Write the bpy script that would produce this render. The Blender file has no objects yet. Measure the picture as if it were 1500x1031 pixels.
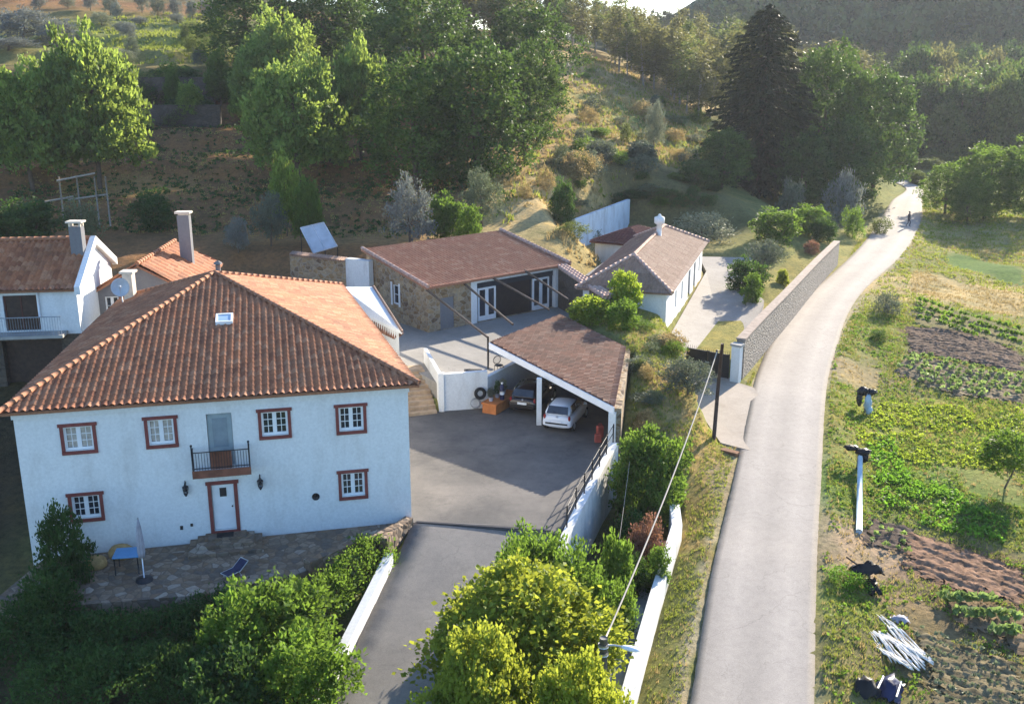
import bpy, math, random
import numpy as np
from math import radians as R
C = bpy.context.scene
COL = C.collection
rnd = random.Random(7)
RG = np.random.default_rng(11)

# ------------------------------------------------------------------ camera, sky, sun, exposure
CAM_H, FOC, PITCH = 18.7, 1500.0, R(16.0)
cam_d = bpy.data.cameras.new('camera'); cam = bpy.data.objects.new('camera', cam_d); COL.objects.link(cam)
cam_d.sensor_width = 36.0; cam_d.lens = 36.0 * FOC / 1500.0
cam_d.clip_start = 0.5; cam_d.clip_end = 4000
cam.location = (0, 0, CAM_H); cam.rotation_euler = (R(90) - PITCH, 0, 0)
C.camera = cam
C.render.resolution_x, C.render.resolution_y = 1024, 703

SUN_AZ, SUN_EL = R(34.0), R(21.0)          # azimuth clockwise from +Y
world = bpy.data.worlds.new('World'); C.world = world; world.use_nodes = True
wt = world.node_tree; bg = wt.nodes['Background']
sky = wt.nodes.new('ShaderNodeTexSky'); sky.sky_type = 'NISHITA'; sky.sun_disc = False
sky.sun_elevation = SUN_EL; sky.sun_rotation = SUN_AZ
sky.air_density = 1.0; sky.dust_density = 0.5; sky.ozone_density = 5.0
wt.links.new(sky.outputs[0], bg.inputs[0]); bg.inputs[1].default_value = 0.125
sun_d = bpy.data.lights.new('sun', 'SUN'); sun = bpy.data.objects.new('sun', sun_d); COL.objects.link(sun)
sun_d.energy = 5.0; sun_d.angle = R(0.5); sun_d.color = (1.0, 0.89, 0.72)
sun.rotation_euler = (R(90) - SUN_EL, 0, math.pi - SUN_AZ); sun.location = (60, 100, 80)
C.view_settings.view_transform = 'Standard'; C.view_settings.look = 'None'
C.view_settings.exposure = 1.6; C.view_settings.gamma = 1.0
C.cycles.max_bounces = 6; C.cycles.diffuse_bounces = 3; C.cycles.glossy_bounces = 2
C.cycles.transmission_bounces = 4; C.cycles.transparent_max_bounces = 6; C.cycles.volume_bounces = 0
C.cycles.use_denoising = True
try: C.cycles.denoiser = 'OPENIMAGEDENOISE'
except Exception: pass

# ------------------------------------------------------------------ measuring helpers (photo survey -> metres)
_c, _s = math.cos(PITCH), math.sin(PITCH)
def ray(px, py):
    u = (px - 750.0) / FOC; v = -(py - 515.5) / FOC
    return np.array([u, _c + v * _s, -_s + v * _c])
def at_z(px, py, z):
    d = ray(px, py); return np.array([0, 0, CAM_H]) + d * ((z - CAM_H) / d[2])
def at_y(px, py, Y):
    d = ray(px, py); return np.array([0, 0, CAM_H]) + d * (Y / d[1])

# ------------------------------------------------------------------ materials
def new_mat(name):
    m = bpy.data.materials.new(name); m.use_nodes = True
    nt = m.node_tree; b = nt.nodes['Principled BSDF']
    return m, nt, b
def ramp(nt, fac, stops):
    r = nt.nodes.new('ShaderNodeValToRGB'); e = r.color_ramp.elements
    while len(e) > 1: e.remove(e[-1])
    e[0].position = stops[0][0]; e[0].color = (*stops[0][1], 1)
    for p, c in stops[1:]:
        k = e.new(p); k.color = (*c, 1)
    nt.links.new(fac, r.inputs[0]); return r.outputs[0]
def noise(nt, scale, detail=5, vec=None, rough=0.6):
    n = nt.nodes.new('ShaderNodeTexNoise'); n.inputs['Scale'].default_value = scale
    n.inputs['Detail'].default_value = detail; n.inputs['Roughness'].default_value = rough
    if vec is None:
        g = nt.nodes.new('ShaderNodeTexCoord'); vec = g.outputs['Object']
    nt.links.new(vec, n.inputs['Vector']); return n.outputs['Fac']
def mixc(nt, a, b, fac, mode='MIX'):
    m = nt.nodes.new('ShaderNodeMix'); m.data_type = 'RGBA'; m.blend_type = mode
    for sock, val in ((m.inputs[6], a), (m.inputs[7], b)):
        if isinstance(val, tuple): sock.default_value = (*val, 1)
        else: nt.links.new(val, sock)
    if isinstance(fac, (int, float)): m.inputs[0].default_value = fac
    else: nt.links.new(fac, m.inputs[0])
    return m.outputs[2]
def bump(nt, b, h, strength=0.4, dist=0.03):
    k = nt.nodes.new('ShaderNodeBump'); k.inputs['Strength'].default_value = strength
    k.inputs['Distance'].default_value = dist
    nt.links.new(h, k.inputs['Height']); nt.links.new(k.outputs[0], b.inputs['Normal'])
def plain(name, c, rough=0.7, metal=0.0, var=0.25, scale=3.0, spec=0.3, bmp=0.0):
    m, nt, b = new_mat(name)
    n = noise(nt, scale)
    lo = tuple(x * (1 - var) for x in c); hi = tuple(min(1, x * (1 + var)) for x in c)
    nt.links.new(ramp(nt, n, [(0.3, lo), (0.7, hi)]), b.inputs['Base Color'])
    b.inputs['Roughness'].default_value = rough; b.inputs['Metallic'].default_value = metal
    b.inputs['Specular IOR Level'].default_value = spec
    if bmp: bump(nt, b, noise(nt, scale * 8), bmp)
    return m
def plaster(name, c, stain, amount=0.35, scale=0.7):
    m, nt, b = new_mat(name)
    g = nt.nodes.new('ShaderNodeTexCoord')
    mp = nt.nodes.new('ShaderNodeMapping'); mp.inputs['Scale'].default_value = (1, 1, 0.35)
    nt.links.new(g.outputs['Object'], mp.inputs['Vector'])
    n = noise(nt, scale, 8, mp.outputs[0], 0.7)
    f = ramp(nt, n, [(0.48, (0, 0, 0)), (0.75, (amount,) * 3)])
    c1 = mixc(nt, c, stain, f)
    n2 = noise(nt, 9.0, 4)
    c2 = mixc(nt, c1, ramp(nt, n2, [(0.3, (0.86,) * 3), (0.7, (1, 1, 1))]), 1.0, 'MULTIPLY')
    nt.links.new(c2, b.inputs['Base Color']); b.inputs['Roughness'].default_value = 0.85
    b.inputs['Specular IOR Level'].default_value = 0.2
    bump(nt, b, noise(nt, 25.0, 4), 0.2, 0.006)
    return m
def masonry(name, cols, scale=2.6, mortar=(0.33, 0.29, 0.23), squash=(1, 1, 1.5), edge=0.06):
    m, nt, b = new_mat(name)
    g = nt.nodes.new('ShaderNodeTexCoord')
    mp = nt.nodes.new('ShaderNodeMapping'); mp.inputs['Scale'].default_value = squash
    nt.links.new(g.outputs['Object'], mp.inputs['Vector'])
    v = nt.nodes.new('ShaderNodeTexVoronoi'); v.inputs['Scale'].default_value = scale
    nt.links.new(mp.outputs[0], v.inputs['Vector'])
    ve = nt.nodes.new('ShaderNodeTexVoronoi'); ve.feature = 'DISTANCE_TO_EDGE'; ve.inputs['Scale'].default_value = scale
    nt.links.new(mp.outputs[0], ve.inputs['Vector'])
    sp = nt.nodes.new('ShaderNodeSeparateColor'); nt.links.new(v.outputs['Color'], sp.inputs[0])
    k = len(cols)
    stone = ramp(nt, sp.outputs[0], [(i / max(1, k - 1), c) for i, c in enumerate(cols)])
    stone = mixc(nt, stone, ramp(nt, noise(nt, 6.0), [(0.3, (0.7,) * 3), (0.7, (1.15,) * 3)]), 1.0, 'MULTIPLY')
    e = ramp(nt, ve.outputs['Distance'], [(0.0, (1, 1, 1)), (edge, (0, 0, 0))])
    nt.links.new(mixc(nt, stone, mortar, e), b.inputs['Base Color'])
    b.inputs['Roughness'].default_value = 0.9
    bump(nt, b, ve.outputs['Distance'], 0.8, 0.12)
    return m
def tile_mat(name, cols, dirt, dirt_amt=0.5):
    m, nt, b = new_mat(name)
    uv = nt.nodes.new('ShaderNodeUVMap')
    fl = nt.nodes.new('ShaderNodeVectorMath'); fl.operation = 'FLOOR'; nt.links.new(uv.outputs[0], fl.inputs[0])
    wn = nt.nodes.new('ShaderNodeTexWhiteNoise'); wn.noise_dimensions = '2D'; nt.links.new(fl.outputs[0], wn.inputs['Vector'])
    k = len(cols)
    c = ramp(nt, wn.outputs['Value'], [(i / max(1, k - 1), q) for i, q in enumerate(cols)])
    n = noise(nt, 0.55, 8, None, 0.7)
    c = mixc(nt, c, dirt, ramp(nt, n, [(0.42, (0, 0, 0)), (0.68, (dirt_amt,) * 3)]))
    c = mixc(nt, c, ramp(nt, noise(nt, 12.0, 3), [(0.3, (0.7,) * 3), (0.7, (1.12,) * 3)]), 1.0, 'MULTIPLY')
    nt.links.new(c, b.inputs['Base Color']); b.inputs['Roughness'].default_value = 0.8
    b.inputs['Specular IOR Level'].default_value = 0.25
    return m
def leaf_mat(name, lo, hi, trans, tmix=0.45, rough=0.55, vary=0.25):
    m, nt, b = new_mat(name)
    a = nt.nodes.new('ShaderNodeAttribute'); a.attribute_name = 'v'
    oi = nt.nodes.new('ShaderNodeObjectInfo')
    c = ramp(nt, a.outputs['Fac'], [(0.0, lo), (1.0, hi)])
    k = ramp(nt, oi.outputs['Random'], [(0.0, (1 - vary, 1 - vary, 1 - vary * 0.6)), (0.5, (1.0, 1.0, 1.0)), (1.0, (1 + vary, 1 + vary * 0.8, 1 - vary))])
    c = mixc(nt, c, k, 1.0, 'MULTIPLY')
    nt.links.new(c, b.inputs['Base Color']); b.inputs['Roughness'].default_value = rough
    b.inputs['Specular IOR Level'].default_value = 0.08
    t = nt.nodes.new('ShaderNodeBsdfTranslucent')
    tc = mixc(nt, trans, ramp(nt, a.outputs['Fac'], [(0.0, (0.6,) * 3), (1.0, (1.3,) * 3)]), 1.0, 'MULTIPLY')
    nt.links.new(tc, t.inputs['Color'])
    mx = nt.nodes.new('ShaderNodeMixShader'); mx.inputs[0].default_value = tmix
    nt.links.new(b.outputs[0], mx.inputs[1]); nt.links.new(t.outputs[0], mx.inputs[2])
    nt.links.new(mx.outputs[0], nt.nodes['Material Output'].inputs['Surface'])
    return m

M = {}
M['white'] = plaster('white_plaster', (0.80, 0.80, 0.78), (0.50, 0.47, 0.42), 0.48, 0.9)
M['white_old'] = plaster('old_white_plaster', (0.74, 0.74, 0.72), (0.30, 0.29, 0.28), 0.75, 0.9)
M['grey_plaster'] = plaster('grey_plaster', (0.19, 0.19, 0.20), (0.25, 0.24, 0.22), 0.6, 0.8)
M['trim'] = plain('painted_trim', (0.20, 0.050, 0.042), 0.6, var=0.2)
M['frame'] = plain('white_paint', (0.80, 0.80, 0.80), 0.45, var=0.06)
M['glass'] = plain('window_glass', (0.025, 0.03, 0.04), 0.08, var=0.3, spec=0.8)
M['curtain'] = plain('curtain', (0.45, 0.40, 0.34), 0.9, var=0.25, scale=6)
M['dark_wood'] = plain('dark_wood', (0.05, 0.03, 0.022), 0.6, var=0.4, scale=5)
M['beam_wood'] = plain('weathered_wood', (0.085, 0.062, 0.048), 0.8, var=0.35, scale=4)
M['iron'] = plain('dark_iron', (0.025, 0.023, 0.025), 0.5, var=0.3)
M['concrete'] = plain('concrete', (0.36, 0.34, 0.31), 0.9, var=0.22, scale=1.3, bmp=0.3)
M['pole_conc'] = plain('dark_grey_concrete', (0.12, 0.12, 0.12), 0.9, var=0.25, scale=3)
M['stone'] = masonry('ochre_stone', [(0.20, 0.12, 0.055), (0.36, 0.24, 0.12), (0.27, 0.20, 0.13), (0.42, 0.31, 0.18), (0.16, 0.10, 0.06)], 2.3)
M['greystone'] = masonry('grey_stone', [(0.18, 0.155, 0.13), (0.23, 0.20, 0.17), (0.26, 0.23, 0.20), (0.20, 0.175, 0.15)], 3.4, (0.21, 0.185, 0.16))
M['flag'] = masonry('flagstone', [(0.18, 0.115, 0.065), (0.29, 0.205, 0.135), (0.14, 0.11, 0.085), (0.24, 0.145, 0.08), (0.38, 0.31, 0.24)], 2.9, (0.13, 0.09, 0.06), (1, 1, 1), 0.07)
M['earthstone'] = masonry('earth_stone', [(0.07, 0.052, 0.036), (0.11, 0.085, 0.062), (0.09, 0.07, 0.055)], 1.6, (0.045, 0.034, 0.025))
M['tile_a'] = tile_mat('terracotta_tile', [(0.32, 0.12, 0.06), (0.44, 0.175, 0.085), (0.39, 0.15, 0.07), (0.50, 0.24, 0.13), (0.27, 0.10, 0.05)], (0.15, 0.085, 0.055), 0.45)
M['tile_b'] = tile_mat('old_pink_tile', [(0.35, 0.135, 0.075), (0.44, 0.18, 0.10), (0.39, 0.155, 0.085), (0.50, 0.25, 0.15)], (0.26, 0.12, 0.075), 0.45)
M['tile_c'] = tile_mat('mottled_brown_tile', [(0.21, 0.092, 0.056), (0.30, 0.14, 0.088), (0.25, 0.112, 0.07), (0.38, 0.22, 0.15), (0.18, 0.084, 0.054), (0.29, 0.13, 0.08)], (0.13, 0.085, 0.065), 0.55)
M['tile_d'] = tile_mat('faded_grey_brown_tile', [(0.27, 0.16, 0.11), (0.35, 0.22, 0.16), (0.31, 0.19, 0.135), (0.40, 0.27, 0.20)], (0.22, 0.14, 0.10), 0.5)
M['bark'] = plain('bark', (0.12, 0.085, 0.06), 0.95, var=0.4, scale=5, bmp=0.5)
M['palebark'] = plain('pale_bark', (0.30, 0.26, 0.21), 0.95, var=0.35, scale=5)
M['black'] = plain('black_plastic', (0.012, 0.012, 0.014), 0.55, var=0.3)
M['rubber'] = plain('black_rubber', (0.018, 0.018, 0.018), 0.8, var=0.3)
M['silver'] = plain('brushed_metal', (0.55, 0.56, 0.58), 0.35, 0.6, var=0.1)
M['panel'] = plain('collector_glass', (0.50, 0.52, 0.54), 0.25, 0.2, var=0.15, scale=1.5, spec=0.7)
M['dish'] = plain('dish_paint', (0.55, 0.56, 0.57), 0.5, var=0.1)
M['carwhite'] = plain('white_car_paint', (0.72, 0.73, 0.75), 0.25, var=0.03, spec=0.6)
M['cardark'] = plain('dark_car_paint', (0.018, 0.014, 0.016), 0.25, var=0.1, spec=0.6)
M['red'] = plain('red_lens', (0.30, 0.015, 0.012), 0.3, var=0.15)
M['orange'] = plain('terracotta_planter', (0.50, 0.17, 0.05), 0.8, var=0.2)
M['redplastic'] = plain('red_plastic', (0.35, 0.07, 0.05), 0.6, var=0.25)
M['blue'] = plain('blue_table_top', (0.10, 0.27, 0.48), 0.5, var=0.1)
M['cloth'] = plain('faded_cloth', (0.33, 0.32, 0.36), 0.9, var=0.25)
M['skin'] = plain('skin', (0.45, 0.27, 0.19), 0.6, var=0.05)
M['plastic_sheet'] = plain('white_plastic_sheet', (0.80, 0.77, 0.70), 0.4, var=0.2, scale=6)
M['pipe'] = plain('pale_blue_pipe', (0.45, 0.55, 0.62), 0.5, var=0.25, scale=2)
M['navy'] = plain('dark_blue_plastic', (0.02, 0.025, 0.07), 0.4, var=0.3)
M['cable'] = plain('grey_cable', (0.34, 0.31, 0.27), 0.8, var=0.1)
M['lampshell'] = plain('lamp_shell', (0.78, 0.79, 0.80), 0.4, var=0.05)
M['ivory'] = plain('ivory_tile', (0.62, 0.54, 0.44), 0.8, var=0.2)

def asphalt(name, c, pale, stain, tracks=False):
    m, nt, b = new_mat(name)
    n1 = noise(nt, 0.22, 8, None, 0.65); n2 = noise(nt, 30.0, 3); n3 = noise(nt, 0.9, 6, None, 0.7)
    col = mixc(nt, c, pale, ramp(nt, n1, [(0.38, (0, 0, 0)), (0.66, (0.9,) * 3)]))
    col = mixc(nt, col, stain, ramp(nt, n3, [(0.55, (0, 0, 0)), (0.75, (0.55,) * 3)]))
    col = mixc(nt, col, ramp(nt, n2, [(0.25, (0.78,) * 3), (0.75, (1.18,) * 3)]), 1.0, 'MULTIPLY')
    if tracks:   # worn wheel tracks along the lane
        at_ = nt.nodes.new('ShaderNodeAttribute'); at_.attribute_name = 'v'
        col = mixc(nt, col, ramp(nt, at_.outputs['Fac'], [(0.0, (0.80, 0.78, 0.72)), (0.08, (0.93,) * 3), (0.26, (1.08,) * 3), (0.38, (0.98,) * 3), (0.5, (0.90,) * 3), (0.62, (0.98,) * 3), (0.74, (1.08,) * 3), (0.92, (0.93,) * 3), (1.0, (0.80, 0.78, 0.72))]), 1.0, 'MULTIPLY')
    ve = nt.nodes.new('ShaderNodeTexVoronoi'); ve.feature = 'DISTANCE_TO_EDGE'; ve.inputs['Scale'].default_value = 0.22
    g = nt.nodes.new('ShaderNodeTexCoord'); wv = nt.nodes.new('ShaderNodeTexNoise'); wv.inputs['Scale'].default_value = 0.9; wv.inputs['Detail'].default_value = 6
    nt.links.new(g.outputs['Object'], wv.inputs['Vector'])
    ad = nt.nodes.new('ShaderNodeVectorMath'); ad.operation = 'MULTIPLY_ADD'; ad.inputs[1].default_value = (2.2, 2.2, 0); nt.links.new(wv.outputs['Color'], ad.inputs[0]); nt.links.new(g.outputs['Object'], ad.inputs[2])
    nt.links.new(ad.outputs[0], ve.inputs['Vector'])
    col = mixc(nt, col, ramp(nt, ve.outputs['Distance'], [(0.0, (0.80,) * 3), (0.005, (1, 1, 1))]), 1.0, 'MULTIPLY')
    n4 = noise(nt, 3.2, 7, None, 0.75)
    col = mixc(nt, col, ramp(nt, n4, [(0.3, (0.88,) * 3), (0.5, (1, 1, 1)), (0.72, (1.1, 1.09, 1.07))]), 1.0, 'MULTIPLY')
    nt.links.new(col, b.inputs['Base Color']); b.inputs['Roughness'].default_value = 0.9
    b.inputs['Specular IOR Level'].default_value = 0.2
    bump(nt, b, n2, 0.4, 0.01)
    return m
M['road'] = asphalt('pale_road', (0.35, 0.31, 0.27), (0.395, 0.35, 0.305), (0.31, 0.275, 0.24), True)
M['yard'] = asphalt('courtyard_asphalt', (0.095, 0.09, 0.086), (0.19, 0.172, 0.155), (0.05, 0.048, 0.05))
M['drive'] = asphalt('driveway_asphalt', (0.21, 0.194, 0.176), (0.29, 0.265, 0.235), (0.13, 0.12, 0.11))
M['terrace'] = asphalt('terrace_paving', (0.26, 0.245, 0.22), (0.36, 0.335, 0.30), (0.20, 0.18, 0.16))
M['lane'] = asphalt('gravel_lane', (0.30, 0.27, 0.24), (0.38, 0.35, 0.31), (0.22, 0.195, 0.165))
M['apron'] = asphalt('cobbled_apron', (0.34, 0.285, 0.23), (0.42, 0.36, 0.30), (0.25, 0.205, 0.16))

M['l_broad'] = leaf_mat('oak_leaf', (0.016, 0.036, 0.012), (0.105, 0.170, 0.050), (0.12, 0.20, 0.035), 0.33)
M['l_light'] = leaf_mat('poplar_leaf', (0.055, 0.11, 0.025), (0.25, 0.33, 0.085), (0.36, 0.47, 0.08), 0.45)
M['l_olive'] = leaf_mat('olive_leaf', (0.10, 0.125, 0.085), (0.22, 0.245, 0.18), (0.16, 0.19, 0.10), 0.3)
M['l_grey'] = leaf_mat('silver_leaf', (0.17, 0.185, 0.16), (0.34, 0.35, 0.31), (0.2, 0.22, 0.16), 0.3)
M['l_euc'] = leaf_mat('eucalyptus_leaf', (0.045, 0.06, 0.026), (0.20, 0.20, 0.085), (0.26, 0.25, 0.08), 0.4, vary=0.35)
M['l_conifer'] = leaf_mat('conifer_needle', (0.020, 0.030, 0.018), (0.055, 0.066, 0.032), (0.05, 0.06, 0.02), 0.2)
M['l_yellow'] = leaf_mat('yellow_green_leaf', (0.075, 0.135, 0.018), (0.27, 0.33, 0.05), (0.43, 0.47, 0.05), 0.45)
M['l_hedge'] = leaf_mat('hedge_leaf', (0.028, 0.062, 0.020), (0.075, 0.14, 0.040), (0.10, 0.18, 0.03), 0.35)
M['l_bush'] = leaf_mat('bush_leaf', (0.05, 0.095, 0.018), (0.13, 0.21, 0.045), (0.20, 0.32, 0.04), 0.45)
M['l_lime'] = leaf_mat('lime_leaf', (0.09, 0.16, 0.018), (0.21, 0.31, 0.04), (0.40, 0.50, 0.05), 0.5)
M['l_rust'] = leaf_mat('rusty_flower', (0.20, 0.09, 0.06), (0.36, 0.20, 0.14), (0.3, 0.15, 0.08), 0.35)
M['l_valley'] = leaf_mat('valley_leaf', (0.035, 0.06, 0.022), (0.16, 0.20, 0.07), (0.22, 0.27, 0.06), 0.35, vary=0.3)
M['l_far'] = leaf_mat('far_leaf', (0.030, 0.052, 0.026), (0.15, 0.18, 0.075), (0.14, 0.17, 0.05), 0.35)
M['l_dry'] = leaf_mat('dry_stalk', (0.30, 0.24, 0.10), (0.50, 0.42, 0.21), (0.42, 0.30, 0.12), 0.4)
M['l_grass'] = leaf_mat('grass_blade', (0.11, 0.15, 0.025), (0.25, 0.28, 0.06), (0.32, 0.36, 0.06), 0.45)
M['l_weed'] = leaf_mat('weed_leaf', (0.055, 0.14, 0.018), (0.13, 0.26, 0.035), (0.22, 0.42, 0.04), 0.45)
M['l_crop'] = leaf_mat('crop_leaf', (0.11, 0.18, 0.06), (0.26, 0.34, 0.13), (0.28, 0.38, 0.10), 0.4)
M['l_white'] = leaf_mat('white_petal', (0.45, 0.42, 0.36), (0.75, 0.70, 0.62), (0.6, 0.55, 0.45), 0.35)

# ------------------------------------------------------------------ object helpers
def tag(o, label=None, cat=None, group=None, kind=None):
    if label: o['label'] = label
    if cat: o['category'] = cat
    if group: o['group'] = group
    if kind: o['kind'] = kind
    return o
def thing(name, label, cat, loc=(0, 0, 0), rz=0.0, group=None):
    o = bpy.data.objects.new(name, None); COL.objects.link(o)
    o.empty_display_size = 0.3
    o.location = loc; o.rotation_euler = (0, 0, rz)
    return tag(o, label, cat, group)
def dup(o, parent=None):
    n = o.copy(); COL.objects.link(n)
    if parent is not None: n.parent = parent
    for ch in [c for c in bpy.data.objects if c.parent == o]:
        dup(ch, n)
    return n

class MB:
    def __init__(s): s.v = []; s.f = []; s.uv = {}; s.sm = set()
    def add(s, vs, fs, smooth=False):
        k = len(s.v); s.v += [tuple(map(float, p)) for p in vs]
        for f in fs:
            if smooth: s.sm.add(len(s.f))
            s.f.append([i + k for i in f])
        return s
    def obox(s, o, a, b, c):
        o, a, b, c = map(np.array, (o, a, b, c)); o = o.astype(float)
        vs = [o, o + a, o + a + b, o + b, o + c, o + a + c, o + a + b + c, o + b + c]
        return s.add(vs, [(3, 2, 1, 0), (4, 5, 6, 7), (0, 1, 5, 4), (1, 2, 6, 5), (2, 3, 7, 6), (3, 0, 4, 7)])
    def box(s, x0, y0, z0, x1, y1, z1):
        return s.obox((x0, y0, z0), (x1 - x0, 0, 0), (0, y1 - y0, 0), (0, 0, z1 - z0))
    def prism(s, poly, z0, z1):
        n = len(poly)
        zl = z0 if hasattr(z0, '__len__') else [z0] * n
        zh = z1 if hasattr(z1, '__len__') else [z1] * n
        vs = [(p[0], p[1], zl[i]) for i, p in enumerate(poly)] + [(p[0], p[1], zh[i]) for i, p in enumerate(poly)]
        fs = [tuple(range(n - 1, -1, -1)), tuple(range(n, 2 * n))] + [(i, (i + 1) % n, n + (i + 1) % n, n + i) for i in range(n)]
        return s.add(vs, fs)
    def tube(s, pts, r, n=8, cap=True):
        pts = [np.array(p, float) for p in pts]
        rs = r if hasattr(r, '__len__') else [r] * len(pts)
        vs = []; fs = []
        for i, p in enumerate(pts):
            t = pts[min(i + 1, len(pts) - 1)] - pts[max(i - 1, 0)]
            t = t / (np.linalg.norm(t) + 1e-9)
            a = np.cross(t, (0, 0, 1)) if abs(t[2]) < 0.95 else np.cross(t, (1, 0, 0))
            a /= np.linalg.norm(a); b = np.cross(t, a)
            for k in range(n):
                w = 2 * math.pi * k / n
                vs.append(p + rs[i] * (math.cos(w) * a + math.sin(w) * b))
        for i in range(len(pts) - 1):
            for k in range(n):
                fs.append((i * n + k, i * n + (k + 1) % n, (i + 1) * n + (k + 1) % n, (i + 1) * n + k))
        if cap:
            fs.append(tuple(range(n))); e = (len(pts) - 1) * n
            fs.append(tuple(range(e + n - 1, e - 1, -1)))
        return s.add(vs, fs, True)
    def ball(s, c, r, nu=10, nv=7):
        rx, ry, rz = r if hasattr(r, '__len__') else (r, r, r)
        vs = [(c[0], c[1], c[2] - rz)]; fs = []
        for j in range(1, nv):
            p = -math.pi / 2 + math.pi * j / nv
            for i in range(nu):
                w = 2 * math.pi * i / nu
                vs.append((c[0] + rx * math.cos(p) * math.cos(w), c[1] + ry * math.cos(p) * math.sin(w), c[2] + rz * math.sin(p)))
        vs.append((c[0], c[1], c[2] + rz)); L = len(vs) - 1
        for i in range(nu):
            fs.append((0, 1 + (i + 1) % nu, 1 + i)); b = 1 + (nv - 2) * nu
            fs.append((L, b + i, b + (i + 1) % nu))
        for j in range(nv - 2):
            for i in range(nu):
                a = 1 + j * nu; fs.append((a + i, a + (i + 1) % nu, a + nu + (i + 1) % nu, a + nu + i))
        return s.add(vs, fs, True)
    def loft(s, rings, cap=True, smooth=True):
        n = len(rings[0]); vs = [p for r in rings for p in r]; fs = []
        for i in range(len(rings) - 1):
            for k in range(n):
                fs.append((i * n + k, i * n + (k + 1) % n, (i + 1) * n + (k + 1) % n, (i + 1) * n + k))
        if cap:
            fs.append(tuple(range(n - 1, -1, -1))); e = (len(rings) - 1) * n; fs.append(tuple(range(e, e + n)))
        return s.add(vs, fs, smooth)
    def shift(s, d):
        s.v = [(p[0] + d[0], p[1] + d[1], p[2] + d[2]) for p in s.v]; return s
    def build(s, name, mat, parent=None, world=True, bevel=0.0):
        if parent is not None and world:
            q = parent
            while q.parent: q = q.parent
            x, y, z = q.location; a = -q.rotation_euler.z; ca, sa = math.cos(a), math.sin(a)
            s.v = [((p[0] - x) * ca - (p[1] - y) * sa, (p[0] - x) * sa + (p[1] - y) * ca, p[2] - z) for p in s.v]
        me = bpy.data.meshes.new(name)
        me.from_pydata(s.v, [], s.f)
        for i in s.sm: me.polygons[i].use_smooth = True
        if s.uv:
            l = me.uv_layers.new(name='UVMap')
            for i, p in enumerate(me.polygons):
                if i in s.uv:
                    for k, li in enumerate(p.loop_indices): l.data[li].uv = s.uv[i][k]
        me.materials.append(mat); me.validate(); me.update()
        o = bpy.data.objects.new(name, me); COL.objects.link(o)
        if parent is not None: o.parent = parent
        if bevel:
            b = o.modifiers.new('bevel', 'BEVEL'); b.width = bevel; b.segments = 2; b.limit_method = 'ANGLE'
        return o

def sub(name, fn, mat, parent, **k):
    m = MB(); fn(m); return m.build(name, mat, parent, **k)

def roof_slope(mb, poly, pitch=0.29, row=0.38, amp=0.045, lip=0.03, slab=0.12):
    """tiled plane: poly[0]->poly[1] is the eave, polygon convex, counter-clockwise from outside"""
    P = [np.array(p, float) for p in poly]
    u = P[1] - P[0]; L = np.linalg.norm(u); u /= L
    nrm = np.cross(u, P[2] - P[0]); nrm /= np.linalg.norm(nrm)
    if nrm[2] < 0: nrm = -nrm
    w = np.cross(nrm, u)
    q = [((p - P[0]) @ u, (p - P[0]) @ w) for p in P]
    u0 = min(a for a, b in q); u1 = max(a for a, b in q); v1 = max(b for a, b in q)
    nper = 6
    ncol = max(1, int(round((u1 - u0) / pitch))); pt = (u1 - u0) / ncol
    us = [u0 + (u1 - u0) * i / (ncol * nper) for i in range(ncol * nper + 1)]
    vs = []; nr = int(math.ceil(v1 / row))
    for r in range(nr):
        vs += [(r * row, lip), (r * row + row * 0.97, 0.0)]
    def span(x):
        lo, hi = 1e9, -1e9
        for i in range(len(q)):
            a, b = q[i], q[(i + 1) % len(q)]
            if abs(a[0] - b[0]) < 1e-9:
                if abs(x - a[0]) < 1e-6: lo = min(lo, a[1], b[1]); hi = max(hi, a[1], b[1])
            elif min(a[0], b[0]) - 1e-6 <= x <= max(a[0], b[0]) + 1e-6:
                t = (x - a[0]) / (b[0] - a[0]); y = a[1] + t * (b[1] - a[1]); lo = min(lo, y); hi = max(hi, y)
        return lo, hi
    base = len(mb.v); ny = len(vs); cl = []
    for i, x in enumerate(us):
        lo, hi = span(x); col = []
        hh = amp * math.cos(2 * math.pi * (x - u0) / pt)
        for v, dz in vs:
            vv = min(max(v, lo), hi); col.append(vv)
            mb.v.append(tuple(P[0] + u * x + w * vv + nrm * (hh + dz)))
        cl.append(col)
    for i in range(len(us) - 1):
        for j in range(ny - 1):
            if cl[i][j + 1] - cl[i][j] < 1e-6 and cl[i + 1][j + 1] - cl[i + 1][j] < 1e-6: continue
            k = base + i * ny + j
            idx = len(mb.f); mb.sm.add(idx) if j % 2 == 0 else None
            mb.f.append([k, k + ny, k + ny + 1, k + 1])
            a, b = us[i] / pt + 0.5, us[i + 1] / pt + 0.5
            e = 1e-3
            t0, t1 = (j // 2) + e + 0.02, (j // 2) + 0.95
            mb.uv[idx] = [(a + e, t0), (b - e, t0), (b - e, t1), (a + e, t1)]
    top = [p - nrm * (amp + 0.012) for p in P]; bot = [p - nrm * (amp + slab) for p in P]; n = len(P)
    mb.add(top + bot, [tuple(range(n)), tuple(range(2 * n - 1, n - 1, -1))] + [(i, n + i, n + (i + 1) % n, (i + 1) % n) for i in range(n)])
    return nrm
def ridge(mb, a, b, r=0.12, seg=0.42):
    a, b = np.array(a, float), np.array(b, float); n = max(2, int(np.linalg.norm(b - a) / seg))
    for i in range(n):
        p = a + (b - a) * (i / n); q = a + (b - a) * ((i + 1.08) / n)
        mb.tube([p, q], [r * 1.12, r * 0.9], 8)
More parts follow.
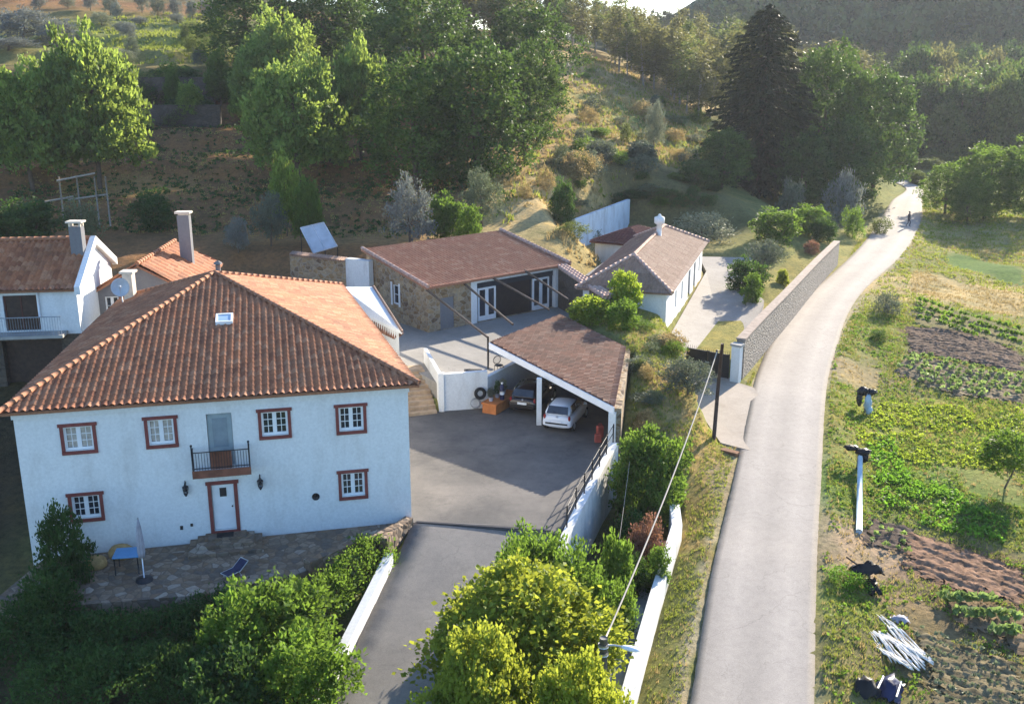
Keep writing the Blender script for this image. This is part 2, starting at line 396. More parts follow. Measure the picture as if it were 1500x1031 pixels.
def wall_face(mb, a, b, z0, z1, holes=(), depth=0.22):
    """wall plane from a to b (outside on the right-hand side when walking a->b), with reveals"""
    a, b = np.array(a[:2], float), np.array(b[:2], float); L = np.linalg.norm(b - a); u = (b - a) / L
    n = np.array([u[1], -u[0]])
    xs = sorted({0.0, L, *[h[0] for h in holes], *[h[2] for h in holes]})
    zs = sorted({z0, z1, *[h[1] for h in holes], *[h[3] for h in holes]})
    P = lambda s, z, d=0.0: (a[0] + u[0] * s - n[0] * d, a[1] + u[1] * s - n[1] * d, z)
    for i in range(len(xs) - 1):
        for j in range(len(zs) - 1):
            cx, cz = (xs[i] + xs[i + 1]) / 2, (zs[j] + zs[j + 1]) / 2
            if any(h[0] < cx < h[2] and h[1] < cz < h[3] for h in holes): continue
            mb.add([P(xs[i], zs[j]), P(xs[i + 1], zs[j]), P(xs[i + 1], zs[j + 1]), P(xs[i], zs[j + 1])], [(0, 1, 2, 3)])
    for x0, y0, x1, y1 in holes:
        c = [(x0, y0), (x1, y0), (x1, y1), (x0, y1)]
        for k in range(4):
            p, r = c[k], c[(k + 1) % 4]
            mb.add([P(*p), P(*r), P(*r, depth), P(*p, depth)], [(3, 2, 1, 0)])
        mb.add([P(*c[0], depth), P(*c[1], depth), P(*c[2], depth), P(*c[3], depth)], [(0, 1, 2, 3)])
def frame_of(a, b):
    a, b = np.array(a[:2], float), np.array(b[:2], float); u = (b - a) / np.linalg.norm(b - a)
    n = np.array([u[1], -u[0]])
    return lambda s, d, z: (a[0] + u[0] * s + n[0] * d, a[1] + u[1] * s + n[1] * d, z)
def fbox(mb, F, s0, s1, d0, d1, z0, z1):
    o = np.array(F(s0, d0, z0)); return mb.obox(o, np.array(F(s1, d0, z0)) - o, np.array(F(s0, d1, z0)) - o, np.array(F(s0, d0, z1)) - o)
def window(parent, F, s0, z0, s1, z1, trim=None, tw=0.13, leaves=2, bars=(1, 2), label=None, curtain=False, glass='glass'):
    """opening s0..s1 x z0..z1 in the wall frame F, casements set 8 cm back"""
    m = MB(); fw = 0.085
    fbox(m, F, s0, s1, -0.17, -0.09, z0, z0 + fw); fbox(m, F, s0, s1, -0.17, -0.09, z1 - fw, z1)
    ws = (s1 - s0) / leaves
    for k in range(leaves):
        a = s0 + k * ws
        fbox(m, F, a, a + fw * (1 if k == 0 else 0.9), -0.168, -0.088, z0 + fw, z1 - fw)
        fbox(m, F, a + ws - fw, a + ws, -0.168, -0.088, z0 + fw, z1 - fw)
        for i in range(1, bars[0] + 1):
            x = a + fw + (ws - 2 * fw) * i / (bars[0] + 1); fbox(m, F, x - 0.014, x + 0.014, -0.155, -0.115, z0 + fw, z1 - fw)
        for i in range(1, bars[1] + 1):
            z = z0 + fw + (z1 - z0 - 2 * fw) * i / (bars[1] + 1); fbox(m, F, a + fw, a + ws - fw, -0.153, -0.117, z - 0.014, z + 0.014)
    w = m.build('window', M['frame'], parent)
    if label: w['label'] = label
    sub('pane', lambda q: fbox(q, F, s0 + 0.02, s1 - 0.02, -0.15, -0.135, z0 + 0.02, z1 - 0.02), M[glass], w)
    if curtain: sub('curtain', lambda q: fbox(q, F, s0 + 0.1, s1 - 0.1, -0.134, -0.128, z0 + 0.1, z1 - 0.1), M['curtain'], w)
    if trim:
        def t(q):
            fbox(q, F, s0 - tw, s0 + 0.001, -0.02, 0.045, z0 - tw * 0.2, z1 - 0.002); fbox(q, F, s1 - 0.001, s1 + tw, -0.02, 0.045, z0 - tw * 0.2, z1 - 0.002)
            fbox(q, F, s0 - tw * 1.45, s1 + tw * 1.45, -0.02, 0.06, z1, z1 + tw)
            fbox(q, F, s0 - tw, s1 + tw, -0.02, 0.075, z0 - tw * 1.25, z0 - tw * 0.2 - 0.002)
        sub('surround', t, M[trim], w)
    return w

# numpy mesh: verts (n,3), faces (m,k), attribute v per vertex
def mesh_np(name, v, f, mat, attr=None, smooth=False):
    me = bpy.data.meshes.new(name); v = np.ascontiguousarray(v, np.float32); f = np.ascontiguousarray(f, np.int32)
    k = f.shape[1]
    me.vertices.add(len(v)); me.vertices.foreach_set('co', v.ravel())
    me.loops.add(f.size); me.loops.foreach_set('vertex_index', f.ravel())
    me.polygons.add(len(f)); me.polygons.foreach_set('loop_start', np.arange(0, f.size, k, dtype=np.int32))
    if smooth: me.polygons.foreach_set('use_smooth', np.ones(len(f), bool))
    if attr is not None:
        a = me.attributes.new('v', 'FLOAT', 'POINT'); a.data.foreach_set('value', np.ascontiguousarray(attr, np.float32))
    me.materials.append(mat); me.update(calc_edges=True); return me
def link(name, me, parent=None):
    o = bpy.data.objects.new(name, me); COL.objects.link(o)
    if parent is not None: o.parent = parent
    return o

# ------------------------------------------------------------------ terrain
def smooth(a, b, x):
    t = np.clip((x - a) / (b - a), 0, 1); return t * t * (3 - 2 * t)
def wob(x, y, L, seed, n=5):
    g = np.random.default_rng(seed); o = 0.0
    for i in range(n):
        w = g.uniform(0, 2 * math.pi); k = 2 * math.pi / L * g.uniform(0.6, 1.7)
        o = o + np.sin((x * math.cos(w) + y * math.sin(w)) * k + g.uniform(0, 6.28))
    return o / n
CP = [  # survey points x, y, z
    (-70, 10, -3), (-30, 20, -3), (-14, 27, -2.4), (-6, 27, -2.2), (0, 20, -3), (3, 27, -2.6), (8, 15, -2.6), (30, 15, -2.2), (70, 20, -2.5),
    (-14, 32, -1.5), (-20, 33, -1.3), (-8, 33, -1.2), (-25, 36, -0.8), (-30, 45, 0.5), (-24, 55, 2.4), (-40, 55, 2.6), (-32, 62, 3.2),
    (-12, 62, 1.2), (-16, 66, 2.4), (-11, 70, 2.6), (-5, 56, 0.5), (0, 60, 0.8), (-2, 46, -0.6), (-4, 42, -0.6),
    (-14, 74, 3.2), (-8, 74.5, 4.0), (-2, 82, 4.3), (3, 79, 4.2), (5.2, 75, 3.6),
    (7.6, 60, 3.6), (7.7, 52.5, 2.3), (6.9, 48.6, 0.9), (6.9, 66, 3.2), (8.3, 63, 3.2), (9.0, 56.5, 2.2), (9.0, 51, 0.6), (5.5, 44, -2.0), (4.5, 38, -2.2),
    (8.5, 44, -0.7), (7.2, 38, -1.0), (5.6, 32, -1.4),
    (12, 60, 0.2), (15, 70, 0.9), (19, 84, 1.1), (13, 92, 1.6), (22, 95, 1.4), (26, 93, 1.0), (21, 80, 1.0), (17.5, 71, 0.6), (33, 104, 0.8),
    (20, 50, -1.2), (20, 40, -1.5), (18, 30, -1.9), (30, 45, -1.3), (45, 45, -1.4), (30, 60, -0.9), (45, 70, -0.8), (40, 85, -0.6), (60, 80, -0.7), (60, 110, -0.4), (75, 60, -1),
    (80, 140, 0), (58, 130, 0.1), (45, 135, 0.8), (100, 170, 1), (70, 190, 1.2), (120, 110, -0.5),
    (95, 240, 4), (140, 250, 6), (120, 320, 11), (180, 330, 16), (60, 260, 7), (80, 330, 14), (200, 220, 6), (260, 300, 22),
    (140, 420, 58), (220, 430, 66), (320, 420, 68), (160, 500, 104), (260, 520, 118), (380, 540, 122), (450, 400, 60), (150, 600, 84), (300, 800, 120), (500, 800, 120), (80, 900, 26),
    (-60, 900, 24), (60, 600, 22), (45, 450, 19), (100, 780, 26), (30, 720, 22), (85, 500, 30), (-300, 900, 70), (-250, 500, 75), (-200, 300, 58), (-120, 600, 34), (-450, 500, 90), (-300, 250, 55),
]
for px, py, Y in [(30, 330, 85), (300, 330, 85), (430, 290, 93), (600, 335, 84), (230, 205, 112), (230, 150, 121), (250, 88, 134), (60, 60, 150), (250, 40, 165), (100, 10, 185), (400, 200, 112), (400, 130, 128),
                  (700, 240, 103), (760, 265, 97), (780, 312, 88), (830, 335, 84), (870, 290, 95), (850, 220, 115), (860, 130, 150), (860, 90, 170),
                  (980, 150, 165), (1050, 190, 150), (960, 240, 115), (1010, 268, 112), (1000, 312, 98), (1050, 340, 95), (640, 100, 135), (560, 60, 160), (760, 50, 210),
                  (900, 82, 215), (1000, 105, 230), (1100, 130, 220), (780, 72, 260), (900, 74, 285), (1000, 74, 330), (960, 66, 430), (880, 66, 500), (1150, 300, 130), (1060, 290, 112), (-60, 200, 105), (-80, 60, 150)]:
    CP.append(tuple(at_y(px, py, Y)))
CP = np.array(CP, float)
def _phi(d): return np.sqrt(d * d + 36.0)
def _fit():
    n = len(CP); d = np.hypot(CP[:, None, 0] - CP[None, :, 0], CP[:, None, 1] - CP[None, :, 1])
    A = np.zeros((n + 3, n + 3)); A[:n, :n] = _phi(d) - np.eye(n) * 1.2
    A[:n, n] = 1; A[:n, n + 1] = CP[:, 0] / 100; A[:n, n + 2] = CP[:, 1] / 100; A[n:, :n] = A[:n, n:].T
    return np.linalg.solve(A, np.concatenate([CP[:, 2], [0, 0, 0]]))
_W = _fit()
def zroad(Y): return float(np.interp(Y, [20, 27, 34, 44, 54, 68, 100, 165, 220], [-2.3, -1.75, -1.05, -0.5, -0.12, 0.05, 0.1, 0.25, 1.0]))
def at_road(px, py):
    z = 0.0
    for _ in range(12): z = zroad(at_z(px, py, z)[1])
    return at_z(px, py, z)
ROADL = [(985, 1150), (1010, 1031), (1040, 850), (1058, 770), (1075, 700), (1097, 600), (1108, 550), (1130, 500), (1160, 458), (1195, 422), (1250, 372), (1285, 330), (1306, 295), (1325, 274)]
ROADR = [(1190, 1150), (1193, 1031), (1196, 850), (1199, 770), (1203, 700), (1208, 600), (1214, 550), (1228, 500), (1243, 458), (1268, 422), (1322, 372), (1347, 330), (1351, 295), (1347, 274)]
rl = [at_road(*p) for p in ROADL]; rr = [at_road(*p) for p in ROADR]
rl += [np.array([58.5, 172, 0.3]), np.array([57, 190, 0.5]), np.array([50, 215, 1.0])]; rr += [np.array([62.3, 172, 0.3]), np.array([61.2, 190, 0.5]), np.array([54, 217, 1.0])]
def catmull(P, n=8):
    P = [np.array(p, float) for p in P]; Q = [2 * P[0] - P[1]] + P + [2 * P[-1] - P[-2]]; o = []
    for i in range(1, len(Q) - 2):
        for k in range(n):
            t = k / n; a, b, c, d = Q[i - 1:i + 3]
            o.append(0.5 * (2 * b + (c - a) * t + (2 * a - 5 * b + 4 * c - d) * t * t + (3 * b - a - 3 * c + d) * t ** 3))
    o.append(P[-1]); return np.array(o)
RL, RR = catmull(rl), catmull(rr)
RC = (RL + RR) / 2
# the driveway beside the house
def zdrive(Y): return float(np.interp(Y, [15, 29, 39.2], [-3.9, -1.75, 0.0]))
def at_drive(px, py):
    z = 0.0
    for _ in range(14): z = zdrive(at_z(px, py, z)[1])
    return at_z(px, py, z)
dl = [at_drive(*p) for p in ((604, 764), (584, 812), (552, 880), (515, 955), (478, 1031), (440, 1110))]
dr = [at_drive(*p) for p in ((812, 772), (786, 812), (760, 880), (735, 955), (700, 1031), (670, 1110))]
DL, DR = catmull(dl, 6), catmull(dr, 6)

def seg_d(x, y, poly, closed=True):
    d = np.full(np.shape(x), 1e9); n = len(poly)
    for i in range(n if closed else n - 1):
        ax, ay = poly[i][:2]; bx, by = poly[(i + 1) % n][:2]
        t = np.clip(((x - ax) * (bx - ax) + (y - ay) * (by - ay)) / ((bx - ax) ** 2 + (by - ay) ** 2 + 1e-9), 0, 1)
        d = np.minimum(d, np.hypot(x - ax - t * (bx - ax), y - ay - t * (by - ay)))
    return d
def inside(x, y, poly):
    r = np.zeros(np.shape(x), bool); n = len(poly)
    for i in range(n):
        ax, ay = poly[i][:2]; bx, by = poly[(i + 1) % n][:2]
        if ay == by: continue
        c = (ay > y) != (by > y)
        r ^= c & (x < (bx - ax) * (y - ay) / (by - ay) + ax)
    return r
def sdist(x, y, poly):
    d = seg_d(x, y, poly); return np.where(inside(x, y, poly), -d, d)

# paved pads and buildings: polygon, level
H_FL, H_FR = (-18.65, 36.1), (-4.22, 39.44)
H_RR, H_RL = (-10.05, 57.3), (-20.9, 54.1)
COURT = [(-4.25, 39.3), (1.95, 38.3), (5.0, 47.4), (6.6, 57.0), (3.0, 62.0), (-1.3, 55.0), (-1.4, 54.0), (-3.84, 53.45), (-5.9, 53.0), (-8.2, 53.0)]
TERR = [(-4.0, 53.75), (-1.45, 54.25), (-1.2, 56.0), (3.2, 62.2), (6.4, 66.0), (3.8, 72.6), (-5.46, 64.94), (-10, 72), (-13.0, 70.5), (-12.6, 64), (-10.0, 57.4), (-6.2, 57.6)]
PATIO = [(-18.2, 36.1), (-4.3, 39.4), (-4.25, 38.9), (-5.9, 38.0), (-6.2, 36.7), (-8.0, 34.9), (-11.2, 33.3), (-15.3, 32.6), (-18.6, 32.9)]
LANE = [(10.9, 60.6), (13.3, 58.9), (17.6, 70.5), (19.2, 76), (19.6, 84), (22.0, 92), (17.0, 92), (16.6, 86), (10.2, 64.9), (10.4, 62.5)]
APRON = [(10.7, 49.2), (12.4, 48.0), (13.5, 52.4), (14.3, 56.3), (14.3, 57.6), (13.3, 58.9), (10.9, 60.6), (10.3, 55)]
BACKYARD = [(6.2, 77), (8.9, 84), (6.8, 88), (5.9, 94.3), (12.1, 106.3), (22, 104), (20, 93), (12, 90), (9.5, 78), (8.0, 72)]
BARN_F = [(-5.5, 64.8), (3.9, 72.5), (-.9, 78.4), (-10.3, 70.7)]
PADS = [(BARN_F, 1.1, 0.3), (COURT, -0.25, 0.5), (TERR, 1.15, 0.4), (PATIO, -0.22, 0.4), (LANE, 0.55, 0.6), (APRON, -0.36, 0.6), (BACKYARD, 1.7, 4.0)]
BASIN = [(4.7, 48.0), (1.7, 37.2), (1.2, 33.5), (-0.5, 27), (3.5, 27), (5.4, 34.5), (7.1, 40.1), (7.6, 44.5), (7.0, 47.5)]
DRIVE_POLY = [tuple(p) for p in DL] + [tuple(p) for p in DR[::-1]]
def hfun(x, y):
    x = np.asarray(x, float); y = np.asarray(y, float); shp = x.shape; xf, yf = x.ravel(), y.ravel()
    z = np.empty(len(xf))
    for i in range(0, len(xf), 40000):
        a, b = xf[i:i + 40000], yf[i:i + 40000]
        d = np.hypot(a[:, None] - CP[None, :, 0], b[:, None] - CP[None, :, 1])
        z[i:i + 40000] = _phi(d) @ _W[:-3] + _W[-3] + _W[-2] * a / 100 + _W[-1] * b / 100
    far = smooth(40, 120, yf)
    z += wob(xf, yf, 9, 1) * (0.10 + 0.30 * far) + wob(xf, yf, 2.3, 2) * 0.05 + wob(xf, yf, 40, 3) * 1.2 * smooth(120, 260, yf)
    # terraced hillside behind the house
    k = smooth(66, 80, yf) * (1 - smooth(150, 190, yf)) * (1 - smooth(-12, 8, xf))
    st = 2.2; q = z / st; fr = q - np.floor(q)
    z = z * (1 - 0.7 * k) + 0.7 * k * st * (np.floor(q) + smooth(0.55, 0.95, fr))
    near = yf < 120
    xi, yi, zi = xf[near], yf[near], z[near]
    sd = sdist(xi, yi, BASIN); w = 1 - smooth(-0.5, 0.3, sd); zi = zi * (1 - w) + (-2.3 + 0.2 * wob(xi, yi, 4, 8)) * w
    for poly, lv, mg in PADS:
        sd = sdist(xi, yi, poly); w = 1 - smooth(-0.1, mg, sd); zi = np.where(zi > lv, zi * (1 - w) + lv * w, zi)
    sd = sdist(xi, yi, DRIVE_POLY); w = 1 - smooth(0.0, 0.8, sd)
    zd = np.interp(yi, [15, 29, 39.2], [-3.9, -1.75, 0.0]) - 0.13
    zi = zi * (1 - w) + zd * w
    z[near] = zi
    m = (xf > -5) & (yf < 230) & (xf < 75)
    if m.any():
        a, b = xf[m], yf[m]; best = np.full(len(a), 1e9); zz = np.zeros(len(a))
        for i in range(len(RC)):
            d = np.hypot(a - RC[i, 0], b - RC[i, 1]); k2 = d < best; best[k2] = d[k2]; zz[k2] = RC[i, 2]
        d = seg_d(a, b, [tuple(p) for p in RC], False)
        w = 1 - smooth(2.3, 4.6, d); z[m] = z[m] * (1 - w) + (zz - 0.07 + 0.06 * smooth(1.9, 2.3, d)) * w
    return z.reshape(shp)
def ground(x, y): return float(hfun(np.array([x]), np.array([y]))[0])
def hit(px, py, y0=16, y1=700):
    d = ray(px, py); Y = np.geomspace(y0, y1, 500); t = Y / d[1]
    x = d[0] * t; z = CAM_H + d[2] * t; h = hfun(x, Y); i = np.argmax(z < h)
    if not (z < h).any(): i = len(Y) - 1
    if i == 0: return np.array([x[0], Y[0], h[0]])
    a = (z[i - 1] - h[i - 1]) / ((z[i - 1] - h[i - 1]) - (z[i] - h[i]) + 1e-9)
    yy = Y[i - 1] + (Y[i] - Y[i - 1]) * a
    return np.array([d[0] * yy / d[1], yy, CAM_H + d[2] * yy / d[1]])
def hpoly(pts): return [tuple(hit(*p)[:2]) for p in pts]

# field plots on the valley floor: outline in the survey, tint, row spacing
PLOTS = {
    'tan_a': ([(1340, 395), (1400, 412), (1500, 432), (1500, 465), (1420, 452), (1330, 425)], (0.40, 0.31, 0.15), 0),
    'strip_a': ([(1385, 368), (1500, 392), (1500, 418), (1390, 388)], (0.10, 0.17, 0.04), 0),
    'rows_a': ([(1345, 440), (1500, 485), (1500, 512), (1340, 475)], (0.20, 0.17, 0.09), 1.5),
    'plough_a': ([(1325, 478), (1420, 488), (1500, 520), (1500, 548), (1330, 515)], (0.125, 0.088, 0.062), 0.55),
    'cabbage': ([(1330, 520), (1500, 552), (1500, 592), (1400, 580), (1310, 545)], (0.17, 0.135, 0.085), 0.8),
    'plough_b': ([(1335, 778), (1500, 835), (1500, 888), (1430, 872), (1345, 848), (1318, 800)], (0.17, 0.105, 0.068), 0.6),
    'courgette': ([(1375, 868), (1430, 872), (1500, 900), (1500, 960), (1400, 910)], (0.15, 0.11, 0.06), 1.1),
    'rows_b': ([(1335, 918), (1500, 975), (1500, 1045), (1375, 1045)], (0.14, 0.115, 0.06), 0.6),
    'lettuce': ([(1275, 755), (1340, 775), (1330, 815), (1270, 800)], (0.12, 0.09, 0.065), 0.7),
}
PW = {k: hpoly(v[0]) for k, v in PLOTS.items()}
def row_dir(k):
    p = PW[k]; d = np.array(p[1]) - np.array(p[0]); d /= np.linalg.norm(d); return np.array([-d[1], d[0]])

NR, NC = 560, 500
yy = np.geomspace(36, 1010, NR) - 30; ss = np.linspace(-1, 1, NC)
GX = ss[None, :] * (yy[:, None] * 0.85 + 42); GY = np.repeat(yy[:, None], NC, 1)
GZ = hfun(GX, GY)
gx, gy = GX.ravel(), GY.ravel()
col = np.zeros((len(gx), 3)); col[:] = (0.20, 0.205, 0.07)
jx, jy = gx + wob(gx, gy, 5, 21) * 1.1 + wob(gx, gy, 1.6, 22) * 0.5, gy + wob(gx, gy, 5, 23) * 1.1 + wob(gx, gy, 1.6, 24) * 0.5
def paint(mask, c):
    m = np.clip(mask, 0, 1)[:, None]; col[:] = col * (1 - m) + np.array(c) * m
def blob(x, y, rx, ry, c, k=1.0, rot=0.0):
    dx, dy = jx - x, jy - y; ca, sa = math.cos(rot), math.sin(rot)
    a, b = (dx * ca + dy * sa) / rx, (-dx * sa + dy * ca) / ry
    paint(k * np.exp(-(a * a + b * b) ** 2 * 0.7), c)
def hb(px, py, rx, ry, c, k=1.0, rot=0.0):
    p = hit(px, py); blob(p[0], p[1], rx, ry, c, k, rot)
TAN, SOIL, DRYG, GREEN, DARK = (0.48, 0.36, 0.18), (0.23, 0.125, 0.058), (0.34, 0.25, 0.115), (0.14, 0.18, 0.05), (0.09, 0.075, 0.045)
paint((smooth(60, 70, jy) * (1 - smooth(2, 10, jx - (jy - 75) * 0.1))), SOIL)                 # forest floor
paint(0.8 * smooth(70, 85, jy) * smooth(-8, 2, jx) * (1 - smooth(10, 24, jx - (jy - 80) * 0.12)), DRYG)
paint(smooth(190, 230, jy) * 0.9, (0.065, 0.08, 0.035)); paint(smooth(140, 170, jy) * smooth(62, 70, jx) * 0.9, (0.07, 0.09, 0.035))  # far ground darkened to paint in hill shade; second tint is wooded valley floor
hb(250, 50, 34, 24, (0.20, 0.215, 0.07)); hb(200, 75, 24, 8, (0.25, 0.22, 0.085), 0.6); hb(300, 70, 10, 8, (0.24, 0.26, 0.06), 0.7)
hb(800, 250, 7, 7, TAN, 0.9); hb(770, 300, 5, 8, TAN, 1); hb(830, 240, 9, 5, (0.36, 0.21, 0.11), 0.9); hb(860, 265, 7, 6, TAN, 0.7)
hb(900, 105, 18, 10, TAN, 0.8); hb(950, 130, 14, 7, TAN, 0.8); hb(900, 170, 14, 8, (0.24, 0.23, 0.08), 0.8); hb(980, 190, 10, 8, (0.22, 0.25, 0.07), 0.9)
hb(700, 340, 7, 3, TAN, 0.9); hb(540, 345, 6, 3, (0.33, 0.20, 0.09), 0.8); hb(190, 275, 6, 4, (0.40, 0.24, 0.10), 0.9); hb(420, 345, 5, 3, (0.30, 0.19, 0.09), 0.8)  # orange-brown blobs paint sun patches into the hillside tint; tan is dry ground
hb(1000, 275, 9, 7, (0.10, 0.10, 0.045), .85); hb(960, 300, 7, 5, (0.12, 0.11, 0.05), .8); hb(830, 350, 4, 5, (0.33, 0.27, 0.12), .9); hb(860, 300, 4, 5, (0.36, 0.27, 0.12), .9)  # first two blobs paint tree shadow over the hut bank's dark grass
blob(8.6, 58, 2.2, 9, (0.27, 0.25, 0.09), 0.95); blob(8.4, 52, 1.4, 4, (0.37, 0.26, 0.11), 0.9)
d_road = seg_d(gx, gy, [tuple(p) for p in RC], False)
left_v = ((gx < np.interp(gy, RC[:, 1], RC[:, 0])) & (gy < 60))
paint(np.where(left_v & (d_road < 4.6) & (gy > 26), 0.9, 0.0), (0.19, 0.20, 0.06))
paint(smooth(1.8, 2.05, d_road + wob(gx, gy, 3, 41) * .35) * (1 - smooth(2.3, 2.8, d_road + wob(gx, gy, 2, 42) * .4)) * (gy < 130) * .8, (0.40, 0.34, 0.24))
hb(1040, 690, 1.1, 5, (0.40, 0.27, 0.10), 0.9); hb(1010, 780, 0.8, 5, (0.30, 0.22, 0.09), 0.8); hb(1065, 720, 0.8, 3, (0.33, 0.26, 0.17), 0.9)
hb(1250, 740, 2.2, 3.2, (0.34, 0.25, 0.16), 0.0)
hb(1235, 800, 2.2, 2.6, (0.38, 0.29, 0.19), 0.95); hb(1310, 850, 2.6, 1.8, (0.36, 0.26, 0.17), 0.95); hb(1255, 545, 3.4, 3.2, (0.32, 0.24, 0.15), 0.7)
hb(1440, 700, 3.6, 2.8, (0.38, 0.31, 0.15), 0.85); hb(1380, 640, 9, 5, (0.24, 0.25, 0.06), 0.9); hb(1480, 620, 6, 4, (0.30, 0.30, 0.06), 0.8)
hb(1345, 740, 5.5, 4.5, (0.10, 0.20, 0.03), 0.95, 0.3); hb(1285, 700, 2.4, 4.5, (0.13, 0.20, 0.04), 0.8)
hb(1225, 620, 1.6, 7, (0.22, 0.21, 0.07), 0.8); hb(1225, 950, 1.6, 5, (0.25, 0.21, 0.09), 0.8); hb(1230, 880, 1.2, 2.0, (0.13, 0.21, 0.03), 0.9)
hb(1300, 600, 30, 60, (0.22, 0.225, 0.07), 0.0); hb(1440, 350, 22, 8, (0.36, 0.31, 0.14), 0.85); hb(1440, 430, 16, 5, TAN, 0.9)
hb(1130, 480, 1.2, 14, (0.24, 0.23, 0.07), 0.0)
paint(np.where((d_road < 6) & ~left_v & (gx < np.interp(gy, RC[:, 1], RC[:, 0])) & (gy < 115), 0.85, 0.0), (0.26, 0.235, 0.08))
hb(1440, 880, 5.0, 7.5, (0.22, 0.16, 0.09), .9); hb(1400, 980, 3.6, 3.2, (0.20, 0.16, 0.085), .9); hb(1290, 815, 2.4, 2.2, (0.36, 0.26, 0.17), .9)
for k, (pts, c, sp) in PLOTS.items():
    sd = sdist(jx, jy, PW[k]); m = 1 - smooth(-0.3, 0.35, sd)
    paint(m * 0.93, c)
blob(-14, 26, 16, 7, (0.075, 0.05, 0.035), 0.9); blob(-25, 43, 7, 15, (0.06, 0.045, 0.03), 0.95); blob(3, 40, 3, 10, DARK, 0.8)  # second blob paints the shaded gap beside the house into the ground
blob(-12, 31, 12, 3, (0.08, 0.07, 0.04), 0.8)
sh = 1 - 0.16 * smooth(0.0, 0.9, d_road) * (1 - smooth(2.2, 2.9, d_road))
idx = np.arange(NR * NC).reshape(NR, NC)
F4 = np.stack([idx[:-1, :-1], idx[:-1, 1:], idx[1:, 1:], idx[1:, :-1]], -1).reshape(-1, 4)
m, nt, b = new_mat('earth_and_grass')
at = nt.nodes.new('ShaderNodeAttribute'); at.attribute_name = 'tint'
n1 = noise(nt, 0.35, 8, None, 0.7); n2 = noise(nt, 3.0, 8, None, 0.75)
cc = mixc(nt, at.outputs['Color'], ramp(nt, n1, [(0.3, (0.62, 0.70, 0.6)), (0.5, (1, 1, 1)), (0.72, (1.35, 1.18, 0.95))]), 1.0, 'MULTIPLY')
cc = mixc(nt, cc, ramp(nt, n2, [(0.3, (0.5, 0.52, 0.5)), (0.5, (1, 1, 1)), (0.7, (1.4, 1.32, 1.2))]), 1.0, 'MULTIPLY')
nt.links.new(cc, b.inputs['Base Color']); b.inputs['Roughness'].default_value = 1.0; b.inputs['Specular IOR Level'].default_value = 0.05
bump(nt, b, noise(nt, 4.0, 8, None, 0.75), 0.9, 0.12)
M['earth'] = m
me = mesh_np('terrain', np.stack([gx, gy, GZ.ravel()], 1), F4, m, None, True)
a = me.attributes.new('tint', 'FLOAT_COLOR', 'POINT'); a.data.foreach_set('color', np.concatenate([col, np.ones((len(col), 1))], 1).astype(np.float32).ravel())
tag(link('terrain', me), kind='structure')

def ribbon(name, L_, R_, mat, dz=0.0, n=8, crown=0.04, rag=0.0, thick=0.12):
    k = len(L_); v = []; g = np.random.default_rng(5)
    for i in range(k):
        for j in range(n + 1):
            t = j / n; p = L_[i] * (1 - t) + R_[i] * t
            q = p.copy(); q[2] += dz + crown * (1 - (2 * t - 1) ** 2)
            if j in (0, n): q[:2] += (R_[i] - L_[i])[:2] / np.linalg.norm((R_[i] - L_[i])[:2]) * g.normal(0, rag)
            v.append(q)
    w = n + 1; f = [(i * w + j, i * w + j + 1, (i + 1) * w + j + 1, (i + 1) * w + j) for i in range(k - 1) for j in range(n)]
    b0 = len(v)
    for i in range(k):
        for j in (0, n): q = v[i * w + j].copy(); q[2] -= thick; v.append(q)
    for i in range(k - 1):
        f.append((i * w, (i + 1) * w, b0 + 2 * i + 2, b0 + 2 * i)); f.append((i * w + n, b0 + 2 * i + 1, b0 + 2 * i + 3, (i + 1) * w + n))
    at_v = np.concatenate([np.tile(np.arange(w) / n, k), np.tile([0.0, 1.0], k)]); me = mesh_np(name, np.array(v), np.array(f), mat, at_v); return tag(link(name, me), kind='structure')
RL2 = catmull(rl, 24); RR2 = catmull(rr, 24)
ribbon('road', RL2, RR2, M['road'], 0.0, 14, 0.05, 0.008, 0.6)
ribbon('driveway', catmull(dl, 10), catmull(dr, 10), M['drive'], 0.0, 6, 0.03, 0.02)
def pad(name, poly, z0, z1, mat):
    o = MB().prism(poly, z0, z1).build(name, mat); return tag(o, kind='structure')
pad('courtyard', COURT, -1.2, 0.0, M['yard']); pad('terrace', TERR, -0.4, 1.4, M['terrace'])
pad('patio', PATIO, -0.9, 0.0, M['flag'])
pad('lane', LANE, -0.6, [0.05, 0.0, 0.75, 0.95, 1.1, 1.25, 1.35, 1.2, 0.9, 0.4], M['lane'])
pad('apron', APRON, -0.9, [-0.24, -0.32, -0.16, -0.06, 0.0, 0.0, 0.05, -0.1], M['apron'])
# ------------------------------------------------------------------ main house
def lerp(a, b, t): return tuple(np.array(a, float) * (1 - t) + np.array(b, float) * t)
HZ = 5.9
house = thing('manor_house', 'large white two storey house with terracotta pyramid roof and red window surrounds', 'house', (H_FL[0], H_FL[1], 0))
FH = frame_of(H_FL, H_FR)
HW = {'w1': (1.68, 4.32, 2.72, 5.28), 'w2': (4.72, 4.30, 5.68, 5.32), 'w3': (8.98, 4.31, 10.0, 5.30), 'w4': (12.0, 4.26, 12.98, 5.26),
      'll': (1.66, 1.50, 2.68, 2.44), 'lr': (11.98, 1.40, 12.92, 2.42), 'bd': (6.9, 3.17, 7.86, 5.38), 'd': (6.86, 0.42, 7.73, 2.42)}
mb = MB()
wall_face(mb, H_FL, H_FR, -1.0, HZ, list(HW.values()))
wall_face(mb, H_FR, H_RR, -1.0, HZ); wall_face(mb, H_RR, H_RL, -1.0, HZ); wall_face(mb, H_RL, H_FL, -1.0, HZ)
mb.build('wall', M['white'], house)
